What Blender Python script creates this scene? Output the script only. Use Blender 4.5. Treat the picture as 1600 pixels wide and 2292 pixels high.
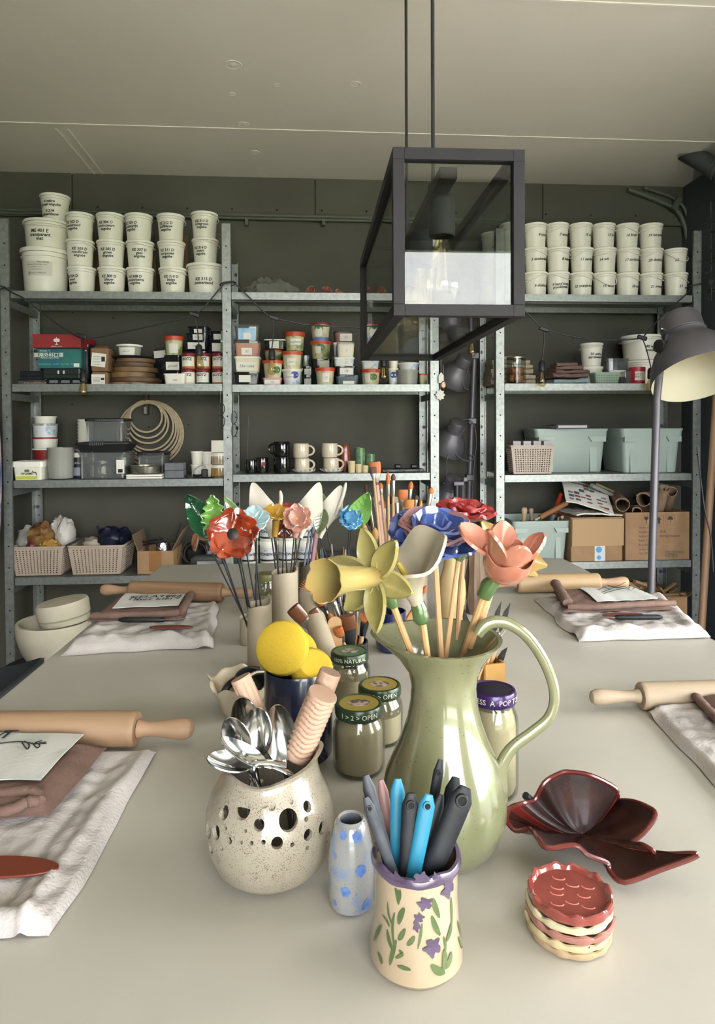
import bpy, bmesh, math, random
from mathutils import Vector, Matrix, noise
PI = math.pi
for o in list(bpy.data.objects): bpy.data.objects.remove(o)
scene = bpy.context.scene
COL = scene.collection
rnd = random.Random(7)

# ------------------------------------------------------------------ camera
FPX, CX, CY = 1500.0, 800.0, 982.0          # focal length and principal point of the photograph, in its pixels
CAM = Vector((0, 0, 1.23))
YAW, PITCH, ROLL = math.atan(100/1500), math.radians(1.1), math.radians(0.3)
R3 = (Matrix.Rotation(-YAW, 3, 'Z') @ Matrix.Rotation(PI/2-PITCH, 3, 'X') @ Matrix.Rotation(-ROLL, 3, 'Z'))
cd = bpy.data.cameras.new('camera'); cam = bpy.data.objects.new('camera', cd); COL.objects.link(cam)
cam.matrix_world = Matrix.Translation(CAM) @ R3.to_4x4()
cd.sensor_fit = 'VERTICAL'; cd.sensor_height = 36; cd.sensor_width = 36*1600/2292
cd.lens = 36*FPX/2292; cd.shift_x = (800-CX)/2292; cd.shift_y = (CY-1146)/2292
cd.clip_start = 0.02; cd.clip_end = 200
scene.camera = cam
TZ = 0.75                                   # table height
def ray(px, py): return R3 @ Vector(((px-CX)/FPX, -(py-CY)/FPX, -1))
def at(px, py, Y):                          # the point of the plane y = Y seen at a pixel
    d = ray(px, py); return CAM + d*(Y/d.y)
def on(px, py, z=TZ):                       # the point of the level plane z seen at a pixel
    d = ray(px, py); return CAM + d*((z-CAM.z)/d.z)
FWD = R3 @ Vector((0, 0, -1))
def k(p): return (Vector(p)-CAM).dot(FWD)/FPX   # metres per photo pixel at a point

# ------------------------------------------------------------------ light
vs = scene.view_settings
vs.view_transform = 'Standard'; vs.look = 'None'; vs.gamma = 1; vs.use_curve_mapping = False
scene.display_settings.display_device = 'sRGB'
vs.exposure = -0.20
w = bpy.data.worlds.new('overcast_sky'); scene.world = w; w.use_nodes = True
wn = w.node_tree; wn.nodes.clear()
bg = wn.nodes.new('ShaderNodeBackground'); wo = wn.nodes.new('ShaderNodeOutputWorld')
tc = wn.nodes.new('ShaderNodeTexCoord'); nz = wn.nodes.new('ShaderNodeTexNoise'); rp = wn.nodes.new('ShaderNodeValToRGB')
nz.inputs['Scale'].default_value = 2.2; nz.inputs['Detail'].default_value = 4
rp.color_ramp.elements[0].position = .35; rp.color_ramp.elements[0].color = (.80, .84, .92, 1)
rp.color_ramp.elements[1].position = .62; rp.color_ramp.elements[1].color = (1.0, .99, .97, 1)
wn.links.new(tc.outputs['Generated'], nz.inputs['Vector']); wn.links.new(nz.outputs['Fac'], rp.inputs['Fac'])
wn.links.new(rp.outputs['Color'], bg.inputs['Color']); wn.links.new(bg.outputs['Background'], wo.inputs['Surface'])
bg.inputs['Strength'].default_value = 20.0
scene.cycles.max_bounces = 8; scene.cycles.diffuse_bounces = 5; scene.cycles.glossy_bounces = 4
scene.cycles.transparent_max_bounces = 24; scene.cycles.transmission_bounces = 6
scene.cycles.sample_clamp_indirect = 6; scene.cycles.caustics_reflective = False; scene.cycles.caustics_refractive = False
scene.cycles.use_denoising = True
# room box (metres): x left/right, y window side / shelf side
RX0, RX1, RY0, RY1 = -2.35, 1.92, -1.75, 3.38
WIN = [  # openings: (wall, a0, a1, z0, z1)
    ('front', -0.55, 1.80, 0.05, 2.41),
    ('right', -0.70, 1.55, 0.06, 1.92)]
def portal(name, loc, rot, sx, sz):
    l = bpy.data.lights.new(name, 'AREA'); l.shape = 'RECTANGLE'; l.size = sx; l.size_y = sz
    l.cycles.is_portal = True
    o = bpy.data.objects.new(name, l); COL.objects.link(o); o.location = loc; o.rotation_euler = rot
for wall, a0, a1, z0, z1 in WIN:
    if wall == 'front': portal('window_daylight', ((a0+a1)/2, RY0-.06, (z0+z1)/2), (PI/2, 0, 0), a1-a0, z1-z0)
    else: portal('window_daylight', (RX1+.06, (a0+a1)/2, (z0+z1)/2), (PI/2, 0, PI/2), a1-a0, z1-z0)

# ------------------------------------------------------------------ materials
def lin(h):
    if not isinstance(h, str): return tuple(h)+(1,) if len(h) == 3 else h
    h = h.lstrip('#'); c = [int(h[i:i+2], 16)/255 for i in (0, 2, 4)]
    return tuple(x/12.92 if x <= .04045 else ((x+.055)/1.055)**2.4 for x in c)+(1,)
MATS = {}
def mat(name, col='#888888', rough=.5, metal=0, col2=None, sc=20, det=3, lo=.35, hi=.65, bump=0, bsc=60, coat=0, stretch=None, spec=.5, sss=0,
        speck=None, ssc=140, sthr=.12, emit=0, rvar=0, band=None):
    if name in MATS: return MATS[name]
    m = bpy.data.materials.new(name); m.use_nodes = True; MATS[name] = m
    nt = m.node_tree; N = nt.nodes; L = nt.links; b = N['Principled BSDF']
    b.inputs['Base Color'].default_value = lin(col); b.inputs['Roughness'].default_value = rough; b.inputs['Metallic'].default_value = metal
    b.inputs['Coat Weight'].default_value = coat; b.inputs['Coat Roughness'].default_value = .06
    b.inputs['Specular IOR Level'].default_value = spec
    if sss: b.inputs['Subsurface Weight'].default_value = sss; b.inputs['Subsurface Scale'].default_value = .01
    if emit: b.inputs['Emission Color'].default_value = lin(col); b.inputs['Emission Strength'].default_value = emit
    t = N.new('ShaderNodeTexCoord'); mp = N.new('ShaderNodeMapping'); L.new(t.outputs['Object'], mp.inputs['Vector'])
    if stretch: mp.inputs['Scale'].default_value = stretch
    out = None
    if col2:
        n = N.new('ShaderNodeTexNoise'); n.inputs['Scale'].default_value = sc; n.inputs['Detail'].default_value = det
        L.new(mp.outputs['Vector'], n.inputs['Vector'])
        r = N.new('ShaderNodeValToRGB'); r.color_ramp.elements[0].position = lo; r.color_ramp.elements[1].position = hi
        r.color_ramp.elements[0].color = lin(col); r.color_ramp.elements[1].color = lin(col2)
        L.new(n.outputs['Fac'], r.inputs['Fac']); out = r.outputs['Color']
    if speck:
        v = N.new('ShaderNodeTexVoronoi'); v.inputs['Scale'].default_value = ssc; L.new(t.outputs['Object'], v.inputs['Vector'])
        n2 = N.new('ShaderNodeTexNoise'); n2.inputs['Scale'].default_value = ssc*.16; L.new(t.outputs['Object'], n2.inputs['Vector'])
        a = N.new('ShaderNodeMath'); a.operation = 'MULTIPLY'; L.new(n2.outputs['Fac'], a.inputs[0]); a.inputs[1].default_value = sthr*2
        c = N.new('ShaderNodeMath'); c.operation = 'LESS_THAN'; L.new(v.outputs['Distance'], c.inputs[0]); L.new(a.outputs[0], c.inputs[1])
        mx = N.new('ShaderNodeMix'); mx.data_type = 'RGBA'; L.new(c.outputs[0], mx.inputs['Factor'])
        if out: L.new(out, mx.inputs['A'])
        else: mx.inputs['A'].default_value = lin(col)
        mx.inputs['B'].default_value = lin(speck); out = mx.outputs['Result']
    if out: L.new(out, b.inputs['Base Color'])
    if rvar:
        n3 = N.new('ShaderNodeTexNoise'); n3.inputs['Scale'].default_value = sc*1.7; L.new(mp.outputs['Vector'], n3.inputs['Vector'])
        mr = N.new('ShaderNodeMapRange'); mr.inputs['To Min'].default_value = max(0, rough-rvar); mr.inputs['To Max'].default_value = rough+rvar
        L.new(n3.outputs['Fac'], mr.inputs['Value']); L.new(mr.outputs['Result'], b.inputs['Roughness'])
    if bump:
        n4 = N.new('ShaderNodeTexNoise'); n4.inputs['Scale'].default_value = bsc; n4.inputs['Detail'].default_value = 4
        L.new(mp.outputs['Vector'], n4.inputs['Vector'])
        bp = N.new('ShaderNodeBump'); bp.inputs['Strength'].default_value = bump; bp.inputs['Distance'].default_value = .004
        L.new(n4.outputs['Fac'], bp.inputs['Height']); L.new(bp.outputs['Normal'], b.inputs['Normal'])
    return m
def clear(name, tint='#ffffff', ior=1.5, rough=.0, haze=0, hazecol='#dddddd'):   # thin clear glass or plastic
    if name in MATS: return MATS[name]
    m = bpy.data.materials.new(name); m.use_nodes = True; MATS[name] = m
    nt = m.node_tree; N = nt.nodes; L = nt.links; N.clear()
    o = N.new('ShaderNodeOutputMaterial'); t = N.new('ShaderNodeBsdfTransparent'); g = N.new('ShaderNodeBsdfGlossy')
    t.inputs['Color'].default_value = lin(tint); g.inputs['Roughness'].default_value = rough
    fr = N.new('ShaderNodeFresnel'); ge = N.new('ShaderNodeNewGeometry'); mr = N.new('ShaderNodeMapRange')   # same reflectance from both sides of the thin wall
    mr.inputs['To Min'].default_value = ior; mr.inputs['To Max'].default_value = 1/ior; L.new(ge.outputs['Backfacing'], mr.inputs['Value']); L.new(mr.outputs['Result'], fr.inputs['IOR'])
    mx = N.new('ShaderNodeMixShader'); L.new(fr.outputs[0], mx.inputs[0]); L.new(g.outputs[0], mx.inputs[2])
    src = t.outputs[0]
    if haze:
        d = N.new('ShaderNodeBsdfDiffuse'); d.inputs['Color'].default_value = lin(hazecol)
        m2 = N.new('ShaderNodeMixShader'); m2.inputs[0].default_value = haze; L.new(src, m2.inputs[1]); L.new(d.outputs[0], m2.inputs[2]); src = m2.outputs[0]
    L.new(src, mx.inputs[1]); L.new(mx.outputs[0], o.inputs['Surface'])
    return m
def wood(name, c1, c2, sc=14, axis=2, rough=.55, ratio=14):
    s = [1, 1, 1]; s[axis] = 1/ratio
    return mat(name, c1, rough, 0, c2, sc=sc*4, det=5, lo=.3, hi=.72, stretch=s, bump=.08, bsc=sc*6)

# ------------------------------------------------------------------ mesh building
class MB:
    def __init__(s): s.v = []; s.f = []
    def add(s, vs, fs):
        o = len(s.v); s.v += [tuple(v) for v in vs]; s.f += [tuple(i+o for i in f) for f in fs]; return s
    def box(s, c, d, m=None, taper=None):
        c = Vector(c); x, y, z = d[0]/2, d[1]/2, d[2]/2; tx, ty = taper or (1, 1)
        vs = [Vector((a*x*(tx if e > 0 else 1), b*y*(ty if e > 0 else 1), e*z)) for e in (-1, 1) for a, b in ((-1, -1), (1, -1), (1, 1), (-1, 1))]
        if m is not None: vs = [m @ v for v in vs]
        return s.add([v+c for v in vs], [(3, 2, 1, 0), (4, 5, 6, 7), (0, 1, 5, 4), (1, 2, 6, 5), (2, 3, 7, 6), (3, 0, 4, 7)])
    def poly(s, pts, z0, z1):        # extruded outline in xy
        n = len(pts); vs = [(p[0], p[1], z0) for p in pts]+[(p[0], p[1], z1) for p in pts]
        return s.add(vs, [tuple(range(n-1, -1, -1)), tuple(range(n, 2*n))]+[(i, (i+1) % n, (i+1) % n+n, i+n) for i in range(n)])
    def lathe(s, prof, seg=32, m=None, fn=None, closed=False):
        # prof: (r, z) list; r == 0 collapses to a pole; fn(angle, r, z, i) -> (r, z)
        rings = []; vs = []
        for i, (r, z) in enumerate(prof):
            if r <= 1e-6:
                rings.append([len(vs)]); vs.append(Vector((0, 0, z)))
            else:
                ids = []
                for j in range(seg):
                    a = 2*PI*j/seg; rr, zz = fn(a, r, z, i) if fn else (r, z)
                    ids.append(len(vs)); vs.append(Vector((rr*math.cos(a), rr*math.sin(a), zz)))
                rings.append(ids)
        fs = []
        pairs = list(zip(rings, rings[1:]))
        if closed: pairs.append((rings[-1], rings[0]))
        for A, B in pairs:
            if len(A) == 1 and len(B) == 1: continue
            for j in range(seg):
                j2 = (j+1) % seg
                if len(A) == 1: fs.append((A[0], B[j2], B[j]))
                elif len(B) == 1: fs.append((A[j], A[j2], B[0]))
                else: fs.append((A[j], A[j2], B[j2], B[j]))
        if m is not None: vs = [m @ v for v in vs]
        return s.add(vs, fs)
    def tube(s, pts, r, seg=8, closed=False, cap=True, flat=1.0):
        pts = [Vector(p) for p in pts]; n = len(pts)
        rs = [r]*n if isinstance(r, (int, float)) else list(r)
        up = None; vs = []; fs = []
        for i, p in enumerate(pts):
            if closed: d = pts[(i+1) % n]-pts[i-1]
            else: d = pts[min(i+1, n-1)]-pts[max(i-1, 0)]
            if d.length < 1e-9: d = Vector((0, 0, 1))
            d.normalize()
            if up is None:
                up = Vector((0, 0, 1)) if abs(d.z) < .9 else Vector((1, 0, 0))
            u = (up-d*up.dot(d))
            if u.length < 1e-6: u = d.orthogonal()
            u.normalize(); up = u; w = d.cross(u)
            for j in range(seg):
                a = 2*PI*j/seg; vs.append(p+(u*math.cos(a)*flat+w*math.sin(a))*rs[i])
        m = n if closed else n-1
        for i in range(m):
            a, b = i*seg, ((i+1) % n)*seg
            for j in range(seg): fs.append((a+j, a+(j+1) % seg, b+(j+1) % seg, b+j))
        if cap and not closed:
            fs.append(tuple(range(seg-1, -1, -1))); fs.append(tuple((n-1)*seg+j for j in range(seg)))
        return s.add(vs, fs)
    def sheet(s, nu, nv, fn, th=.003, wrap=False):
        # a curved sheet fn(u, v) with thickness; wrap closes it in v
        P = [[Vector(fn(i/(nu-1), j/(nv-1) if not wrap else j/nv)) for j in range(nv)] for i in range(nu)]
        vs = []
        for side in (.5, -.5):
            for i in range(nu):
                for j in range(nv):
                    a = P[min(i+1, nu-1)][j]-P[max(i-1, 0)][j]
                    b = (P[i][(j+1) % nv]-P[i][j-1]) if wrap else (P[i][min(j+1, nv-1)]-P[i][max(j-1, 0)])
                    nn = a.cross(b)
                    if nn.length > 1e-12: nn.normalize()
                    vs.append(P[i][j]+nn*th*side)
        o = nu*nv; fs = []; J = nv if wrap else nv-1
        for i in range(nu-1):
            for j in range(J):
                a, b, c, d = i*nv+j, i*nv+(j+1) % nv, (i+1)*nv+(j+1) % nv, (i+1)*nv+j
                fs.append((a, d, c, b)); fs.append((a+o, b+o, c+o, d+o))
        for j in range(J):
            j2 = (j+1) % nv
            fs.append((j, j2, j2+o, j+o)); e = (nu-1)*nv; fs.append((e+j2, e+j, e+j+o, e+j2+o))
        if not wrap:
            for i in range(nu-1):
                a, b = i*nv, (i+1)*nv; fs.append((b, a, a+o, b+o))
                a, b = i*nv+nv-1, (i+1)*nv+nv-1; fs.append((a, b, b+o, a+o))
        return s.add(vs, fs)
    def mesh(s, name, m=None, smooth=True, ang=38):
        me = bpy.data.meshes.new(name); me.from_pydata(s.v, [], s.f); me.update()
        bm = bmesh.new(); bm.from_mesh(me); bmesh.ops.recalc_face_normals(bm, faces=bm.faces); bm.to_mesh(me); bm.free()
        if smooth:
            me.shade_smooth(); me.set_sharp_from_angle(angle=math.radians(ang))
        if m: me.materials.append(m)
        return me
    def build(s, name, m=None, parent=None, smooth=True, ang=38, loc=None, bevel=0, sub=0, rot=None):
        return link(name, s.mesh(name, m, smooth, ang), parent, loc, bevel, sub, rot)
def link(name, me, parent=None, loc=None, bevel=0, sub=0, rot=None):
    o = bpy.data.objects.new(name, me); COL.objects.link(o)
    if parent: o.parent = parent
    if loc is not None: o.location = loc
    if rot is not None: o.rotation_euler = rot
    if bevel:
        b = o.modifiers.new('bevel', 'BEVEL'); b.width = bevel; b.segments = 2; b.limit_method = 'ANGLE'; b.angle_limit = math.radians(40)
    if sub:
        b = o.modifiers.new('sub', 'SUBSURF'); b.levels = sub; b.render_levels = sub
    return o
def tag(o, label, cat, group=None, kind=None):
    o['label'] = label; o['category'] = cat
    if group: o['group'] = group
    if kind: o['kind'] = kind
    return o
def thing(name, label, cat, loc=(0, 0, 0), rz=0, group=None, m=None):
    o = bpy.data.objects.new(name, None); COL.objects.link(o); o.empty_display_size = .02
    o.location = loc; o.rotation_euler = (0, 0, rz)
    if m is not None: o.matrix_world = m
    return tag(o, label, cat, group)
def struct(o): o['kind'] = 'structure'; return o
def frame(p, d, up=(0, 0, 1)):          # matrix whose z axis points along d
    z = Vector(d).normalized(); u = Vector(up)
    if abs(z.dot(u.normalized())) > .98: u = Vector((0, 1, 0))
    x = u.cross(z).normalized(); y = z.cross(x)
    m = Matrix((x, y, z)).transposed().to_4x4(); m.translation = Vector(p); return m
def catmull(P, n=6):
    P = [Vector(p) for p in P]; out = []
    for i in range(len(P)-1):
        a = P[max(i-1, 0)]; b = P[i]; c = P[i+1]; d = P[min(i+2, len(P)-1)]
        for j in range(n):
            t = j/n
            out.append(.5*((2*b)+(c-a)*t+(2*a-5*b+4*c-d)*t*t+(3*b-a-3*c+d)*t**3))
    out.append(P[-1]); return out
def lerp(a, b, t): return a+(b-a)*t
def interp(tab, x):
    for (a, fa), (b, fb) in zip(tab, tab[1:]):
        if x <= b: return fa+(fb-fa)*max(0, (x-a))/(b-a) if b > a else fb
    return tab[-1][1]
def rrect(w, h, r, n=4):                # rounded rectangle outline
    out = []
    for cx, cy, a0 in ((w/2-r, h/2-r, 0), (-w/2+r, h/2-r, PI/2), (-w/2+r, -h/2+r, PI), (w/2-r, -h/2+r, 1.5*PI)):
        for i in range(n+1): a = a0+PI/2*i/n; out.append((cx+r*math.cos(a), cy+r*math.sin(a)))
    return out
def loft(mb, rings, cap0=True, cap1=True):   # rings of equal point count, 3d
    n = len(rings[0]); vs = [p for r in rings for p in r]; fs = []
    for i in range(len(rings)-1):
        for j in range(n): fs.append((i*n+j, i*n+(j+1) % n, (i+1)*n+(j+1) % n, (i+1)*n+j))
    if cap0: fs.append(tuple(range(n-1, -1, -1)))
    if cap1: fs.append(tuple((len(rings)-1)*n+j for j in range(n)))
    mb.add(vs, fs)
TXT = {}
def text_geo(s, size, shear=0, bold=0, align='CENTER', lead=.9):
    key = (s, shear, bold, align, lead)
    if key not in TXT:
        c = bpy.data.curves.new('t', 'FONT'); c.body = s; c.size = 1; c.align_x = align; c.align_y = 'CENTER'; c.shear = shear; c.offset = bold
        c.resolution_u = 2; c.space_line = lead; c.fill_mode = 'FRONT'
        o = bpy.data.objects.new('t', c); COL.objects.link(o)
        me = bpy.data.meshes.new_from_object(o)
        TXT[key] = ([tuple(v.co) for v in me.vertices], [tuple(p.vertices) for p in me.polygons])
        bpy.data.objects.remove(o); bpy.data.curves.remove(c); bpy.data.meshes.remove(me)
    v, f = TXT[key]
    return [(x*size, y*size) for x, y, z in v], f
def text_flat(s, size, m, parent=None, M4=None, name='lettering', **kw):     # print in the xz plane facing -y, local to parent
    v, f = text_geo(s, size, **kw); mb = MB(); vs = [Vector((x, 0, y)) for x, y in v]
    if M4 is not None: vs = [M4 @ q for q in vs]
    mb.add(vs, f); me = bpy.data.meshes.new(name); me.from_pydata(mb.v, [], mb.f); me.materials.append(m)
    return link(name, me, parent)
def text_round(s, size, m, parent, rfn, z, ang=0, name='lettering', lift=.0008, tilt=0, **kw):   # print wrapped round a vertical axis, facing -y
    v, f = text_geo(s, size, **kw); vs = []
    for x, y in v:
        zz = z+y+x*tilt; r = rfn(zz)+lift; a = -PI/2+ang+x/r
        vs.append((r*math.cos(a), r*math.sin(a), zz))
    me = bpy.data.meshes.new(name); me.from_pydata(vs, [], f); me.materials.append(m)
    return link(name, me, parent)
def copy_tree(o, parent=None):
    c = o.copy(); COL.objects.link(c)
    if parent: c.parent = parent
    for ch in list(o.children): copy_tree(ch, c)
    return c
def boolean_cut(ob, cutter):
    b = ob.modifiers.new('cut', 'BOOLEAN'); b.object = cutter; b.operation = 'DIFFERENCE'; b.solver = 'EXACT'; b.use_self = True
    bpy.context.view_layer.update()
    me = bpy.data.meshes.new_from_object(ob.evaluated_get(bpy.context.evaluated_depsgraph_get()))
    ob.modifiers.clear(); ob.data = me; bpy.data.objects.remove(cutter)
    me.shade_smooth(); me.set_sharp_from_angle(angle=math.radians(35))
def N3(p, sc=1.0, seed=0): return noise.noise(Vector((p[0]*sc+seed*3.7, p[1]*sc-seed*1.3, (p[2] if len(p) > 2 else 0)*sc+seed)))

# common materials
m_white = mat('white_plastic', '#e4e1d4', .42, col2='#dad7c8', sc=8)
m_lid = mat('white_plastic_lid', '#e9e6da', .38)
m_black = mat('black_plastic', '#1c1c1e', .45)
m_blackmat = mat('black_matte', '#19191a', .7)
m_ink = mat('black_marker', '#121212', .6)
m_galv = mat('galvanised_steel', '#969a96', .45, .75, col2='#868a87', sc=60, det=2, rvar=.08)
m_hole = mat('hole_dark', '#0b0b0b', .9)
m_paper = mat('white_paper', '#dedbd2', .8)
m_clear = clear('clear_plastic', '#e4e6e4', 1.45, .04, .10, '#cfd3d2')
m_frost = clear('frosted_plastic', '#d9dbd6', 1.4, .15, .38, '#cfcfc6')
m_glass = clear('clear_glass', '#f2f5f2', 1.5, 0)
m_dark = mat('dark_grey_metal', '#4a4a4c', .5, .3)
m_card = mat('brown_cardboard', '#9c7d5c', .8, col2='#917253', sc=18)

# ------------------------------------------------------------------ the room
m_wall = mat('dark_green_grey_paint', '#48483d', .75, col2='#403f35', sc=3, det=6, bump=.05, bsc=40)
m_wallr = mat('slate_paint', '#454a4d', .75, col2='#3d4246', sc=3, det=6)
m_ceil = mat('off_white_ceiling', '#ece6da', .85, col2='#e5ded0', sc=1.6, det=5, bump=.06, bsc=90)
m_ceil2 = mat('ceiling_filler', '#f0ebe0', .8)
m_floor = mat('grey_floor', '#8a8780', .6, col2='#7b7872', sc=4, det=6)
m_winframe = mat('white_window_frame', '#d8d8d4', .4)
zc0, zc1 = at(0, 386, RY1).z, at(1480, 419, RY1).z
xc0, xc1 = at(0, 386, RY1).x, at(1480, 419, RY1).x
CSL = (zc1-zc0)/(xc1-xc0)
def ceil_z(x): return zc0+(x-xc0)*CSL
struct(MB().box(((RX0+RX1)/2, (RY0+RY1)/2, -.05), (RX1-RX0+.4, RY1-RY0+.4, .1)).build('floor', m_floor))
# ceiling, with the ragged opening by the right wall where a duct comes down
hp = [(1600, 341), (1560, 343), (1523, 342), (1507, 350), (1530, 357), (1560, 372), (1595, 392), (1600, 405)]
def ceil_pt(px, py):
    d = ray(px, py); t = (zc0+(CAM.x-xc0)*CSL-CAM.z)/(d.z-CSL*d.x); return CAM+d*t
hole = [ceil_pt(*p) for p in hp]; hy0 = min(p.y for p in hole); hy1 = max(p.y for p in hole)
def slab(name, pts, th=.03, m=m_ceil):
    mb = MB(); n = len(pts)
    vs = [(x, y, ceil_z(x)) for x, y in pts]+[(x, y, ceil_z(x)+th) for x, y in pts]
    mb.add(vs, [tuple(range(n)), tuple(range(2*n-1, n-1, -1))]+[(i, i+n, (i+1) % n+n, (i+1) % n) for i in range(n)])
    return mb.build(name, m, smooth=False)
ceiling = struct(slab('ceiling', [(RX0-.1, RY0-.1), (RX1+.1, RY0-.1), (RX1+.1, hole[-1].y)]+[(p.x, p.y) for p in reversed(hole[:-1])]
                      +[(RX1+.1, hole[0].y), (RX1+.1, RY1+.1), (RX0-.1, RY1+.1)]))
struct(MB().box((RX1-.2, 3.0, ceil_z(1.7)+.16), (.9, 1.2, .02)).build('ceiling_void', mat('void_board', '#2b2b29', .9)))
def ceil_strip(p0, p1, w, name='board_joint', m=m_ceil2):
    a, b = ceil_pt(*p0), ceil_pt(*p1); d = (b-a).normalized(); s = Vector((-d.y, d.x, 0))*w/2; e = Vector((0, 0, .0025))
    mb = MB(); mb.add([a-s-e, b-s-e, b+s-e, a+s-e, a-s+e, b-s+e, b+s+e, a+s+e], [(3, 2, 1, 0), (4, 5, 6, 7), (0, 1, 5, 4), (1, 2, 6, 5), (2, 3, 7, 6), (3, 0, 4, 7)])
    return mb.build(name, m, ceiling, smooth=False)
ceil_strip((-60, 271), (1640, 319), .008); ceil_strip((1040, -8), (1640, 18), .008); ceil_strip((-60, 385), (1412, 420), .022, 'edge_bead')
ceil_strip((125, 288), (212, 390), .006, 'tape_edge'); ceil_strip((153, 290), (229, 388), .006, 'tape_edge')
for px, py, r in ((522, 145, .03), (545, 279, .026), (571, 341, .022), (584, 391, .018), (620, 190, .012), (520, 210, .012), (795, 188, .02), (1085, 415, .014)):
    c = ceil_pt(px, py)
    MB().lathe([(0, -.001), (r*.25, -.0016), (r*.3, -.0006), (r*.8, -.0006), (r*.95, -.0016), (r, 0)], 20).build('screw_patch', m_ceil, ceiling, loc=(c.x, c.y, c.z))
def wall_open(name, m, axis, pos, a0, a1, z1, op, th=.12):
    mb = MB(); o0, o1, p0, p1 = op
    for s0, s1, q0, q1 in ((a0, o0, 0, z1), (o1, a1, 0, z1), (o0, o1, 0, p0), (o0, o1, p1, z1)):
        c = ((s0+s1)/2, (q0+q1)/2); d = (s1-s0, q1-q0)
        if d[0] <= 0 or d[1] <= 0: continue
        if axis == 'y': mb.box((c[0], pos, c[1]), (d[0], th, d[1]))
        else: mb.box((pos, c[0], c[1]), (th, d[0], d[1]))
    return struct(mb.build(name, m, smooth=False))
m_plain = mat('grey_white_wall', '#6b6a62', .8)
struct(MB().box(((RX0+RX1)/2, RY0+.45, 2.48), (RX1-RX0, .9, .10)).build('added_reflection_blocker', m_wall, smooth=False))  # unseen dark slab added to darken the ceiling mirrored in the pendant glass
wall_open('wall_front', m_plain, 'y', RY0-.06, RX0-.1, RX1+.1, 2.75, WIN[0][1:])
wall_open('wall_right', m_wallr, 'x', RX1+.06, RY0, RY1+.1, 2.75, WIN[1][1:])
struct(MB().box((RX0-.06, (RY0+RY1)/2, 1.37), (.12, RY1-RY0+.2, 2.75)).build('wall_left', mat('left_wall_paint', '#4a4d47', .8)))
wall_back = struct(MB().box(((RX0+RX1)/2, RY1+.06, 1.37), (RX1-RX0+.2, .12, 2.75)).build('wall_back', m_wall, smooth=False))
zl = at(300, 480, RY1).z
js = [RX0]+[at(x, 440, RY1).x for x in (163, 705, 1213)]+[RX1]
for a, b in zip(js, js[1:]):
    MB().box(((a+b)/2, RY1-.006, (zl+2.62)/2), (b-a-.004, .012, 2.62-zl)).build('wall_panel', m_wall, wall_back, bevel=.002)
MB().box(((RX0+RX1)/2, RY1-.012, zl-.012), (RX1-RX0, .024, .02)).build('ledge_strip', m_wall, wall_back)
for i in range(14):
    x = at(120+i*100, 470, RY1).x
    MB().lathe([(0, .003), (.004, .002), (.005, 0)], 8, frame((x, RY1-.012, zl+.03), (0, -1, 0))).build('panel_screw', m_hole, wall_back)
for i in range(26):   # little scars and drill holes on the paint
    px, py = rnd.uniform(80, 1480), rnd.uniform(560, 1240); p = at(px, py, RY1)
    MB().lathe([(0, .001), (.0035, .0008), (.004, 0)], 7, frame((p.x, RY1, p.z), (0, -1, 0))).build('drill_hole', m_hole, wall_back)
# windows behind the viewer: frames and glass
n_w = 0
for wall, a0, a1, z0, z1 in WIN:
    n_w += 1; fr = MB(); gl = MB(); nm = 1 if wall == 'front' else 2
    th = .05
    def wb(a, b, c, d, mb, t):
        if wall == 'front': mb.box(((a+b)/2, RY0-.06, (c+d)/2), (b-a, t, d-c))
        else: mb.box((RX1+.06, (a+b)/2, (c+d)/2), (t, b-a, d-c))
    wb(a0, a0+.06, z0, z1, fr, th); wb(a1-.06, a1, z0, z1, fr, th); wb(a0, a1, z0, z0+.06, fr, th); wb(a0, a1, z1-.06, z1, fr, th)
    for i in range(1, nm): c = lerp(a0, a1, i/nm); wb(c-.035, c+.035, z0, z1, fr, th)
    W_ = struct(fr.build('window_%d' % n_w, m_winframe, smooth=False))
    wb(a0+.05, a1-.05, z0+.05, z1-.05, gl, .004); gl.build('pane', clear('window_glass', '#ffffff', 1.15), W_, smooth=False)
# the lawn and hedge outside the windows
m_lawn = mat('lawn_green', '#5f7d2e', .9, col2='#4c6a24', sc=6)
struct(MB().box((0, 0, -.16), (60, 60, .1)).build('ground_lawn', m_lawn))
struct(MB().box((1.5, -1.5, -.105), (11, 11, .02)).build('added_bounce_ground', mat('pale_bounce_ground', '#e6e0d4', .85, col2='#dcd5c8', sc=3)))  # unseen pale ground added to bounce neutral daylight up to the ceiling

struct(MB().box((RX1+.12+.5, .4, 2.52), (1.0, 5.2, .1)).build('added_sky_blocker', m_plain)); struct(MB().box((.2, RY0-.12-.35, 2.62), (5.4, .7, .1)).build('added_sky_blocker', m_plain))  # unseen overhangs added to keep high sky light off the table
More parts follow.
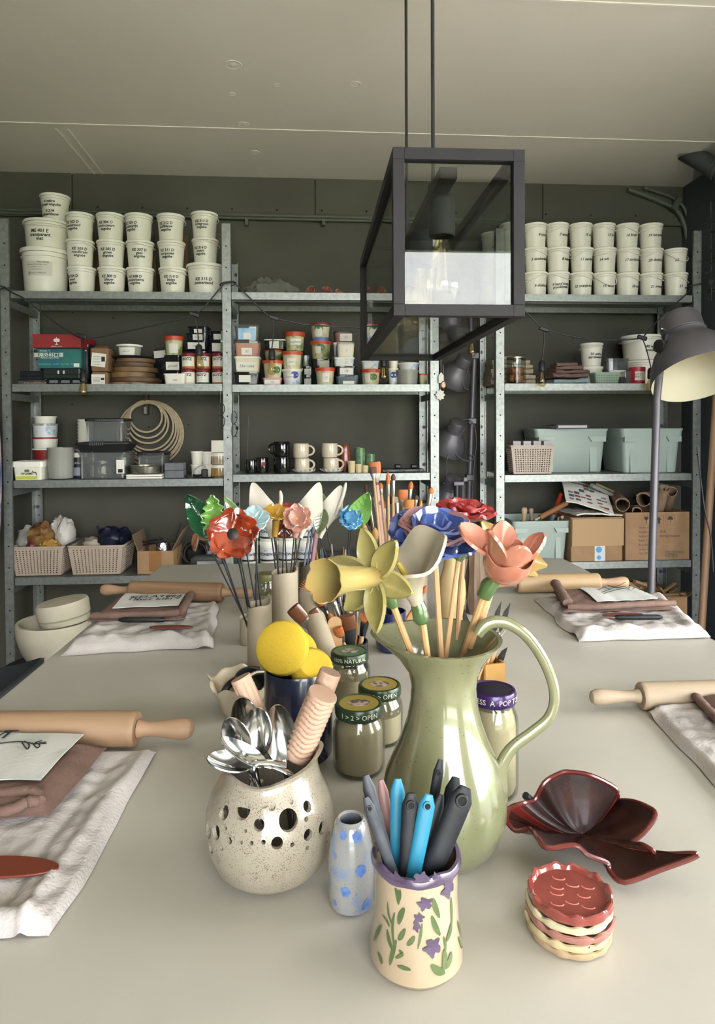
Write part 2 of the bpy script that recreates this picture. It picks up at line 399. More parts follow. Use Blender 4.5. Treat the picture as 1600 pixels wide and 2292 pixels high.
# ------------------------------------------------------------------ pipes on the wall
m_pipe = mat('grey_green_pipe', '#4b4f45', .6)
p = thing('conduit_run', 'dark green painted double conduit clipped along the wall above the shelves', 'conduit')
for dy, r in ((494, .009), (501, .007)):
    a, b = at(-40, dy-26, RY1-.03), at(1120, dy, RY1-.03)
    MB().tube([a, b], r, 8).build('pipe', m_pipe, p)
for px in (160, 360, 552, 724, 905):
    c = at(px, 497-(.0224*(552-px) if px < 552 else 0), RY1-.02); MB().box(c, (.016, .03, .04)).build('clip', m_pipe, p, bevel=.003)
p = thing('bent_conduit', 'pair of grey pipes bending down the wall above the white buckets', 'pipe')
Yp = RY1-.035
MB().tube(catmull([at(1405, 424, Yp), at(1470, 448, Yp), at(1512, 470, Yp), at(1530, 500, Yp), at(1540, 545, Yp)]), .012, 8).build('pipe', m_pipe, p)
MB().tube(catmull([at(1440, 420, Yp), at(1500, 440, Yp), at(1530, 465, Yp), at(1542, 505, Yp), at(1546, 560, Yp)]), .009, 8).build('pipe', m_pipe, p)
c = at(1511, 458, Yp); MB().box(c, (.03, .04, .07), Matrix.Rotation(.5, 3, 'Y')).build('clip', m_pipe, p, bevel=.003)
du = thing('ceiling_duct', 'grey duct poking down through the ragged hole in the ceiling', 'duct')
a, b = at(1535, 340, 3.0), at(1640, 400, 2.86)
MB().tube([a+(a-b)*.2, a, lerp(a, b, .5), b], .042, 16).build('pipe', mat('duct_grey', '#4a4c4c', .6, .3, col2='#3b3d3d', sc=12), du)
d = (b-a).normalized()
for t in (.62, .7, .78): MB().lathe([(.043, -.006), (.049, -.003), (.049, .003), (.043, .006)], 16, frame(lerp(a, b, t), d)).build('rib', m_dark, du)

# ------------------------------------------------------------------ shelf racks
SY, SD = 3.0, .32
m_shade = m_galv
PX = {'a': 16, 'b': 509, 'c': 972, 'd': 1119, 'e': 1558}
XP = {q: at(v, 900, SY).x for q, v in PX.items()}
SHZ = {   # shelf top heights per rack, read off the front edge
    'left': [at(265, y, SY).z for y in (652, 859, 1073, 1289)],
    'mid': [at(740, y, SY).z for y in (655, 860, 1060, 1264)],
    'right': [at(1335, y, SY).z for y in (659, 858, 1061, 1257)]}
def make_post(parent, x, y, ztop, sgn, back=False):
    w, t = .036, .003
    mb = MB(); mb.box((x, y, ztop/2), (w, t, ztop)); mb.box((x+sgn*w/2, y+(-.018 if back else .018), ztop/2), (t, .036, ztop))
    mb.box((x-sgn*(w/2-.002), y+(-.004 if back else .004), ztop/2), (.004, .008, ztop))
    po = mb.build('post', m_galv, parent, smooth=False)
    h = MB(); z = .06
    while z < ztop-.02:
        h.lathe([(0, .0006), (.0034, .0005), (.0036, 0)], 8, frame((x, y-t/2-.0002, z), (0, -1, 0))); z += .0935
    h.build('bolt_holes', m_hole, po, smooth=False)['kind'] = 'stuff'
    if back:
        h2 = MB(); z = .1
        while z < ztop-.02:
            h2.lathe([(0, .004), (.007, .003), (.009, 0)], 8, frame((x+sgn*.006, y-.003, z), (0, -1, 0))); z += .187
        h2.build('bolts', m_dark, po)['kind'] = 'stuff'
def board(parent, x0, x1, z):
    mb = MB(); w = x1-x0; c = (x0+x1)/2; lip = .032; z -= .001
    mb.box((c, SY+SD/2, z-.002), (w, SD, .004)); mb.box((c, SY+.001, z-lip/2), (w, .003, lip)); mb.box((c, SY+.012, z-lip+.001), (w, .02, .002))
    mb.box((c, SY+SD-.002, z-lip/2), (w, .003, lip)); mb.box((c, SY+SD-.014, z-lip+.001), (w, .022, .002))
    mb.box((c, SY+SD*.5, z-.012), (w, .06, .014))
    return mb.build('shelf_board', m_galv, parent, smooth=False)
def rack(label, x0, x1, zs, z_tops, posts):
    t = thing('shelf_rack', label, 'shelf', ((x0+x1)/2, SY+SD/2, 0), group='galvanised storage racks along the wall')
    bpy.context.view_layer.update()
    inv = t.matrix_world.inverted(); kids = []
    for x, sgn, zt, full in posts:
        make_post(t, x, SY-.004, zt, sgn); make_post(t, x, SY+SD+.004, zt-.10, sgn, True)
    for z in zs:
        board(t, x0+.022, x1-.022, z)
        for x in (x0+.01, x1-.01):
            r = MB().box((x, SY+SD/2, z-.055), (.003, SD-.02, .03)).build('side_brace', m_galv, t, smooth=False)
    for ch in t.children_recursive:
        if ch.parent == t: ch.matrix_parent_inverse = inv
    return t
zt = {q: at(PX[q], y, SY).z for q, y in (('a', 490), ('b', 501), ('c', 508), ('d', 512), ('e', 517))}
rack('galvanised steel shelf rack holding the stacked white engobe buckets, hoops and two baskets', XP['a'], XP['b'], SHZ['left'], 0,
     [(XP['a'], -1, zt['a'], 1), (XP['b'], 1, zt['b'], 1)])
rack('galvanised steel shelf rack in the middle holding food tubs and speckled mugs', XP['b'], XP['c'], SHZ['mid'], 0, [(XP['c'], 1, zt['c'], 1)])
rack('galvanised steel shelf rack holding numbered buckets, sage totes and cardboard boxes', XP['d'], XP['e'], SHZ['right'], 0,
     [(XP['d'], -1, zt['d'], 1), (XP['e'], 1, zt['e'], 1)])

# ------------------------------------------------------------------ the table
m_table = mat('pale_grey_tabletop', '#b5b2a8', .38, col2='#adaa9f', sc=5, det=6, rvar=.06, bump=.02, bsc=120)
pl = [on(361, 1265), on(1200, 1247), on(1258, 1249), on(1303, 1271)]
e0 = on(1600, 1433); dr = (e0-on(1303, 1271)); tr = e0+dr*(((.28)-e0.y)/dr.y)
l0 = on(0, 1563); dl = l0-on(361, 1265); tl = l0+dl*((.28-l0.y)/dl.y)
tb = thing('work_table', 'large pale grey work table set for a pottery class', 'table', (.15, 1.2, 0))
ti = Matrix.Translation((-.15, -1.2, 0))
mb = MB(); mb.poly([(ti @ q)[:2] for q in (tl, tr, pl[3], pl[2], pl[1], pl[0])], TZ-.036, TZ)
top = mb.build('table_top', m_table, tb, smooth=False, bevel=.003)
for q, sx, sy in ((tl, 1, 1), (tr, -1, 1), (pl[3], -1, -1.4), (pl[0], 1, -1)):
    x, y = q.x-.15+sx*.1, q.y-1.2+sy*.1
    MB().box((x, y, (TZ-.036)/2), (.05, .05, TZ-.036)).build('leg', m_dark, tb, bevel=.004)

# ------------------------------------------------------------------ containers
CACHE = {}
def cached(key, fn):
    if key not in CACHE: CACHE[key] = fn()
    return CACHE[key]
def bucket_meshes(rt, rb, h, seg=36):
    def body():
        th = .0016; f = h*.80
        P = [(0, .002), (rb*.9, .002), (rb*.93, 0), (rb, .003), (lerp(rb, rt, .5), h*.5), (rt*.975, f), (rt*1.035, f+.001), (rt*1.035, f+.004), (rt*.985, f+.005), (rt*.99, h*.88),
             (rt*1.0, h*.90), (rt*1.0-th, h*.90), (lerp(rb, rt, .5)-th, h*.5), (rb-th, .004), (0, .004)]
        return MB().lathe(P, seg).mesh('body', m_white)
    def lid():
        P = [(0, h*.965), (rt*.86, h*.965), (rt*.9, h*.985), (rt*.98, h), (rt*1.06, h*.992), (rt*1.075, h*.97), (rt*1.07, h*.905), (rt*1.035, h*.90), (rt*1.03, h*.93), (rt*.9, h*.94), (0, h*.95)]
        return MB().lathe(P, seg).mesh('lid', m_lid)
    return cached(('b', rt, rb, h), lambda: (body(), lid()))
def handle_mesh(rt, h, drop):
    def f():
        pts = []; R = rt*1.07
        for i in range(25):
            a = PI*i/24; z = h*.88-drop*h*math.sin(a)**1.2
            rr = R*(1+.06*math.sin(a))-max(0, (h*.85-z))*.06
            pts.append((math.cos(a)*rr, -math.sin(a)*rr, z))
        return MB().tube(pts, .0022, 6, flat=.7).mesh('handle', m_lid)
    return cached(('h', rt, h, drop), f)
def bucket(loc, rt, rb, h, label, group, text=None, tsize=.014, tang=0, tz=.5, handle=None, hrot=0, tilt=0, shear=.15):
    t = thing('bucket', label, 'bucket', loc, 0, group)
    b, l = bucket_meshes(round(rt, 4), round(rb, 4), round(h, 4))
    link('body', b, t); link('lid', l, t)
    if handle: link('handle', handle_mesh(round(rt, 4), round(h, 4), handle), t, rot=(0, 0, hrot))
    if text: text_round(text, tsize, m_ink, t, lambda z: lerp(rb, rt*.985, min(1, max(0, z/(h*.82)))), h*tz, tang, shear=shear, bold=.028, tilt=tilt, lead=.85)
    return t
GB1 = 'engobe buckets stacked on the top shelf'
YB = SY+.085
# three stacked at the far end of the top shelf
zL = SHZ['left'][0]
q = at(103, 640, SY+.115); kk = k(q)
h1, h2, h3 = 98*kk, 62*kk, 60*kk
bk = bucket((q.x, q.y, zL), 49*kk, 43*kk, h1, 'large white bucket with a printed label at the bottom of its stack', GB1)
lb = MB()
R_ = lambda z: lerp(43*kk, 49*kk*.985, z/(h1*.82))
def wrap_label(parent, rf, z0, z1, a0, a1, m, name='sticker', lift=.0006):
    mb = MB(); n = 10; vs = []
    for i in range(n+1):
        a = -PI/2+lerp(a0, a1, i/n)
        for z in (z0, z1): r = rf(z)+lift; vs.append((r*math.cos(a), r*math.sin(a), z))
    mb.add(vs, [(2*i, 2*i+2, 2*i+3, 2*i+1) for i in range(n)]); me = bpy.data.meshes.new(name); me.from_pydata(mb.v, [], mb.f); me.materials.append(m); me.shade_smooth()
    return link(name, me, parent)
m_lab = mat('grey_label_paper', '#c9c7b8', .7)
st = wrap_label(bk, R_, h1*.36, h1*.68, -.55, .65, m_lab)
for i, (s, z, sz) in enumerate((('MACHINE', .655, .011), ('KERAMISCHE ENGOBE  WIT', .60, .007), ('LEVERING 10 KG', .55, .006), ('www.keramikos.nl', .50, .006), ('Oudeweg 153 HAARLEM', .42, .0075))):
    text_round(s, sz, m_ink, st, R_, h1*z, .25 if i == 0 else -.05, lift=.0012)
text_round('[]', .014, m_ink, st, R_, h1*.42, -.42, lift=.0012)
q2 = at(106, 560, SY+.115)
b2 = bucket((q2.x, q2.y, zL+h1+.0006), 47*kk, 42*kk, h2, 'wide white bucket marked ME 401 E transparant mat, middle of its stack', GB1, 'ME 401 E\ntransparant\nmat', .0195, 0, .42, .16, .3)
q3 = at(124, 497, SY+.115)
bucket((q3.x, q3.y, zL+h1+h2+.0012), 30*kk, 25*kk, h3, 'small white bucket marked groen engobe, highest on the shelf atop two wider buckets', GB1, '4 zebra\n groen engobe\n\nE-214\nzilverblauw', .0165, -.1, .46, None, shear=.2)
# columns of three
kb = k(at(300, 600, YB)); rt, rb, hb = 29*kb, 25*kb, 58.5*kb
cols = [(181, [('KE 304 D\nrood\nengobe', -.55), ('KE 303 D\nroodbruin\nengobe', .25), ('KE 302 D\noranjerood\nengobe', -.35)]),
        (249, [('KE 300 D\nblauw\nengobe', .0), ('KE 305 D\ngroen\nengobe', .0), ('KE 306 D\nbruin-zwart\nengobe', -.15)]),
        (313, [('KE 308 D\noranje/terra\nengobe', -.25), ('KE 307 D\ngeel\nengobe', .15), ('KE 309 D\naquamarijn\nengobe', -.5)]),
        (385, [('KE 310 D\nbeige\nengobe', .05), ('KE 311 D\nturquoise\nengobe', -.2), ('KE 312 D\nduifblauw\nengobe', -.25)])]
pos = ['bottom of its column', 'middle of its column', 'top of its column']
for ci, (px, tx) in enumerate(cols):
    for r in range(3):
        q = at(px+(2, 0, -1)[r]+rnd.uniform(-1, 1), 620, YB)
        s = tx[r][0].split('\n')
        bucket((q.x, q.y+rnd.uniform(-.004, .006), zL+r*(hb+.0006)), rt, rb, hb, 'small white bucket marked %s %s, %s' % (s[0], s[1], pos[r]), GB1, tx[r][0], .0165, tx[r][1], .5, .12 if (ci+r) % 2 else None, rnd.uniform(1, 2.2))
q = at(461, 640, SY+.1); kk = k(q); hw = 67*kk
bucket((q.x, q.y, zL), 40*kk, 35*kk, hw, 'wide white bucket marked KE 315 D zomerzand, at the bottom beside the rack post', GB1, 'KE 315 D\nzomerzand', .019, 0, .40, .1, 1.8)
bucket((q.x, q.y-.01, zL+hw+.0006), 27.5*kk, 23.5*kk, 56*kk, 'small white bucket marked KE 314 D zwart, atop the wide zomerzand bucket', GB1, 'KE 314 D\nzwart\nengobe', .0155, -.3, .48, .14, 1.6)
bucket((q.x-.003, q.y-.01, zL+hw+56*kk+.0012), 28*kk, 24*kk, 57*kk, 'small white bucket marked KE 313 D lichtgroen, top of the column beside the rack post', GB1, 'KE 313 D\nlichtgroen\nengobe', .0155, -.1, .5, .12, 2.2)
# cardboard leaning behind the buckets
for i, (x0, x1, y0, lab) in enumerate(((196, 238, 560, 'brown cardboard sheet showing in the gap behind the first bucket columns'), (322, 352, 575, 'dark cardboard sheet showing behind the KE 307 bucket column'), (405, 425, 530, 'brown cardboard sheet standing behind the KE 311 bucket'))):
    a, b = at(x0, y0, SY+.28), at(x1, 650, SY+.28)
    o = MB().box((0, 0, (a.z-zL)/2), (b.x-a.x, .012, a.z-zL)).build('cardboard_sheet', mat('dull_cardboard', '#6d553c', .85, col2='#5d4833', sc=9), bevel=.002, loc=((a.x+b.x)/2, SY+.275-i*.01, zL))
    tag(o, lab, 'cardboard')
# numbered buckets of the other rack
zR = SHZ['right'][0]; YB2 = SY+.08
COLN = ('column nearest the pendant lamp', 'second column from the pendant lamp', 'third column from the pendant lamp', 'middle column of seven', 'third column from the rack end', 'last three-high column', 'end column beside the rack post')
rows = [[('6 donkergr', .35), ('9 hand bruin\n(rookbruin)', .0), ('12 oranje-bruin', .05), ('15 taupe', .05), ('18 oranje', .6), ('21 oranjegeel', .45), ('23', .0)],
        [('5 donkerblauw', .3), ('8 beige', .5), ('11 zandkleur', .4), ('14 wit', -.45), ('17 turquoise', .15), ('20 donkergroen', .4), ('22', -.35)],
        [('4 rood', .45), ('7 donker', .5), ('10 rood', .6), ('13 bruin', .55), ('16 bruin', .05), ('19 turquois', .1)]]
for r, row in enumerate(rows):
    for c, (s, ta) in enumerate(row):
        px = 1198+((1198, 1250, 1304, 1357, 1412, 1466, 1522)[c]-1198)*.965; q = at(px-(r == 2 and c > 0)*2, 640, YB2); kk = k(q)
        dr_ = .45 if (r, c) in ((0, 3), (1, 6)) else (.28 if (r+c) % 3 == 0 else .2)
        hr = rnd.uniform(-.25, .25) if (r, c) in ((0, 3), (1, 6)) else rnd.choice((-1.1, 1.0, -.7, .8, -1.3))
        bucket((q.x, q.y+rnd.uniform(-.004, .004), zR+r*(53.5*kk+.0006)), 24.5*kk, 21.5*kk, 53.5*kk, 'white handled bucket marked %s, %s row, %s' % (s.replace('\n', ' '), ('lowest', 'middle', 'upper')[r], COLN[c]),
               'numbered glaze buckets with handles', s, .0165, ta, .50 if r else .42, dr_, hr, tilt=.05, shear=.2)
q = at(1146, 640, YB2); kk = k(q)
for r, s in enumerate(('3', '2', '1')):
    bucket((q.x, q.y, zR+r*(53.5*kk+.0006)), 26*kk, 22.5*kk, 53.5*kk, '%s white bucket of the column seen through the lamp glass' % ('lowest', 'middle', 'upper')[r], 'numbered glaze buckets with handles', s, .017, .3, .45, .2, .9)
q = at(1092, 500, YB2+.12)
bucket((q.x+.02, q.y, zR), 24*kk, 21*kk, 48*kk, 'low white bucket at the back of the numbered stack behind the pendant lamp', 'numbered glaze buckets with handles')
bucket((q.x+.02, q.y, zR+48*kk+.0006), 24*kk, 21*kk, 48*kk, 'second white bucket of the rear stack seen through the lamp glass', 'numbered glaze buckets with handles')
bucket((q.x+.02, q.y, zR+96*kk+.0012), 24*kk, 21*kk, 60*kk, 'tallest white bucket of the rear stack seen through the lamp glass', 'numbered glaze buckets with handles', 'leeg', .016, 0, .4)

# ---- round and square tubs
def tub_round(loc, r, h, body, lidm, label, group=None, sticker=None, taper=.8, text=None, lid=True, band=None, rz=0, name='yoghurt_tub', cat='tub', lidh=.14, seal=None):
    t = thing(name, label, cat, loc, rz, group); rb = r*taper
    f = lambda z: lerp(rb, r, z/h)
    MB().lathe([(0, .002), (rb*.92, .002), (rb, 0), (lerp(rb, r, .92), h*.92), (r*1.03, h*.93), (r*1.03, h*.96), (r*.96, h*.96), (rb*.95, .005), (0, .005)], 28).build('body', body, t)
    if lid: MB().lathe([(0, h*.975), (r*.85, h*.975), (r*.9, h), (r*1.06, h), (r*1.07, h*(1-lidh)), (r*1.03, h*(1-lidh)), (r*1.02, h*.965), (0, h*.96)], 28).build('lid', lidm, t)
    if band: wrap_label(t, f, h*band[0], h*band[1], -1.5, 1.5, band[2], 'printed_band', .0004)
    if seal: # round printed emblem
        (a, z, rr, mm) = seal; mb = MB(); vs = [(0, 0)]+[(rr*math.cos(2*PI*i/16)*1.25, rr*math.sin(2*PI*i/16)) for i in range(16)]; V = []
        for x, y in vs: R = f(z*h+y)+.0009; aa = -PI/2+a+x/R; V.append((R*math.cos(aa), R*math.sin(aa), z*h+y))
        mb.add(V, [(0, i+1, (i+1) % 16+1) for i in range(16)]); me = bpy.data.meshes.new('emblem'); me.from_pydata(mb.v, [], mb.f); me.materials.append(mm); link('emblem', me, t)
    if sticker:
        s = wrap_label(t, f, h*sticker[2], h*sticker[3], sticker[0], sticker[1], m_paper, 'sticker', .0014)
        if text: text_round(text, h*.16, m_ink2, s, f, h*(sticker[2]+sticker[3])/2, (sticker[0]+sticker[1])/2, lift=.002, shear=.3)
    return t
m_ink2 = mat('grey_pencil', '#55565a', .7)
def tub_sq(loc, w, d, h, body, lidm, label, group=None, sticker=None, text=None, taper=.88, rz=0, name='storage_tub', cat='tub', lid=True, lidh=.12, cr=.012, panel=None):
    t = thing(name, label, cat, loc, rz, group); mb = MB()
    cr = min(cr, w*.2, d*.2)
    O = lambda s, z: [(x, y, z) for x, y in rrect(w*s, d*s, cr*s)]
    loft(mb, [O(taper*.95, .002), O(taper, 0), O(lerp(taper, 1, .5), h*.5), O(.985, h*.88), O(.96, h*.88), O(taper*.96, .004)], True, True)
    mb.build('body', body, t, ang=30)
    if lid:
        mb = MB(); loft(mb, [O(1.0, h*(1-lidh)), O(1.04, h*(1-lidh)), O(1.04, h*.985), O(1.02, h), O(.93, h), O(.91, h*.975)], True, True); mb.build('lid', lidm, t, ang=30)
    ins = lambda z: -d/2*lerp(taper, .985, z/(h*.88))
    def quad(x0, x1, z0, z1, m, nm, lift, par=t):
        me = bpy.data.meshes.new(nm); me.from_pydata([(x0, ins(z0)-lift, z0), (x1, ins(z0)-lift, z0), (x1, ins(z1)-lift, z1), (x0, ins(z1)-lift, z1)], [], [(0, 1, 2, 3)]); me.materials.append(m); return link(nm, me, par)
    if panel: quad(-w*.36, w*.36, h*.1, h*.78, panel, 'printed_panel', .0006)
    if sticker:
        x0, x1, z0, z1 = sticker; s = quad(x0*w, x1*w, z0*h, z1*h, m_paper, 'sticker', .0014)
        if text: text_flat(text, (z1-z0)*h*.5/(1+text.count('\n')*.8), m_ink2, s, Matrix.Translation(((x0+x1)/2*w, ins((z0+z1)/2*h)-.0022, (z0+z1)/2*h)), shear=.3)
    return t

# ------------------------------------------------------------------ second shelf: tubs, boxes, jars
m_red = mat('red_card', '#831d1d', .55); m_orange = mat('orange_red_plastic', '#b8432a', .4); m_teal = mat('teal_print', '#17586a', .55, col2='#226a62', sc=12)
m_tubw = mat('printed_tub_cream', '#c9c3a8', .45, col2='#a9a06a', sc=34, lo=.5, hi=.7)
m_tubblue = mat('printed_tub_white_blue', '#cfd3d6', .42, col2='#7f98b8', sc=22, lo=.56, hi=.66)
m_tubgreen = mat('printed_tub_green', '#b9b78c', .45, col2='#6f7a45', sc=26, lo=.5, hi=.62)
m_green = mat('printed_green', '#3f6b35', .5); m_navy = mat('printed_navy', '#26357d', .5)
m_dkclear = clear('smoky_clear_plastic', '#6d7276', 1.45, .05, .35, '#3b4046')
m_pinkclay = mat('pink_clay_in_tub', '#a9796a', .5); m_cream = mat('cream_plastic', '#d2cbb2', .45)
m_pink = mat('pink_plastic', '#c08a90', .45); m_blueprint = mat('light_blue_print', '#6fa3c9', .5, col2='#9fc0d6', sc=20)
m_kraft = mat('kraft_package', '#7d5f42', .75, col2='#6d5137', sc=14, bump=.25, bsc=30)
m_brownd = mat('dark_brown_board', '#4a3524', .6, col2='#3c2a1c', sc=10)
m_maroon = mat('maroon_lid', '#6d1a2b', .4)
def sh(rackn, i): return SHZ[rackn][i]
def spot(px, Y, z): return at(px, 957-(z-CAM.z)*FPX/Y, Y)
zA = sh('left', 1)
G2 = 'things on the second shelf'
# red box, teal mask box, dark case, drawer, clear cases
q = spot(138, SY+.10, zA); kk = k(q); D = .15
def stackbox(px0, px1, z, hpx, Yc, d):
    a, b = spot(px0, Yc-d/2, z), spot(px1, Yc-d/2, z); kk = k(a); return Vector(((a.x+b.x)/2, Yc, z)), b.x-a.x, hpx*kk
c, w_, h_ = stackbox(103, 190, zA, 12, SY+.13, .2)
t = thing('drawer_tray', 'low clear grey drawer tray under the dark case', 'tray', c); MB().poly(rrect(w_, .2, .008), 0, h_).build('tray', m_dkclear, t, smooth=False, bevel=.002); z1 = zA+h_+.0006
for i in (-1, 0, 1): MB().box((i*w_*.3, -.1005, h_*.5), (w_*.22, .003, h_*.5)).build('drawer_front', mat('grey_plastic', '#6b6f70', .45), t)
c, w_, h_ = stackbox(94, 181, z1, 23, SY+.12, .19)
t = thing('tool_case', 'black green plastic case under the teal box', 'case', c); MB().poly(rrect(w_, .19, .01), 0, h_).build('shell', mat('dark_green_plastic', '#15211d', .4), t, smooth=False, bevel=.003)
for i in (-.05, .05): MB().box((i*w_*1.4, -.097, h_*.62), (.006, .006, .014)).build('latch', m_paper, t)
MB().box((0, -.0955, h_*.42), (w_*.98, .002, .003)).build('seam', m_hole, t)
z2 = z1+h_+.0006
c, w_, h_ = stackbox(86, 181, z2, 44, SY+.11, .17)
t = thing('mask_box', 'teal printed surgical mask carton under the red box', 'box', c); MB().box((0, 0, h_/2), (w_, .17, h_)).build('carton', m_teal, t, smooth=False, bevel=.001)
fy = -.0858
text_flat('医用外科口罩', .021, m_paper, t, Matrix.Translation((-w_*.25, fy, h_*.66)), bold=.02)
text_flat('PEIGEER  YI', .009, m_paper, t, Matrix.Translation((-w_*.34, fy, h_*.88))); text_flat('Medical Surgical Mask', .009, m_paper, t, Matrix.Translation((-w_*.23, fy, h_*.53)))
text_flat('XINXIANG  OUYI  FILTER  95', .012, mat('pale_teal_print', '#6fb0a0', .5), t, Matrix.Translation((-w_*.1, fy, h_*.2)))
MB().box((w_*.4, fy, h_*.16), (.024, .0008, .016)).build('printed_patch', m_paper, t)
z3 = z2+h_+.0006
c, w_, h_ = stackbox(73, 181, z3, 30, SY+.10, .21)
t = thing('red_box', 'bright red carton with a white emblem on the front', 'box', c); MB().box((0, 0, h_/2), (w_, .21, h_)).build('carton', m_red, t, smooth=False, bevel=.001)
mb = MB(); fy = -.1062     # white emblem: a plume over a round body on a stalk
for s in (-1, 1): mb.lathe([(0, .0003), (.0075, 0)], 14, frame((s*.006, fy, h_*.55), (0, -1, 0)))
mb.box((0, fy, h_*.5), (.003, .0006, h_*.56)); mb.box((0, fy, h_*.24), (.012, .0006, .003))
mb.build('emblem', m_paper, t, smooth=False); text_flat('engelbert strauss', .007, m_paper, t, Matrix.Translation((0, fy, h_*.1)))
q = spot(192, SY+.12, z1)
t = thing('padded_pouch', 'black pouch with white piping wedged beside the red box', 'pouch', (q.x+.012, SY+.15, zA+.026)); 
mb = MB(); hp_ = z3+h_-zA-.045
loft(mb, [[(x, y, z) for x, y in rrect(.03*s, .13*s, .013*s)] for z, s in ((0, .8), (.02, 1), (hp_*.6, 1.05), (hp_*.9, .9), (hp_, .5))]); mb.build('pouch_body', mat('navy_black_nylon', '#101218', .5, bump=.2, bsc=25), t)
MB().box((.0, -.066, hp_*.84), (.018, .004, .03), Matrix.Rotation(.3, 3, 'Y')).build('patch', m_paper, t)
# clear cd-like cases, staggered
zc = zA
for i, (x0, x1, hh) in enumerate(((36, 100, 9), (34, 98, 9), (37, 95, 12))):
    a, b = spot(x0, SY+.03, zc), spot(x1, SY+.03, zc); kk = k(a)
    t = thing('clear_case', ('flat clear plastic case of orange beads lying lowest in the pile', 'flat clear plastic case in the middle of the case pile', 'flat clear plastic case on top of the case pile')[i], 'case', ((a.x+b.x)/2+.01, SY+.09, zc), -.12+i*.1)
    W2, H2 = b.x-a.x, hh*kk
    MB().box((0, 0, H2/2), (W2, .11, H2)).build('case_shell', m_dkclear if i else m_clear, t, smooth=False, bevel=.001)
    if i == 0:
        for j in range(16): MB().lathe([(0, 0), (.006, .004), (.006, .008), (0, .011)], 8).build('bead', mat('amber_bead', '#c98a2a', .4), t, loc=(-W2*.42+j*W2*.056, -.04+rnd.uniform(-.005, .03), .001))
    else: MB().box((0, 0, H2*.45), (W2*.9, .1, H2*.35)).build('insert', mat('case_insert', '#57585c', .6), t, smooth=False)
    zc += H2+.0005
# kraft packages with labels
for i, (x0, x1, z, hpx, lab) in enumerate(((203, 241, zA, 28, 'kraft paper packet with a white label standing on the shelf under a brown bag'), (203, 243, zA+29*.00205, 60, 'crumpled brown kraft bag with a printed white label beside the red box'))):
    a, b = spot(x0, SY+.06, z), spot(x1, SY+.06, z); kk = k(a); W2, H2 = b.x-a.x, hpx*kk
    t = thing('kraft_packet', lab, 'packet', ((a.x+b.x)/2, SY+.12, z))
    mb = MB(); rings = []
    for zz, s in ((0, .96), (.06, 1), (.5, 1.0), (.85, .97), (1, .6 if i else .95)):
        rings.append([(x+.006*N3((x*9, y*9, zz*3), 3, i), y+.006*N3((x, y, zz*4), 5, i+2), zz*H2+(.01*N3((x*20, y*20, 0), 1.5, 5) if zz == 1 and i else 0)) for x, y in rrect(W2*s, .12*s, .01)])
    loft(mb, rings); mb.build('wrapper', m_kraft, t)
    me = MB().box((-W2*.04, -.063, H2*.42), (W2*.8, .001, H2*(.5 if i else .8)), Matrix.Rotation(.12*i, 3, 'Y')).build('sticker', m_paper, t, smooth=False)
    for j in range(4): MB().box((-W2*.14, -.0642, H2*(.55-.1*j)), (W2*.4, .0006, .0016)).build('printed_line', m_ink2, me, smooth=False)
    MB().box((W2*.22, -.0642, H2*.45), (W2*.2, .0006, H2*.18)).build('barcode', m_ink, me, smooth=False)
# pile of round boards and bowls
q = spot(302, SY+.15, zA); kk = k(q); zz = zA
prof = [(58, 5, '#9a7a5a', 'thin pale wooden disc at the bottom of the round board pile'), (56, 11, '#4a3222', 'dark brown round board low in the pile'), (48, 12, '#8a6a45', 'tan round board with a worn rim in the pile'), (48, 11, '#7d5d3c', 'light brown round board in the middle of the pile'), (44, 10, '#3c2c20', 'black brown round tray high in the pile'), (42, 9, '#6d5136', 'brown cardboard ring near the top of the pile')]
for i, (r, hh, cc, lab) in enumerate(prof):
    R2, H2 = r*kk, hh*kk
    o = MB().lathe([(0, 0), (R2*.97, 0), (R2, H2*.2), (R2*.99, H2*.9), (R2*.95, H2), (R2*.8, H2*.93), (0, H2*.9)], 40).build('round_board', mat('board_%d' % i, cc, .6, col2='#5b452f', sc=16), loc=(q.x+(i % 2-.5)*.012, q.y, zz)); tag(o, lab, 'board'); zz += H2+.0004
zt_ = zz
o = MB().lathe([(0, 0), (38*kk, 0), (46*kk, 4*kk), (45.5*kk, 5*kk), (37*kk, 2*kk), (0, 2*kk)], 36).build('round_tray', mat('dark_tray', '#2a2a28', .4), loc=(q.x-.01, q.y, zt_)); tag(o, 'black shallow dish topping the round board pile', 'dish')
q1 = spot(290, SY+.13, zt_); kk = k(q1)
tub_round((q1.x, q1.y, zt_+2*kk), 27*kk, 28*kk, m_frost, m_lid, 'clear round tub with white lid and paper label atop the round boards', None, (-.7, .7, .12, .75), .86, 'BISCUIT')
q1 = spot(344, SY+.15, zt_)
t = thing('foil_packet', 'dark glossy bag with a torn white label beside the board pile', 'bag', (q1.x+.02, SY+.275, zA)); mb = MB()
loft(mb, [[(x+.006*N3((x*30, y*20, z*40), 1, 3), y, z) for x, y in rrect(.10*s, .05*s+.01, .01)] for z, s in ((0, .7), (.03, .8), (.08, 1), (.13, 1.05), (.165, .95), (.178, .85))]); mb.build('bag_body', mat('black_film', '#1d1d20', .2, bump=.5, bsc=40), t)
MB().box((-.012, -.0365, .155), (.055, .001, .034), Matrix.Rotation(-.1, 3, 'Y')).build('sticker', m_paper, t, smooth=False)
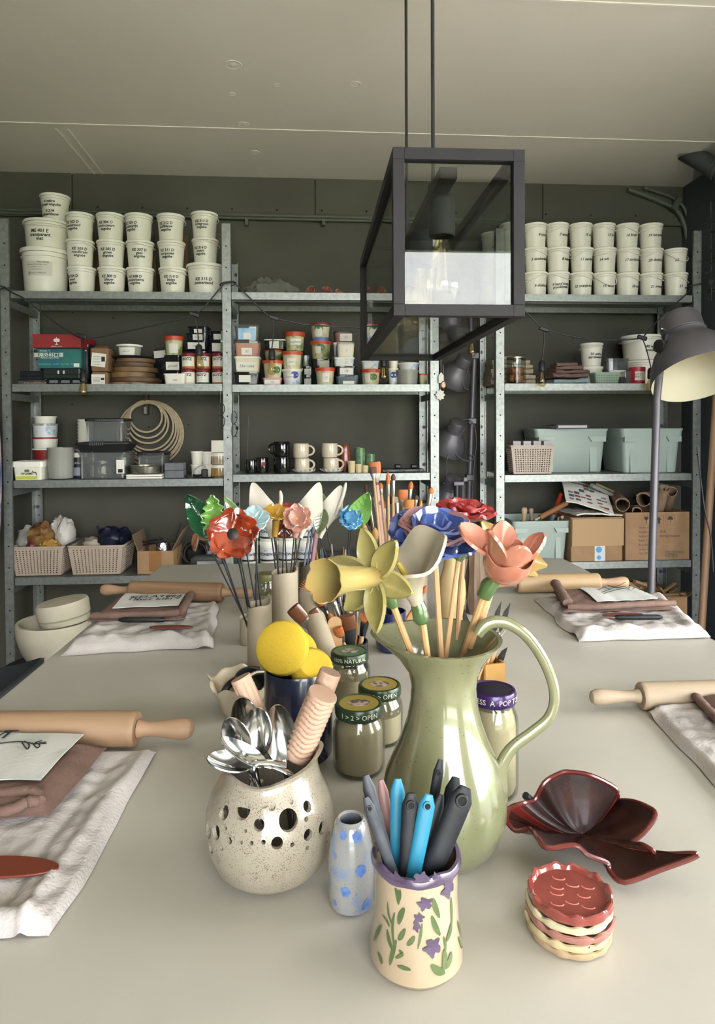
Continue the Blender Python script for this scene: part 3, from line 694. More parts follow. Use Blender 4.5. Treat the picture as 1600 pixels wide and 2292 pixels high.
# tubs by the post
def tubcol(rackz, items):
    z = rackz
    for it in items:
        kind, x0, x1, hpx, Yc = it[:5]; q = spot((x0+x1)/2, Yc, z); kk = k(q); h = hpx*kk
        if kind == 'r': tub_round((q.x, q.y, z), (x1-x0)/2*kk*.94, h, *it[5:8], **it[8])
        elif kind == 's': tub_sq((q.x, q.y, z), (x1-x0)*kk*.95, it[8].pop('d', .1), h, *it[5:8], **it[8])
        z += h+.0006
zA2 = sh('left', 1)
tubcol(zA2, [('s', 370, 420, 23, SY+.06, m_white, m_lid, 'low white tub with a scribbled label at the shelf edge', dict(d=.09, sticker=(-.3, .35, .1, .7), text='clay'))])
tubcol(zA2, [('s', 372, 408, 30, SY+.18, m_dkclear, m_dkclear, 'smoky clear tub at the foot of the stack behind the low white tub', dict(d=.1, sticker=(-.1, .4, .2, .7))),
             ('s', 372, 410, 36, SY+.17, m_dkclear, m_dkclear, 'smoky clear tub with a grey label under the orange lidded pot', dict(d=.1, sticker=(-.4, .4, .1, .6), text='proef')),
             ('r', 368, 411, 42, SY+.15, m_tubgreen, m_orange, 'yoghurt pot with orange lid and white label tilted atop smoky tubs', dict(sticker=(-.4, .7, .1, .6), taper=.84, lidh=.22))])
tubcol(zA2, [('s', 418, 468, 42, SY+.2, m_dkclear, m_dkclear, 'grey clear tub standing behind the maroon jars', dict(d=.1)), ('s', 418, 468, 35, SY+.2, m_dkclear, m_dkclear, 'grey clear tub in the middle of the stack behind the maroon jars', dict(d=.1)),
             ('s', 416, 468, 20, SY+.17, m_dkclear, m_dkclear, 'grey clear tub with a wide white label under two dark tubs', dict(d=.1, sticker=(-.35, .4, .1, .8), text='roest')),
             ('s', 420, 470, 16, SY+.17, m_dkclear, m_dkclear, 'dark clear tub with a square label second from the stack top', dict(d=.1, sticker=(-.2, .25, .1, .85), text='koper')),
             ('s', 424, 470, 15, SY+.17, m_dkclear, m_dkclear, 'dark clear tub topping the stack behind the maroon jars', dict(d=.1, sticker=(-.2, .2, .05, .6)))])
tubcol(zA2, [('s', 472, 508, 70, SY+.22, m_dkclear, m_dkclear, 'tall smoky tub at the back beside the rack post', dict(d=.1)), ('s', 472, 508, 30, SY+.22, m_dkclear, m_dkclear, 'smoky tub with a white label second from top beside the rack post', dict(d=.1, sticker=(-.35, .2, .2, .8))), ('s', 474, 508, 20, SY+.22, m_dkclear, m_dkclear, 'smoky tub with a white label topmost beside the rack post', dict(d=.1, sticker=(-.3, .2, .1, .7)))])
def glaze_jar(loc, r, h, label, side, content):
    t = thing('glaze_jar', label, 'jar', loc, 0, 'maroon lidded glaze jars'); f = lambda z: r
    MB().lathe([(0, 0), (r*.94, 0), (r, .003), (r, h*.78), (r*.95, h*.8), (0, h*.8)], 28).build('jar_body', content, t)
    MB().lathe([(r*.9, h*.8), (r*1.02, h*.8), (r*1.02, h*.97), (r*.97, h), (0, h)], 28).build('lid', m_maroon, t)
    s = wrap_label(t, f, h*.14, h*.76, -1.0, 1.0, m_paper); text_round('BOTZ', h*.24, m_ink, s, f, h*.6, side, lift=.0014, bold=.03); text_round('=\n-', h*.15, m_ink, s, f, h*.36, side, lift=.0014)
jz = zA2; m_amber = mat('amber_glaze', '#a8642a', .35); m_gg = mat('green_glaze_dark', '#3f5a44', .35)
for r in range(2):
    for c, (px, cc) in enumerate(((423, (m_cream, m_amber)), (456, (m_gg, m_amber)), (491, (m_amber, m_amber)))):
        q = spot(px+(r == 0)*(-1), SY+.085, jz); kk = k(q)
        glaze_jar((q.x, q.y, jz+r*(35*kk+.0006)), 15.5*kk, 35*kk, 'maroon lidded glaze jar lettered BOTZ, %s row, %s' % (('lower', 'upper')[r], ('beside the low white tub', 'in the middle', 'nearest the rack post')[c]), -.1, cc[r])

# middle rack
zM = sh('mid', 1); GT = 'reused food tubs of glaze'
tubcol(zM, [('s', 525, 584, 28, SY+.07, m_dkclear, m_dkclear, 'dark clear tub with white label at the bottom beside the rack post', dict(d=.1, sticker=(-.3, .15, .2, .75), group=GT)),
            ('s', 526, 584, 34, SY+.07, m_cream, m_white, 'cream tub with a wide handwritten label second from the bottom', dict(d=.1, sticker=(-.42, .38, .1, .65), text='16x rosa', group=GT)),
            ('s', 526, 584, 33, SY+.07, m_pinkclay, m_clear, 'pink brown clay tub with square label under the blue printed tub', dict(d=.1, sticker=(-.22, .2, .1, .55), text='52', group=GT)),
            ('s', 527, 583, 36, SY+.07, m_clear, m_clear, 'clear tub with light blue printed front topping the first stack', dict(d=.1, panel=m_blueprint, sticker=(-.15, .15, .12, .5), group=GT))])
tubcol(zM, [('s', 588, 632, 15, SY+.06, m_pink, m_pink, 'flat pink tub with a paper label under the orange rimmed pot', dict(d=.08, sticker=(-.4, .4, .1, .7), text='roze', group=GT)),
            ('r', 588, 634, 39, SY+.07, m_tubw, m_orange, 'orange rimmed yoghurt pot behind the hanging bulb on a pink tub', dict(seal=(.5, .45, .016, m_green), group=GT, taper=.82, lidh=.18))])
tubcol(zM, [('s', 592, 634, 28, SY+.19, m_dkclear, m_dkclear, 'dark tub at the foot of the stack behind the pink tub', dict(d=.09)), ('s', 592, 634, 28, SY+.19, m_dkclear, m_dkclear, 'dark tub in the middle of the stack behind the pink tub', dict(d=.09)),
            ('r', 590, 634, 24, SY+.19, m_tubgreen, m_orange, 'orange lidded pot half hidden behind the hanging socket', dict(group=GT)),
            ('s', 592, 640, 22, SY+.18, m_dkclear, m_white, 'dark tub with white lid and square label near the hanging bulb cable', dict(d=.1, sticker=(-.25, .2, .1, .8), group=GT))])
tubcol(zM, [('r', 631, 676, 35, SY+.07, m_tubblue, m_white, 'white tub with a blue oval emblem and tilted label at the shelf edge', dict(seal=(.35, .62, .016, m_navy), sticker=(-.75, .2, .3, .7), group=GT, text='Danone')),
            ('r', 630, 677, 39, SY+.07, m_tubw, m_orange, 'red rimmed pot with yellow print resting on the blue emblem tub', dict(sticker=(-.5, .4, .2, .58), group=GT, taper=.82, text='rutiel', lidh=.2)),
            ])
tubcol(zM, [('s', 640, 682, 40, SY+.2, m_dkclear, m_dkclear, 'dark tub at the bottom behind the blue emblem tub', dict(d=.1)), ('s', 640, 682, 38, SY+.2, m_dkclear, m_dkclear, 'dark tub stacked behind the red rimmed pot', dict(d=.1)),
            ('r', 636, 683, 41, SY+.18, m_tubgreen, m_orange, 'green printed pot with orange lid and blank label, tilted on its stack', dict(sticker=(-.45, .75, .3, .62), group=GT, taper=.84, text='as glazuur', lidh=.24))])
tubcol(zM, [('s', 676, 702, 24, SY+.2, m_dkclear, m_dkclear, 'small grey tub low in the shadow between pot stacks', dict(d=.09, sticker=(-.3, .3, .1, .7))), ('s', 676, 702, 20, SY+.2, m_dkclear, m_dkclear, 'small grey tub with label between the pot stacks', dict(d=.09, sticker=(-.3, .3, .1, .7))), ('s', 675, 693, 24, SY+.19, m_clear, m_clear, 'small clear beaker tub on two grey tubs', dict(d=.06))])
tubcol(zM, [('r', 705, 751, 38, SY+.07, m_tubw, m_orange, 'red lidded pot with tilted white label at the foot of the tallest stack', dict(sticker=(-.35, .45, .15, .68), group=GT, taper=.82, text='12', lidh=.2))])
tubcol(zM, [('s', 695, 742, 38, SY+.21, m_dkclear, m_dkclear, 'smoky tub behind the red lidded pot', dict(d=.1)), ('s', 696, 742, 21, SY+.18, m_dkclear, m_dkclear, 'smoky tub with square label under the two printed pots', dict(d=.1, sticker=(-.1, .4, .1, .8), group=GT)),
            ('r', 694, 742, 40, SY+.17, m_tubgreen, m_orange, 'printed pot with green emblem and orange rim, second from the top of the tallest stack', dict(seal=(-.05, .62, .017, m_green), sticker=(-.6, .0, .3, .68), group=GT, taper=.8, lidh=.2)),
            ('r', 694, 740, 39, SY+.17, m_tubw, m_red, 'printed pot with red lid and blue foot topping the tallest stack', dict(seal=(-.2, .68, .018, m_green), sticker=(-.6, .2, .25, .65), group=GT, taper=.82, lidh=.1, band=(.02, .2, mat('blue_band', '#4a76a8', .5))))])
tubcol(zM, [('s', 750, 803, 20, SY+.07, mat('slate_blue_plastic', '#3c5058', .45), m_dkclear, 'slate blue flat tub with label at the shelf edge', dict(d=.1, sticker=(-.2, .3, .05, .4), group=GT)), ('s', 752, 796, 20, SY+.07, m_dkclear, m_dkclear, 'dark clear tub with rounded label on the slate blue tub', dict(d=.1, sticker=(-.35, .35, .1, .8), text='34', group=GT)),
            ('s', 746, 793, 19, SY+.07, m_tubblue, m_lid, 'pale blue white margarine tub with wide lid flange', dict(d=.1, sticker=(-.15, .3, .1, .7), text='27', group=GT)), ('s', 753, 793, 33, SY+.08, m_cream, m_frost, 'grey cream tub with square label under the lamp frame', dict(d=.1, sticker=(-.2, .25, .2, .75), text='1', group=GT))])
tubcol(zM, [('s', 745, 790, 62, SY+.21, m_dkclear, m_dkclear, 'tall dark tub at the back under the brown tub', dict(d=.09)), ('s', 744, 790, 34, SY+.2, m_tubblue, m_white, 'white tub with a blue oval print at the back', dict(d=.09, panel=m_navy)), ('s', 746, 790, 24, SY+.2, mat('brown_tub', '#6d4238', .45), m_dkclear, 'brown filled tub with white label on the rear stack', dict(d=.09, sticker=(-.2, .45, .15, .8), text='5x', group=GT))])
tubcol(zM, [('r', 806, 852, 35, SY+.08, m_tubw, m_orange, 'red rimmed pot with a round green emblem under the pendant lamp', dict(seal=(.25, .5, .016, m_green), sticker=(-.7, -.1, .15, .7), group=GT, taper=.84, lidh=.22)), ('s', 808, 848, 18, SY+.09, m_tubblue, m_tubblue, 'small white blue tub stacked on the green emblem pot', dict(d=.08, group=GT))])
tubcol(zM, [('r', 868, 892, 38, SY+.1, m_tubblue, m_white, 'slim white tub with navy oval print beside a hanging bulb', dict(seal=(.0, .6, .014, m_navy), group=GT)), ('r', 869, 892, 20, SY+.1, m_white, m_white, 'small white tub on top of the slim navy printed tub', dict(group=GT))])
tubcol(zM, [('r', 886, 938, 33, SY+.08, m_frost, m_frost, 'wide frosted clear tub near the end of the middle rack', dict(group=GT, taper=.88)), ('r', 890, 940, 16, SY+.09, m_tubblue, m_white, 'flat white blue tub on the frosted clear tub', dict(group=GT))])
tubcol(zM, [('s', 936, 956, 26, SY+.12, m_tubgreen, m_orange, 'small brown printed tub at the very end of the middle rack', dict(d=.06))])

# right rack, second shelf
zQ = sh('right', 1)
def cloth_fold(name, label, cat, cx, Yc, z, w, d, layers, m, seed=0, rz=0):
    t = thing(name, label, cat, (cx, Yc, z), rz); zz = 0
    for i, (h, s, dx) in enumerate(layers):
        mb = MB(); rings = []
        for u in range(13):
            x = (u/12-.5)*w*s; ring = []
            for j in range(12):
                a = 2*PI*j/12; ca, sa = math.cos(a), math.sin(a)
                yy = math.copysign(abs(ca)**.5, ca)*d/2*s; hh = math.copysign(abs(sa)**.7, sa)*h/2
                e = N3((x*14, yy*14, i*2.3), 1.6, seed)*.010
                ring.append((x+dx+.006*N3((yy*20, i, 0), 1, seed), yy+N3((x*9, i*3, 0), 2, seed)*.012, zz+h/2+hh*(1+.0*e)+(e if sa > 0 else max(e*.3, -.002 if i else 0))))
            rings.append(ring)
        loft(mb, rings); mb.build('fold', m, t); zz += h*.9
    return t
m_canvas = mat('beige_canvas', '#b3a993', .9, col2='#a59b86', sc=40, bump=.3, bsc=180); m_mauve = mat('mauve_brown_cotton', '#7b6259', .9, col2='#6f574f', sc=20, bump=.2, bsc=90)
q = spot(1150, SY+.13, zQ)
cloth_fold('folded_cloth', 'thick pile of folded beige canvas cloths behind the walnut jar', 'cloth', q.x, SY+.218, zQ, .215, .165, [(.03, 1, 0), (.028, .98, .003), (.028, .95, -.004), (.026, .9, .0), (.024, .86, -.008), (.02, .6, -.02)], m_canvas, 3)
q = spot(1155, SY+.06, zQ); kk = k(q)
t = thing('nut_jar', 'glass jar full of brown walnuts with a metal lid', 'jar', (q.x, q.y, zQ)); R2, H2 = 21*kk, 61*kk
MB().lathe([(0, .001), (R2*.95, .001), (R2, .004), (R2, H2*.93), (R2*.98, H2*.93), (R2*.97, .004), (0, .004)], 28).build('glass', m_glass, t)
MB().lathe([(R2*.9, H2*.93), (R2*1.02, H2*.93), (R2*1.02, H2*.985), (R2*.95, H2), (0, H2)], 28).build('lid', mat('brass_lid', '#8d8672', .35, .8), t)
m_nut = mat('walnut_shell', '#a0673e', .55, col2='#7c4a29', sc=60, bump=.3, bsc=120)
nut = None; nr = 10*kk
for lay in range(5):
    for j in range(6 if lay % 2 == 0 else 5):
        a = j*1.15+lay*.6; rr = R2-nr-.0025 if j < 6 else 0
        zz = .006+nr+lay*nr*1.62
        if zz+nr > H2*.9: continue
        me = cached('nut', lambda: MB().lathe([(0, -nr), (nr*.6, -nr*.8), (nr*.98, -nr*.2), (nr*.98, nr*.2), (nr*.6, nr*.8), (0, nr)], 10).mesh('walnut', m_nut))
        link('walnut', me, t, (rr*math.cos(a), rr*math.sin(a), zz), rot=(rnd.uniform(0, 1), rnd.uniform(0, 1), a))
q = spot(1268, SY+.12, zQ)
cloth_fold('folded_aprons', 'rumpled heap of folded mauve brown aprons beside a hanging bulb', 'apron', q.x, SY+.14, zQ+.03, .17, .16, [(.022, 1, 0), (.02, .96, .006), (.02, .8, .0), (.018, .6, -.005)], m_mauve, 9)
cloth_fold('folded_towel', 'flat pale blue folded cloth under the mauve aprons', 'cloth', q.x-.01, SY+.12, zQ, .16, .17, [(.024, 1, 0)], mat('pale_blue_cotton', '#8fa3a8', .9, bump=.2, bsc=90), 4)
q = spot(1323, SY+.13, zQ); kk = k(q)
t0 = tub_round((q.x, q.y, zQ), 24*kk, 40*kk, m_white, m_lid, 'short white tub under the tall tub marked 50 witte', None, None, .9)
bucket((q.x, q.y, zQ+40*kk+.0006), 24*kk, 20*kk, 52*kk, 'white bucket marked 50 witte aardewerk standing on a short tub', 'glaze buckets on the second shelf', '50 witte\naardewerk', .017, .1, .45, .15, -1.4)
q = spot(1371, SY+.16, zQ); kk = k(q)
t = tub_sq((q.x, q.y, zQ), 50*kk, .12, 58*kk, m_clear, m_clear, 'clear lidded box with printed label behind the green woven basket', None, (-.35, .35, .3, .55), 'BAND', .95, name='clear_box', cat='box')
q = spot(1352, SY+.06, zQ); kk = k(q); w_, h_ = 60*kk, 25*kk
t = thing('woven_basket', 'small sage green woven plastic basket at the shelf edge', 'basket', (q.x, q.y, zQ))
mg = mat('sage_plastic', '#8fa594', .5); mb = MB(); O = lambda s, z: [(x, y, z) for x, y in rrect(w_*s, .085*s, .012)]
loft(mb, [O(.84, 0), O(.86, .002), O(.97, h_*.86), O(.95, h_*.86), O(.84, .003)]); mb.build('wall', mg, t)
mb = MB(); loft(mb, [O(.98, h_*.84), O(1.02, h_*.84), O(1.02, h_), O(.95, h_), O(.94, h_*.84)], False, False); mb.build('rim', mg, t)
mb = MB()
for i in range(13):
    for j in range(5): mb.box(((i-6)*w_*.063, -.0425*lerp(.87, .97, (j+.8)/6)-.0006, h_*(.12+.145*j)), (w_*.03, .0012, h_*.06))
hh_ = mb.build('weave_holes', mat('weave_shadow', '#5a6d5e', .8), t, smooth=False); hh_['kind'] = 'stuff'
q = spot(1434, SY+.19, zQ); kk = k(q)
bucket((q.x, q.y, zQ), 42*kk, 38*kk, 54*kk, 'wide white bucket lowest of the pair behind the red jar', 'glaze buckets on the second shelf', None)
bucket((q.x, q.y, zQ+54*kk+.0006), 42*kk, 36*kk, 56*kk, 'wide white bucket marked 90 witte speckle on top of another bucket', 'glaze buckets on the second shelf', '90 witte\nspeckled', .019, .15, .45, .2, -1.2)
q = spot(1425, SY+.06, zQ); kk = k(q); r2, h2_ = 17.5*kk, 38*kk
t = thing('glaze_jar', 'red jar with a white label beside the hanging bulb near the floor lamp', 'jar', (q.x, q.y, zQ)); mr_ = mat('crimson_plastic', '#a62c3a', .4)
MB().lathe([(0, 0), (r2*.95, 0), (r2, .003), (r2, h2_*.76), (0, h2_*.78)], 28).build('jar_body', mr_, t); MB().lathe([(r2*.9, h2_*.76), (r2*1.03, h2_*.76), (r2*1.03, h2_*.98), (0, h2_)], 28).build('lid', mr_, t)
s = wrap_label(t, lambda z: r2, h2_*.2, h2_*.72, -.7, 1.1, m_paper); text_round('BOTZ\n9101', h2_*.16, m_ink, s, lambda z: r2, h2_*.46, -.35, lift=.0014)
q = spot(1392, SY+.1, zQ); t = thing('glass_tumbler', 'empty clear glass box standing beside the red jar', 'glass', (q.x+.004, q.y-.03, zQ)); MB().box((0, 0, .03), (.03, .05, .06)).build('glass', m_clear, t, smooth=False, bevel=.003)
# top shelf of the middle rack
zT = sh('mid', 0); q = spot(607, SY+.14, zT)
mb = MB(); 
def bagf(u, v):
    a = 2*PI*v; R = math.sin(PI*min(1, u*1.0+.001)*.5); n = N3((math.cos(a)*2, math.sin(a)*2, u*4), 1.6, 4)
    return (.135*R*math.cos(a)*(1+.25*n), .09*R*math.sin(a)*(1+.25*n), max(.002, .085*math.cos(u*PI/2)*(1+.5*N3((math.cos(a)*R*3, math.sin(a)*R*3, 1), 1.3, 8))))
mb.sheet(16, 28, bagf, .001, True)
t = thing('plastic_bag', 'crumpled clear plastic bag of dark scraps on the top shelf', 'bag', (q.x, q.y, zT)); mb.build('film', clear('crumpled_film', '#c9ccc4', 1.5, .12, .22, '#b9bcb0'), t)
mb = MB(); mb.sheet(10, 20, lambda u, v: tuple(Vector(bagf(min(u, .999), v))*.72+Vector((-.02, 0, 0))), .001, True); mb.build('contents', mat('dark_scraps', '#33332e', .7, bump=.4, bsc=30), t)
m_rose = mat('dusty_pink_petal', '#a05a58', .7, col2='#8c4346', sc=30); m_rose2 = mat('faded_cream_petal', '#b08c70', .7)
def dried_rose(loc, r, label, m, tiltv):
    t = thing('dried_rose', label, 'flower', m=frame(loc, tiltv))
    for L in range(4):
        for i in range(5):
            a0 = i*2*PI/5+L*.6; rr = r*(.3+.23*L)
            MB().sheet(6, 6, lambda u, v: ((rr*(.35+.65*u**.6))*math.cos(a0+(v-.5)*1.5)*(1-.1*u), (rr*(.35+.65*u**.6))*math.sin(a0+(v-.5)*1.5), r*(.95-.16*L)*u-.25*r+.1*r*math.sin(v*PI)), .0012).build('petal', m if (L+i) % 3 else m_rose2, t)
    MB().lathe([(0, -r*.3), (r*.25, -r*.25), (r*.5, 0), (0, r*.1)], 10).build('calyx', mat('dry_green', '#5b5a38', .8), t)
for px, r, lab, tv, yy in ((697, .029, 'round dusty pink dried rose nearest the plastic bag', (-.3, -.8, .45), .10), (731, .029, 'dried pink and cream rose tilted up in the middle of three', (.2, -.6, .7), .12), (757, .024, 'small dark pink dried rose nearest the lamp', (.5, -.7, .4), .12)):
    q = spot(px, SY+yy, zT); dried_rose((q.x, q.y, zT+r*(.75 if px != 731 else 1.0)), r, lab, m_rose, tv)
q = spot(745, SY+.13, zT); tag(MB().tube(catmull([(q.x-.1, q.y, zT+.006), (q.x-.02, q.y-.03, zT+.01), (q.x+.09, q.y-.02, zT+.006)]), .003, 6).build('dried_twig', mat('dry_stem', '#4d4a2c', .8)), 'dry brown twig lying under the dried roses', 'stem')

# ------------------------------------------------------------------ third shelf, left rack
zB = sh('left', 2)
q = spot(74, SY+.07, zB); kk = k(q); w_, h_ = 64*kk, 41*kk
t = tub_sq((q.x, q.y, zB), w_, .12, h_, m_white, m_lid, 'white rectangular tub with a green leaf logo and a brown worm', None, None, None, .9, lidh=.3)
MB().box((-w_*.02, -.0572, h_*.13), (w_*.68, .0012, h_*.16)).build('printed_band', mat('lime_print', '#b5c04a', .5), t, smooth=False)
for s in (-1, 1): MB().lathe([(0, .0005), (.006, 0)], 10, frame((s*.005-.002, -.0585, h_*.5), (0, -1, 0))).build('leaf_emblem', m_green, t)
text_flat('WORMY', h_*.17, m_ink, t, Matrix.Translation((0, -.0583, h_*.34)), bold=.02)
MB().tube(catmull([(w_*.16, -.0585, h_*.5), (w_*.2, -.0585, h_*.42), (w_*.28, -.0585, h_*.4), (w_*.31, -.0585, h_*.25)], 5), .002, 5).build('worm_print', mat('brown_print', '#6d4a33', .6), t)
q = spot(137, SY+.07, zB); kk = k(q); R2, H2 = 28*kk, 70*kk
t = thing('measuring_jug', 'frosted plastic measuring jug beside the wormy tub', 'jug', (q.x, q.y, zB))
MB().lathe([(0, .002), (R2*.85, .002), (R2*.92, .004), (R2*.93, .012), (R2*.98, H2*.5), (R2*1.02, H2*.97), (R2*1.06, H2), (R2*1.0, H2), (R2*.96, H2*.5), (R2*.9, .012), (0, .006)], 32).build('jug_body', m_frost, t)
MB().tube(catmull([(R2*.5, R2*.75, H2*.9), (R2*1.0, R2*1.3, H2*.85), (R2*.95, R2*1.3, H2*.4), (R2*.5, R2*.75, H2*.3)]), .005, 8).build('handle', m_frost, t)
q = spot(175, SY+.12, zB); kk = k(q)
t = thing('navy_pot', 'dark navy tub with white lid and pale round print', 'tub', (q.x+.004, q.y, zB)); R2, H2 = 16*kk, 58*kk
MB().lathe([(0, 0), (R2*.96, 0), (R2, .003), (R2, H2*.8), (0, H2*.8)], 28).build('body', mat('navy_plastic', '#171c2c', .4), t); MB().lathe([(R2*.9, H2*.8), (R2*1.05, H2*.8), (R2*1.05, H2*.97), (0, H2)], 28).build('lid', m_white, t)
s = wrap_label(t, lambda z: R2, H2*.1, H2*.42, -.5, .5, mat('pale_print', '#8b8f9a', .5), 'printed_ring'); text_round('TEXTUUR', .012, m_paper, t, lambda z: R2, H2*.58, .2)
# stack of red and white tubs at the back
q = spot(103, SY+.2, zB); kk = k(q); zz = zB
for r, h, b, l, lab in ((27, 40, m_dkclear, m_frost, 'smoky tub at the foot of the red rimmed stack'), (26, 24, m_red, m_white, 'red lidded tub in the back stack above the smoky tub'), (26, 24, m_white, m_red, 'white tub with red lid in the back stack'), (26, 30, m_tubblue, m_frost, 'clear printed tub near the top of the back stack'), (23, 16, m_white, m_lid, 'tilted white tub lid crowning the back stack')):
    tub_round((q.x, q.y, zz), r*kk, h*kk, b, l, lab, 'reused tubs at the back of the third shelf', None, .92, rz=.3); zz += h*kk+.0006
q = spot(192, SY+.27, zB); kk = k(q); zz = zB
for i in range(14):
    me = cached('pcup', lambda: MB().lathe([(0, 0), (12*kk, 0), (16*kk, 30*kk), (17.2*kk, 30*kk), (17.2*kk, 31.6*kk), (15.6*kk, 31.6*kk), (11.5*kk, 1.2*kk), (0, 1.2*kk)], 24).mesh('plastic_cup', m_white))
    o = link('plastic_cup', me, None, (q.x, q.y, zB+i*7.2*kk)); tag(o, 'white plastic cup nested in the tall stack behind the clear boxes', 'cup', 'nested white plastic cups')
# clear boxes with black lids
def clear_box(c, w, d, h, label, lid=None, rz=0, latch=True, openb=True):
    t = thing('clear_box', label, 'box', c, rz); mb = MB(); O = lambda s, z: [(x, y, z) for x, y in rrect(w*s, d*s, .012)]
    loft(mb, [O(.9, 0), O(.92, .003), O(1, h*.9), O(1.03, h*.9), O(1.03, h*.96), O(.985, h*.96), O(.9, .004)]); mb.build('box_wall', m_clear, t, ang=30)
    for s in (-1, 1): MB().box((s*w*.43, -d/2*.96, h*.46), (.006, .003, h*.86)).build('rib', clear('rib_plastic', '#ffffff', 1.6, .02, .25), t, smooth=False)
    if lid:
        mb = MB(); loft(mb, [O(1.03, h*.97), O(1.06, h*.97), O(1.06, h*1.08), O(1.0, h*1.12), O(.9, h*1.12), O(.88, h*1.09)]); l = mb.build('lid', m_black, t, ang=30)
        for s in (-1, 1):
            for i in range(5): MB().box((s*w*.12+(i-2)*.008, -d*.531, h*1.02), (.004, .004, h*.09)).build('grip_rib', m_dark, l)
    return t
q = spot(240, SY+.11, zB); kk = k(q); hB = 60*kk
t = clear_box((q.x+.004, SY+.11, zB), 100*kk, .17, hB, 'large clear open box of metal tins and wire on the third shelf')
for i, (x, y, r, h) in enumerate(((-.02, -.01, .038, .07), (.06, .02, .036, .085), (-.07, .03, .03, .05))):
    MB().lathe([(0, 0), (r, 0), (r, h), (r*.95, h), (r*.94, .004), (0, .004)], 24).build('tin', mat('old_tin', '#a8a49a', .35, .8), t, loc=(x, y, .006))
for i in range(4): MB().tube([(.035*math.cos(a)+.01, -.062+i*.003, .038+.03*math.sin(a)*(1-.1*i)) for a in [2*PI*j/20 for j in range(20)]], .0012, 5, closed=True).build('wire_ring', m_galv, t)
lbl = MB().box((104*kk*.38, -.091, hB*.45), (.034, .001, hB*.5)).build('sticker', m_paper, t, smooth=False); MB().box((104*kk*.38, -.0918, hB*.3), (.02, .0006, .016)).build('printed_patch', m_ink, lbl, smooth=False)
q2 = spot(243, SY+.13, zB+hB); z_ = zB+hB*.97
t = thing('box_lid', 'black plastic box lid lying across the open clear box', 'lid', (q2.x, SY+.11, z_+.002), .06); mb = MB(); O = lambda s, z: [(x, y, z) for x, y in rrect(.235*s, .19*s, .02)]
loft(mb, [O(.86, 0), O(.9, .012), O(1, .03), O(1.02, .034), O(1.0, .042), O(.9, .042), O(.85, .03)]); mb.build('lid_shell', m_black, t)
for i in range(7): MB().box((-.05+i*.009, -.0955, .036), (.005, .003, .014)).build('grip_rib', m_dark, t)
q3 = spot(250, SY+.14, zB)
clear_box((q3.x, SY+.11, z_+.046), 80*kk, .16, 46*kk, 'clear box with black lid stacked on the black tray lid', True, .05)
q = spot(340, SY+.17, zB)
clear_box((q.x, SY+.22, zB), 60*kk, .12, 50*kk, 'small clear box with black lid behind the white trays', True, -.04)
q = spot(329, SY+.07, zB)
t = thing('white_tray', 'two stacked flat white trays under a metal tin', 'tray', (q.x, SY+.07, zB))
for i in range(2): MB().poly(rrect(78*kk, .12, .008), i*.0105, i*.0105+.009).build('tray', m_lid, t, bevel=.003, smooth=False)
R2 = 33*kk
tag(MB().lathe([(0, 0), (R2*.9, 0), (R2*.96, .012), (R2, .03), (R2*1.04, .032), (R2*1.0, .034), (R2*.93, .012), (0, .004)], 32).build('tin_pan', mat('polished_tin', '#b5b2a4', .25, .9), loc=(q.x-.004, SY+.07, zB+.0225)), 'shallow round metal tin on white trays', 'tin')
m_ston = mat('grey_foam_block', '#6c7073', .8, col2='#62666a', sc=30)
q = spot(393, SY+.08, zB); kk = k(q)
for i, lab in enumerate(('grey rounded block at the bottom beside the metal tin', 'grey rounded block on top of its twin')):
    o = MB().poly(rrect(41*kk, .08, .006), 0, 16.5*kk).build('foam_block', m_ston, bevel=.003, loc=(q.x-i*.001, q.y, zB+i*(16.5*kk+.0006))); tag(o, lab, 'block', 'grey foam blocks')
# white beakers and lidded jars
for i, (px, r, h, z, lab) in enumerate(((441, 13, 27, 0, 'white beaker at the lower front of the beaker pair'), (441, 13, 29, 27, 'white beaker stacked on top beside another beaker'), (463, 11, 27, 0, 'slim white beaker behind the wired clip'), (463, 11, 28, 27, 'slim white beaker stacked on another slim beaker'))):
    q = spot(px, SY+.14, zB); kk = k(q)
    o = MB().lathe([(0, 0), (r*kk*.85, 0), (r*kk, h*kk*.85), (r*kk*1.1, h*kk*.86), (r*kk*1.1, h*kk), (r*kk*.9, h*kk*.98), (0, h*kk*.96)], 22).build('beaker', m_white, loc=(q.x, q.y, zB+z*kk+(.0006 if z else 0))); tag(o, lab, 'beaker', 'white beakers')
q = spot(490, SY+.15, zB); kk = k(q); R2 = 16*kk; H2 = 26*kk
for i, (cc, lab) in enumerate((('#a8842f', 'glass jar with yellow contents under another jar'), ('#b5a58c', 'glass jar with pale contents and white lid'))):
    t = thing('lidded_jar', lab, 'jar', (q.x, q.y, zB+i*(H2+.0006))); MB().lathe([(0, 0), (R2, 0), (R2*1.02, H2*.4), (R2, H2*.7), (0, H2*.7)], 24).build('jar_body', mat('jar_fill_%d' % i, cc, .3, col2='#8a7a5a', sc=30, coat=.6), t); MB().lathe([(R2*.9, H2*.7), (R2*1.08, H2*.7), (R2*1.08, H2*.97), (0, H2)], 24).build('lid', m_lid, t)
o = MB().poly(rrect(30*kk, .03, .006), 0, 27*kk).build('white_carton', m_white, bevel=.003, loc=(q.x-.003, q.y, zB+2*(H2+.0006)+.0005)); tag(o, 'plain white carton standing on two glass jars', 'carton')
q = spot(455, SY+.05, zB); t = thing('wire_clip', 'black clip lamp with a looped wire on the shelf edge', 'clip', (q.x, q.y, zB))
MB().box((.006, 0, .02), (.026, .03, .038)).build('clip_body', m_black, t, bevel=.005); MB().box((.0, 0, .003), (.09, .05, .005)).build('foot', m_dkclear, t, bevel=.001)
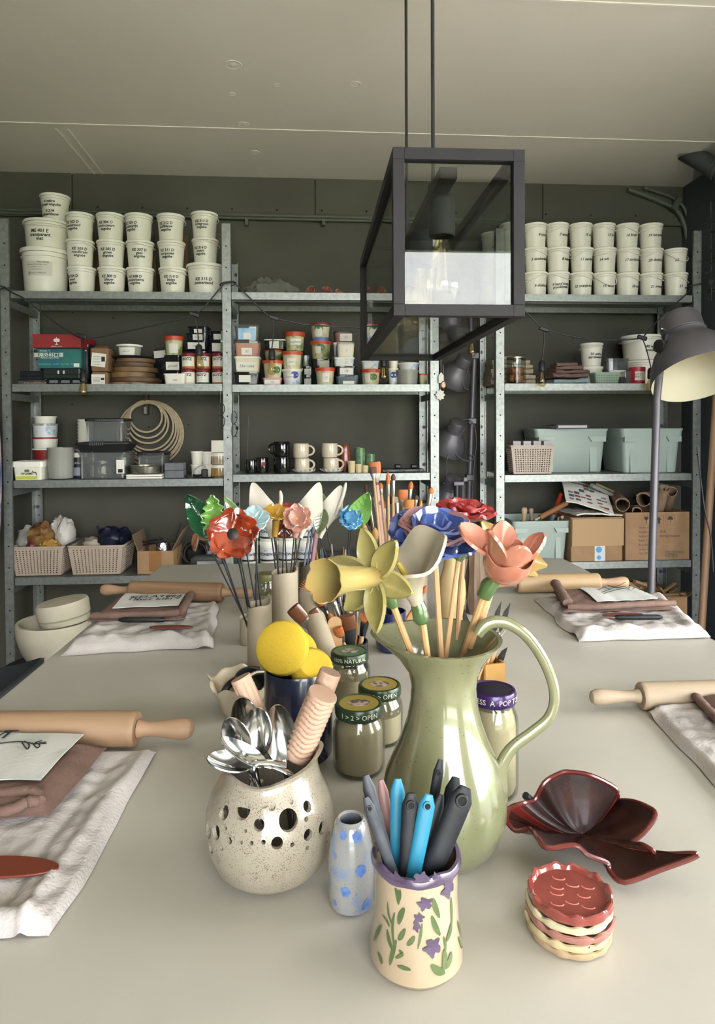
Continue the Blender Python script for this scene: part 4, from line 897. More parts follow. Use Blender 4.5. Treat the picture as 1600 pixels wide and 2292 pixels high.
MB().tube(catmull([(-.05, .0, .006), (-.045, 0, .03), (-.02, 0, .05), (.0, 0, .055), (.012, 0, .045)]), .0025, 6).build('wire', m_galv, t)
MB().tube(catmull([(-.075, .0, .004), (-.06, .01, .012), (-.03, .0, .01), (0, 0, .012)]), .005, 6).build('cable', m_black, t)
# wooden embroidery hoops on a hook
m_hoop = wood('pale_hoop_wood', '#b5a588', '#a18f70', 20, 0)
q = at(328, 905, RY1-.025); kk = k(q)
hk = thing('wall_hook', 'dark metal strap hook carrying the wooden hoops', 'hook', (q.x, RY1, q.z))
MB().box((0, -.02, 0), (.018, .028, .1), None).build('strap', m_brownd, hk, bevel=.002); MB().box((0, -.052, -.03), (.014, .003, .035)).build('plate', mat('nickel', '#8d8d88', .35, .9), hk); MB().box((0, -.05, .02), (.01, .04, .006)).build('peg', m_dark, hk)
names = ['smallest', 'second smallest', 'third smallest', 'fourth smallest', 'middle sized', 'fourth largest', 'third largest', 'second largest', 'largest']
cent = [(327, 932, 37), (330, 940, 42), (331, 947, 47), (334, 954, 55), (336, 958, 59), (337, 963, 63), (338, 966, 67), (338, 968, 69), (337, 970, 74)]
for i, (cx, cy, r) in enumerate(cent):
    Yh = RY1-.05+i*.005
    c = at(cx, cy, Yh); R2 = r*k(c)
    m4 = frame((c.x, Yh, c.z), (0, -1, -.02)); th = .0085
    mb = MB().lathe([(R2-th, -.0022), (R2, -.0022), (R2, .0022), (R2-th, .0022)], 56, m4, closed=True)
    o = mb.build('wooden_hoop', m_hoop, ang=30); tag(o, '%s pale wooden hoop hanging on the wall hook' % names[i], 'hoop', 'wooden hoops on the wall hook')
# black wire ornaments hung from the shelf by the post
for i, (px, py, lab) in enumerate(((494, 903, 'black twisted wire ornament with two loops hanging inside the rack post'), (522, 922, 'black twisted wire ornament with two loops hanging past the rack post'))):
    Yh = SY-.03; c = at(px, py, Yh); t = thing('wire_ornament', lab, 'ornament', c)
    kk = k(c)
    for j in range(2):
        pts = [(math.sin(a)*9*kk*(.7+.3*math.cos(a/2)), 0, -(13+28*j)*kk-math.cos(a)*-14*kk) for a in [2*PI*u/20 for u in range(20)]]
        MB().tube(pts, .0016, 5, closed=True).build('loop', m_black, t)
    MB().tube([(0, 0, 0), (0, 0, 40*kk if i == 0 else 60*kk)], .0004, 4).build('thread', m_paper, t)
# ------------------------------------------------------------------ third shelf, middle rack: mugs
zC = sh('mid', 2)
def mug(loc, r, h, m, label, group, hand=0, rz=0, tiltx=0, hr=.62):
    t = thing('mug', label, 'mug', loc, rz, group)
    if tiltx: t.rotation_euler = (0, tiltx, rz)
    MB().lathe([(0, .001), (r*.8, .001), (r*.9, .002), (r*.97, h*.15), (r, h*.5), (r*.97, h*.97), (r*.95, h), (r*.9, h*.97), (r*.9, h*.15), (r*.6, .006), (0, .006)], 32).build('body', m, t)
    if hand is not None:
        c, s = math.cos(hand), math.sin(hand); H = []
        for a in [PI*.62-PI*1.24*i/14 for i in range(15)]: H.append(((r*.93+h*hr*.62*max(0, math.cos(a)))*c, (r*.93+h*hr*.62*max(0, math.cos(a)))*s, h*.52+math.sin(a)*h*.33))
        MB().tube(H, .0055, 8, flat=.8).build('handle', m, t)
    return t
m_speck = mat('speckled_cream_glaze', '#c9bda6', .3, speck='#5a4a3a', ssc=260, sthr=.2, coat=.4); m_blackg = mat('black_glaze', '#0f0f10', .12, coat=.6)
q = spot(562, SY+.08, zC); kk = k(q)
mug((q.x, q.y, zC), 14*kk, 30*kk, m_blackg, 'short black glazed mug nearest the rack post', 'black mugs', .2)
q = spot(586, SY+.09, zC)
mug((q.x, q.y, zC), 16*kk, 34*kk, m_blackg, 'black glazed mug with a small red tag between black mugs', 'black mugs', 2.6)
o = MB().box((q.x+.01, q.y-16*kk-.004, zC+.042), (.016, .002, .018)).build('red_tag', m_red); tag(o, 'small bright red tag hanging on a black mug', 'tag')
q = spot(631, SY+.08, zC); kk = k(q)
mug((q.x, q.y, zC), 19*kk, 37*kk, m_blackg, 'large black glazed mug under another black mug', 'black mugs', .1); mug((q.x-.001, q.y, zC+37*kk+.0006), 19*kk, 32*kk, m_blackg, 'black glazed mug on top of the larger black mug', 'black mugs', PI*.9)
m_wavy = mat('white_wavy_glaze', '#cfd0cc', .3, coat=.4)
for px, w2, lab in ((680, 25, 'white wavy rimmed dish under the first speckled mug pair'), (742, 25, 'white wavy rimmed dish under the second speckled mug pair')):
    q = spot(px, SY+.09, zC); kk = k(q); R2 = w2*kk
    o = MB().lathe([(0, 0), (R2*.7, 0), (R2*.93, .006), (R2*1.02, .012), (R2*1.03, .014), (R2*.9, .009), (R2*.75, .003), (0, .003)], 72, fn=lambda a, r, z, i: (r*(1+.05*math.sin(a*14)*(r > R2*.7)), z+(.005*math.sin(a*14) if 2 < i < 6 else 0))).build('wavy_dish', m_wavy, loc=(q.x, q.y, zC)); tag(o, lab, 'dish', 'wavy dishes')
for px, lab in ((676, 'first'), (741, 'second')):
    q = spot(px, SY+.085, zC); kk = k(q)
    mug((q.x, q.y, zC+.0045), 17*kk if px == 676 else 17.5*kk, 30*kk, m_speck, 'speckled cream mug at the bottom of the %s pair' % lab, 'speckled mugs', -.15)
    mug((q.x+(-.004 if px == 676 else -.006), q.y, zC+.0045+30.6*kk), 18*kk, 32*kk, m_speck, 'speckled cream mug stacked on top of the %s pair' % lab, 'speckled mugs', -.1, 0, 0.0 if px == 676 else 0.0)
m_terra = mat('terracotta_glaze', '#7d3f28', .25, col2='#5a2a1b', sc=14, coat=.5)
q = spot(772, SY+.13, zC); kk = k(q)
o = MB().lathe([(0, 0), (12*kk, 0), (14*kk, 14*kk), (12*kk, 45*kk), (10*kk, 54*kk), (12*kk, 60*kk), (10*kk, 60*kk), (8*kk, 52*kk), (0, 50*kk)], 24).build('terracotta_vase', m_terra, loc=(q.x, q.y, zC)); tag(o, 'tall glossy terracotta vase behind small cream cups', 'vase')
m_pale = mat('pale_cream_clay', '#c2b289', .6)
for px, r, h, lab in ((787, 8.5, 26, 'tallest of three small cream cups'), (802.5, 7.5, 19, 'middle small cream cup beside the tallest'), (817, 7.5, 16, 'shortest small cream cup under the green glass')):
    q = spot(px, SY+.05, zC); kk = k(q); o = MB().lathe([(0, 0), (r*kk*.9, 0), (r*kk, h*kk), (r*kk*.86, h*kk), (r*kk*.8, 3*kk), (0, 3*kk)], 20).build('cream_cup', m_pale, loc=(q.x, q.y, zC)); tag(o, lab, 'cup', 'small cream cups')
m_gglass = mat('green_glaze_cup', '#3c5a40', .12, col2='#6d8f6a', sc=40, coat=.7)
for px, r, h, z0, lab in ((806, 12.5, 52, 0, 'taller mottled green glazed tumbler'), (829, 11, 38, 0, 'shorter mottled green glazed tumbler')):
    q = spot(px, SY+.15, zC); kk = k(q); o = MB().lathe([(0, 0), (r*kk*.9, 0), (r*kk, h*kk), (r*kk*.9, h*kk), (r*kk*.8, 3*kk), (0, 3*kk)], 24).build('green_tumbler', m_gglass, loc=(q.x, q.y, zC)); tag(o, lab, 'tumbler', 'green tumblers')
q = spot(900, SY+.08, zC); t = thing('metal_tray', 'long dark metal tray with black clamps near the end of the shelf', 'tray', (q.x, q.y, zC)); MB().box((0, 0, .008), (.19, .08, .014)).build('tray', mat('dark_foil', '#2a2b2c', .25, .7, bump=.5, bsc=60), t, bevel=.002)
for x in (-.02, .055): MB().box((x, 0, .025), (.03, .03, .018)).build('clamp', m_black, t, bevel=.005); 
q = at(556, 930, SY+.2); q0 = spot(556, SY+.2, zC); tag(MB().tube(catmull([(q0.x-.008, SY+.2, zC), (q0.x-.002, SY+.2, (zC+q.z)/2), (q.x, SY+.2, q.z)]), .0012, 5).build('thin_rod', m_galv), 'thin bent wire rod standing behind the black mugs', 'wire')
# ------------------------------------------------------------------ third shelf, right rack: basket and totes
m_taupe = mat('taupe_plastic', '#a8998a', .5); m_sage = mat('sage_tote_plastic', '#9ba8a0', .42, col2='#94a199', sc=6)
def holed(mb, A, B, C, D, nx, ny, hr=.30, th=.0018):  # panel A-B-C-D (bottom-left, bottom-right, top-right, top-left) with round holes
    A, B, C, D = map(Vector, (A, B, C, D)); n = (B-A).cross(D-A).normalized()*th
    P = lambda u, v: lerp(lerp(A, B, u), lerp(D, C, u), v)
    for i in range(nx):
        for j in range(ny):
            cor = [P((i+a)/nx, (j+b)/ny) for a, b in ((0, 0), (.5, 0), (1, 0), (1, .5), (1, 1), (.5, 1), (0, 1), (0, .5))]
            c = P((i+.5)/nx, (j+.5)/ny); r = hr*min((P((i+1)/nx, (j+.5)/ny)-P(i/nx, (j+.5)/ny)).length, (P((i+.5)/nx, (j+1)/ny)-P((i+.5)/nx, j/ny)).length)
            ux = (B-A).normalized(); uy = ux.cross(n).normalized(); uy = -uy if uy.dot(D-A) < 0 else uy
            rim = [c+(ux*math.cos(a)+uy*math.sin(a))*r for a in [(-.75+.25*q)*PI for q in range(8)]]
            vs = cor+rim+[x+n for x in rim]
            mb.add(vs, [(q, (q+1) % 8, 8+(q+1) % 8, 8+q) for q in range(8)]+[(8+q, 8+(q+1) % 8, 16+(q+1) % 8, 16+q) for q in range(8)])
def basket(loc, w, d, h, label, nx, ny, sides=True, rz=0, tp=.86):
    t = thing('perforated_basket', label, 'basket', loc, rz, 'taupe perforated baskets'); a, b = w/2*tp, d/2*tp; A, B = w/2, d/2
    mg = .12
    P = lambda x, y, v: (lerp(a, A, v)*x, lerp(b, B, v)*y, lerp(.002, h, v))
    mb = MB(); v0, v1 = .06, .88; m1 = 1-mg
    holed(mb, P(-m1, -1, v0), P(m1, -1, v0), P(m1, -1, v1), P(-m1, -1, v1), nx, ny)
    ns = max(4, int(nx*d/w))
    for s in (-1, 1): holed(mb, P(s, -m1*s*-1*-1 if s > 0 else m1, v0), P(s, m1 if s > 0 else -m1, v0), P(s, m1 if s > 0 else -m1, v1), P(s, -m1 if s > 0 else m1, v1), ns, ny)
    for (x0, y0), (x1, y1) in (((-1, -1), (-m1, -1)), ((m1, -1), (1, -1)), ((-1, -1), (-1, -m1)), ((-1, m1), (-1, 1)), ((1, -1), (1, -m1)), ((1, m1), (1, 1)), ((-1, 1), (1, 1))):
        mb.add([P(x0, y0, v0), P(x1, y1, v0), P(x1, y1, v1), P(x0, y0, v1)], [(0, 1, 2, 3)])
    for va, vb in ((0, v0), (v1, 1)):
        for (x0, y0), (x1, y1) in (((-1, -1), (1, -1)), ((1, -1), (1, 1)), ((1, 1), (-1, 1)), ((-1, 1), (-1, -1))):
            mb.add([P(x0, y0, va), P(x1, y1, va), P(x1, y1, vb), P(x0, y0, vb)], [(0, 1, 2, 3)])
    mb.add([P(-1, -1, 0), P(1, -1, 0), P(1, 1, 0), P(-1, 1, 0)], [(0, 1, 2, 3)])
    mb.build('basket_wall', m_taupe, t, smooth=False)
    mb = MB(); O = lambda s, z: [(x, y, z) for x, y in rrect(w*s, d*s, .015)]
    loft(mb, [O(.985, h*.93), O(1.03, h*.93), O(1.045, h*.97), O(1.03, h), O(.985, h)], False, False); mb.build('rim', m_taupe, t)
    return t
zD = sh('right', 2); q = spot(1178, SY+.09, zD); kk = k(q); w_, h_ = 104*kk, 64*kk
basket((q.x+.006, SY+.058, zD), w_*.94, .09, h_, 'taupe perforated basket with four little cartons peeking over its rim', 15, 11)
for i in range(4):
    x = q.x-w_*.42+i*.048; o = MB().box((0, 0, h_*.56), (.036, .05, h_*1.1)).build('small_carton', mat('pale_lilac_card', '#a9a4a6', .7), loc=(x+.03, SY+.06, zD+.004), bevel=.001); tag(o, ('first small grey carton in the taupe basket beside the rack post', 'second small grey carton in the taupe basket', 'third small grey carton in the taupe basket', 'last small grey carton in the taupe basket beside the tote')[i], 'carton', 'small cartons in the basket')
def tote(loc, w, d, h, label, group, lid=True, rz=0):
    t = thing('storage_tote', label, 'tote', loc, rz, group); mb = MB(); O = lambda s, z, e=0: [(x, y, z) for x, y in rrect(w*s+e, d*s+e, .02)]
    loft(mb, [O(.84, 0), O(.86, .004), O(.94, h*.84), O(.925, h*.84), O(.84, .006)]); mb.build('tote_body', m_sage, t, ang=30)
    mb = MB(); R_ = O(1.0, 0)
    loft(mb, [O(.94, h*.80), O(.985, h*.80), O(1.0, h*.94), O(1.0, h*.985), O(.95, h*.985), O(.93, h*.83)], False, False); mb.build('rim', m_sage, t, ang=30)
    for s in (-1, 1):
        y = s*d*.492; pts = [(-w*.46, h*.70), (-w*.27, h*.70), (-w*.22, h*.82), (-w*.46, h*.82)]
        for q in (1, -1):
            mb = MB(); P = [(x*q, z) for x, z in pts]; n = len(P)
            mb.add([(x, y-.006, z) for x, z in P]+[(x, y+.006, z) for x, z in P], [tuple(range(n)), tuple(range(2*n-1, n-1, -1))]+[(i, (i+1) % n, (i+1) % n+n, i+n) for i in range(n)]); mb.build('grip', m_sage, t, smooth=False)
    for x in (-.3, .3): MB().box((x*w, -d*.452, h*.38), (w*.10, .006, h*.74), Matrix.Rotation(-.05, 3, 'X')).build('rib', m_sage, t, smooth=False, bevel=.002)
    if lid:
        mb = MB(); loft(mb, [O(1.0, h*.95), O(1.02, h*.95), O(1.02, h*.995), O(1.0, h), O(.93, h*1.0), O(.92, h*.985)], False, True); mb.build('lid', m_sage, t, ang=30)
    return t
GTt = 'sage storage totes'
q = spot(1290, SY+.02, zD); q2 = spot(1460, SY+.02, zD); kk = k(q)
tote((q.x+.015, SY+.21, zD), 172*kk, .2, 101*kk, 'sage green lidded tote carrying a black notebook', GTt)
tote((q2.x+.004, SY+.16, zD), 144*kk, .27, 101*kk, 'sage green lidded tote behind the floor lamp pole', GTt)
q = spot(1275, SY+.07, zD+101*kk); t = thing('notebook', 'black covered notebook lying on the sage tote', 'notebook', (q.x, SY+.1, zD+101*kk+.001), .05)
MB().box((0, 0, .0015), (.155, .11, .003)).build('cover', m_black, t); MB().box((.004, 0, .009), (.14, .1, .011)).build('page_block', mat('lilac_pages', '#c9bfc6', .8), t); MB().box((0, 0, .0165), (.155, .11, .003)).build('cover', m_black, t)
# ------------------------------------------------------------------ bottom shelf
zE = sh('left', 3); zF = sh('mid', 3); zG = sh('right', 3)
def lump(mb, c, s, seed, amp=.3, seg=14, rings=9, sc=2.2):
    P = [(math.sin(PI*i/(rings-1)), -math.cos(PI*i/(rings-1))) for i in range(rings)]; vs = []
    def fn(a, r, z, i):
        n = N3((math.cos(a)*r, math.sin(a)*r, z), sc, seed); return r*(1+amp*n), z*(1+amp*n)
    M = Matrix.Translation(c) @ Matrix.Diagonal((s[0], s[1], s[2], 1)); mb.lathe([(r if 0 < i < rings-1 else 0, z) for i, (r, z) in enumerate(P)], seg, M, fn); return mb
q = spot(98, SY+.09, zE); kk = k(q); w_, h_ = 112*kk, 66*kk
basket((q.x, SY+.125, zE), w_, .22, h_, 'taupe perforated basket heaped with plastic bags on the bottom shelf', 13, 12)
bz = zE+h_*.72
for dx, dy, s, mm, lab, sd, am in ((-.08, 0, (.05, .06, .06), m_frost, 'crumpled clear white bag in the basket corner', 1, .35), (-.02, .0, (.062, .07, .07), mat('brown_cellophane', '#5f3f26', .2, col2='#8a6a42', sc=25, bump=.8, bsc=35), 'crinkled brown cellophane bag in the basket', 2, .4),
        (.045, .03, (.034, .05, .085), mat('printed_white_bag', '#c9c5ba', .35, col2='#57524b', sc=30, lo=.58, hi=.62, bump=.4, bsc=30), 'white printed plastic bag standing in the basket', 3, .3), (.088, .0, (.036, .06, .08), mat('white_plaster_bag', '#b9b6b0', .5, bump=.4, bsc=30), 'round white bag at the basket edge', 4, .22),
        (.03, -.05, (.05, .03, .035), mat('yellow_paper_bag', '#94702c', .5, bump=.6, bsc=35), 'crumpled yellow wrapper low in the basket', 5, .4), (-.04, -.05, (.03, .03, .035), mat('dark_red_wrapper', '#5d2426', .3, bump=.6, bsc=40), 'small dark red wrapper at the basket rim', 6, .3)):
    o = lump(MB(), (0, 0, 0), s, sd, am, 20, 13, 2.6).build('plastic_bag', mm, loc=(q.x+dx, SY+.13+dy, bz+s[2]*.8)); tag(o, lab, 'bag', 'bags heaped in the basket')
q = spot(226, SY+.09, zE); kk = k(q); w_, h_ = 118*kk, 66*kk
basket((q.x, SY+.125, zE), w_, .22, h_, 'taupe perforated basket holding navy cloth items', 13, 12)
m_nvy = mat('navy_nylon', '#0d1228', .5, bump=.3, bsc=40)
for dx, dy, s, sd, lab in ((.03, 0, (.055, .06, .055), 11, 'navy padded pouch with a loop in the second basket'), (.085, .02, (.035, .05, .05), 12, 'smaller navy pouch at the end of the second basket'), (-.04, .0, (.05, .05, .03), 13, 'pale crumpled paper in the second basket')):
    o = lump(MB(), (0, 0, 0), s, sd, .28, 20, 13, 2).build('cloth_pouch', m_nvy if sd < 13 else mat('crumpled_paper', '#a89f90', .8), loc=(q.x+dx, SY+.13+dy, zE+h_*.72+s[2]*.9)); tag(o, lab, 'pouch')
tag(MB().tube([(q.x+.0+.025*math.cos(a), SY+.12, zE+h_+.045+.014*math.sin(a)+.02*(math.cos(a) < -.8)) for a in [2*PI*i/20 for i in range(20)]], .004, 6, closed=True).build('webbing_loop', m_black), 'black webbing loop standing up from the navy pouch', 'loop')
o = MB().tube([(q.x-.13, SY+.03, zE+h_*.98), (q.x-.06, SY+.09, zE+h_+.03)], .005, 6).build('thin_stick', m_blackmat); tag(o, 'thin dark stick bridging the two taupe baskets', 'stick')
q = spot(355, SY+.09, zE); kk = k(q); w_, h_ = 76*kk, 50*kk
t = thing('cardboard_box', 'open brown carton sealed with tape holding black frame parts', 'box', (q.x, SY+.13, zE)); m_cardL = m_card
th = .004; D_ = .2
for c, d in (((0, -D_/2, h_/2), (w_, th, h_)), ((0, D_/2, h_/2), (w_, th, h_)), ((-w_/2, 0, h_/2), (th, D_, h_)), ((w_/2, 0, h_/2), (th, D_, h_)), ((0, 0, .003), (w_, D_, .004))): MB().box(c, d).build('panel', m_card, t)
MB().box((0, -D_/2-.0028, h_*.55), (.055, .0008, h_*.9)).build('packing_tape', mat('brown_tape', '#8d6640', .25), t)
MB().box((w_/2+.02, -.02, h_+.045), (.004, .16, .11), Matrix.Rotation(.5, 3, 'Y')).build('flap', mat('card_inside', '#6b5843', .85), t); MB().box((-w_/2-.012, 0, h_+.035), (.004, .19, .08), Matrix.Rotation(-.3, 3, 'Y')).build('flap', mat('card_inside', '#6b5843', .85), t)
fr_ = thing('photo_frame', 'black wire frame and foil sticking out of the carton', 'frame', (q.x, SY+.13, zE+.006))
for a, b in (((-.08, 0, .12), (.02, -.04, .14)), ((-.08, 0, .105), (.02, -.04, .125)), ((0, -.04, .04), (.005, -.045, .15)), ((.04, -.04, .05), (.095, .0, .205)), ((-.02, -.02, .14), (.01, -.05, .06))): MB().tube([a, b], .0035, 6).build('rod', m_black, fr_)
lump(MB(), (.02, -.03, .1), (.03, .03, .03), 5, .5).build('crumpled_foil', mat('foil', '#a8a8a8', .2, .9, bump=.9, bsc=70), fr_)
# black cable, iron-like tool beside the carton
q = spot(440, SY+.1, zE); t = thing('heat_gun', 'dark grey electric tool with its cable on the bottom shelf', 'tool', (q.x+.035, SY+.1, zE+.004))
mb = MB(); loft(mb, [[(x, y*s, z*s+.035) for y, z in rrect(.05, .06, .02)] for x, s in ((-.06, .5), (-.04, .9), (0, 1), (.05, 1.05), (.1, .9), (.12, .5))]); mb.build('housing', mat('graphite_plastic', '#45494a', .35), t)
MB().box((.02, -.03, .03), (.1, .006, .02)).build('grip_inlay', mat('silver_plastic', '#9a9c9a', .35), t, bevel=.003); MB().box((.05, .05, .06), (.1, .04, .12)).build('tank', mat('pale_grey_plastic', '#a9aaa6', .4), t, bevel=.01)
for r, zc_ in ((.06, .08), (.05, .07)): MB().tube([(-.04+r*math.cos(a), -.0+.02*math.sin(a), zc_+r*.9*math.sin(a)) for a in [PI*2*i/24 for i in range(20)]], .004, 6).build('cable', m_black, t)
q = spot(395, SY+.2, zE); o = lump(MB(), (0, 0, .05), (.05, .05, .05), 3, .3).build('black_bundle', m_blackmat, loc=(q.x+.085, SY+.24, zE+.003)); tag(o, 'black bundled fabric in the shadow beside the carton', 'bundle')
# lidded tubs of stoneware glaze, middle rack
m_tubl = mat('stoneware_label', '#c9cbd0', .45)
for r in range(2):
    for c, px in enumerate((558, 602, 643, 684)):
        q = spot(px, SY+.08+(.1 if r else 0)*0, zF); kk = k(q); R2, H2 = 20*kk, 50*kk
        t = thing('glaze_pot', 'white plastic glaze pot lettered STONEWARE, %s row, %s' % (('lower', 'upper')[r], ('beside the post', 'second from the post', 'third from the post', 'behind the calla flowers')[c]), 'pot', (q.x, q.y, zF+r*(H2+.0006)), 0, 'stoneware glaze pots')
        MB().lathe([(0, 0), (R2*.96, 0), (R2, .003), (R2, H2*.8), (0, H2*.8)], 28).build('pot_body', m_white, t); MB().lathe([(R2*.9, H2*.8), (R2*1.04, H2*.8), (R2*1.04, H2*.96), (R2*.98, H2), (0, H2*.99)], 28).build('lid', m_lid, t)
        s = wrap_label(t, lambda z: R2, H2*.12, H2*.72, -1.2, 1.2, m_tubl); text_round('STONEWARE', H2*.16, m_ink, s, lambda z: R2, H2*.42, .0, lift=.0014, bold=.03); text_round('o--', H2*.14, m_ink, s, lambda z: R2, H2*.6, -.3, lift=.0014)
        wrap_label(s, lambda z: R2, H2*.12, H2*.2, -1.2, 1.2, m_ink, 'printed_band', .001); wrap_label(s, lambda z: R2, H2*.2, H2*.5, .6, 1.1, mat('photo_print', '#7d5a4d', .5), 'printed_photo', .001)
# ---- right rack: tote with rolling pins, cartons with paper
q = spot(1213, SY+.02, zG); kk = k(q); hT = 92*kk; w_ = 132*kk
tote((q.x, SY+.16, zG), w_, .27, hT, 'sage green open tote filled with rolling pins', GTt, False)
m_pin = wood('old_pin_wood', '#b39c7f', '#a08868', 16); m_beech = wood('beech_wood', '#c29d72', '#b48d62', 12, 0)
def rolling_pin(label, p0, p1, r, m, mh, group, hl=None, name='rolling_pin', hr=.42):
    # p0-p1: the barrel axis; handles beyond each end
    p0, p1 = Vector(p0), Vector(p1); L = (p1-p0).length; M4 = frame(p0, p1-p0); hl = hl or L*.42
    t = thing(name, label, 'rolling pin', m=M4, group=group)
    MB().lathe([(0, 0), (r*.9, 0), (r*.985, r*.12), (r, r*.3), (r, L-r*.3), (r*.985, L-r*.12), (r*.9, L), (0, L)], 40).build('barrel', m, t)
    for s in (0, 1):
        z0 = L if s else 0; sg = 1 if s else -1
        P = [(r*.42, .000), (r*.44, .03), (r*.36, .12), (r*.33, .25), (r*.40, .5), (r*.5, .75), (r*.48, .88), (r*.36, .965), (r*.15, 1.0), (0, 1.0)]
        mb = MB().lathe([(0, z0+sg*.001)]+[(a*hr/.42, z0+sg*(.001+b*hl)) for a, b in P], 24); h = mb.build('handle', mh, t)
        MB().lathe([(r*.43, z0+sg*.0003), (r*.5, z0+sg*.0008), (r*.43, z0+sg*.0012)], 24).build('collar_gap', m_hole, t)
    return t
a, b = at(1172, 1168, SY+.11), at(1175, 1225, SY+.11)
rolling_pin('whitish rolling pin standing handle up in the sage tote', a-Vector((0, -.01, .085)), a, .030, m_pin, m_pin, 'rolling pins in the tote', .07)
rolling_pin('second whitish rolling pin standing behind the first in the tote', at(1194, 1165, SY+.19)-Vector((0, 0, .11)), at(1190, 1165, SY+.19), .024, m_pin, m_pin, 'rolling pins in the tote', .06)
rolling_pin('brown wooden roller lying across the tote rim', at(1208, 1158, SY+.03), at(1268, 1126, SY+.09), .012, wood('brown_roller', '#8d623e', '#7a5232', 14), m_pin, 'rolling pins in the tote', .03)
rolling_pin('pale roller with its end facing out of the tote', at(1255, 1163, SY+.10), at(1246, 1180, SY+.2), .017, m_pin, m_pin, 'rolling pins in the tote', .04)
q0, q1 = at(1228, 1180, SY+.15), at(1257, 1102, SY+.17)
t = thing('orange_handle_tool', 'tool with a glossy orange red handle leaning out of the tote', 'tool', m=frame(q0, q1-q0)); L = (q1-q0).length
MB().lathe([(0, L*.4), (.011, L*.4), (.016, L*.46), (.012, L*.5), (.010, L*.97), (0, L)], 18).build('handle', mat('orange_red_gloss', '#b8391c', .25, coat=.4), t); MB().lathe([(0, 0), (.02, 0), (.024, L*.35), (.012, L*.42), (0, L*.42)], 18).build('holder', m_dark, t)
# cartons
def carton(c, w, d, h, label, flap=None):
    t = thing('cardboard_box', label, 'box', c)
    for cc, dd in (((0, -d/2, h/2), (w, .004, h)), ((0, d/2, h/2), (w, .004, h)), ((-w/2, 0, h/2), (.004, d, h)), ((w/2, 0, h/2), (.004, d, h)), ((0, 0, .003), (w, d, .004))): MB().box(cc, dd).build('panel', m_card, t)
    return t
q = spot(1336, SY+.01, zG); kk = k(q); w_, h_ = 116*kk, 98*kk; D_ = .29
t = carton((q.x, SY+.16, zG), w_, D_, h_, 'brown carton with its flap folded down and blue printed tape')
MB().box((.003, -D_/2-.008, h_*.66), (w_*1.02, .004, h_*.62), Matrix.Rotation(.03, 3, 'X')).build('flap', mat('pale_cardboard', '#ab8d68', .8), t)
MB().box((w_*.06, -D_/2-.0028, h_*.18), (.05, .0008, h_*.36)).build('packing_tape', mat('white_tape', '#c9c9c6', .35), t)
for zz, rr in ((.26, .014), (.08, .010)): MB().lathe([(0, .0004), (rr*.4, .0004), (rr*.42, 0), (rr*.8, 0), (rr*.82, .0004), (rr, 0)], 18, frame((w_*.04, -D_/2-.0036, h_*zz), (0, -1, 0))).build('blue_print', mat('sky_blue_print', '#4b93c8', .5), t)
q = spot(1472, SY+.01, zG); kk = k(q); w2_, h2_ = 146*kk, 107*kk
t = carton((q.x, SY+.16, zG), w2_, D_, h2_, 'brown printed carton with handling symbols behind the lamp pole')
fy = -D_/2-.0026; TR = lambda x, z: Matrix.Translation((x*w2_, fy, z*h2_))
mi = mat('blue_black_print', '#2f3340', .7)
for i, x in enumerate((-.18, .02, .2)):
    for dx, dz, sx, sz in ((0, .05, .042, .0012), (0, -.15, .042, .0012)): MB().box((x*w2_, fy, (.88+dz)*h2_), (sx, .0006, sz)).build('symbol_border', mat('red_brown_print', '#8d4a38', .7), t, smooth=False)
    for s in (-1, 1): MB().box((x*w2_+s*.021, fy, .83*h2_), (.0012, .0006, .2*h2_)).build('symbol_border', mat('red_brown_print', '#8d4a38', .7), t, smooth=False)
mb = MB(); V = [(-.011, .91), (.011, .91), (.009, .86), (.002, .83), (.002, .78), (.007, .77), (-.007, .77), (-.002, .78), (-.002, .83), (-.009, .86)]
mb.add([(-.18*w2_+x, fy, z*h2_) for x, z in V], [tuple(range(10))]); 
V = [(0, .91), (.012, .84), (.006, .84), (.006, .76), (-.006, .76), (-.006, .84), (-.012, .84)]; mb.add([(.02*w2_+x, fy, z*h2_) for x, z in V], [tuple(range(7))])
V = [(.014*math.cos(PI*i/8), .84+.07*math.sin(PI*i/8)) for i in range(9)]; mb.add([(.2*w2_+x, fy, z*h2_) for x, z in V], [tuple(range(9))]); mb.box((.2*w2_, fy, .80*h2_), (.0016, .0006, .08*h2_)); mb.build('handling_symbols', mi, t, smooth=False)
for i, s in enumerate(('Order nr', 'Article code', 'Article Desc', 'Batch Code', 'Best Before', 'Gross Weight', 'Net. Weight')): text_flat(s, .0135, mi, t, TR(-.30, .68-i*.09), align='LEFT')
for i, s in ((1, ':  20LB'), (2, ':  Stirring-Creations'), (3, ':'), (4, ':'), (5, ':'), (6, ':')): text_flat(s, .0135, mi, t, TR(.0, .68-i*.09), align='LEFT', bold=.01)
text_flat('Transportband Containers\nThe Exporters of ceramics\nProduct Material\nEuropa centre BV', .0085, mi, t, TR(.12, .12), align='LEFT', bold=.01)
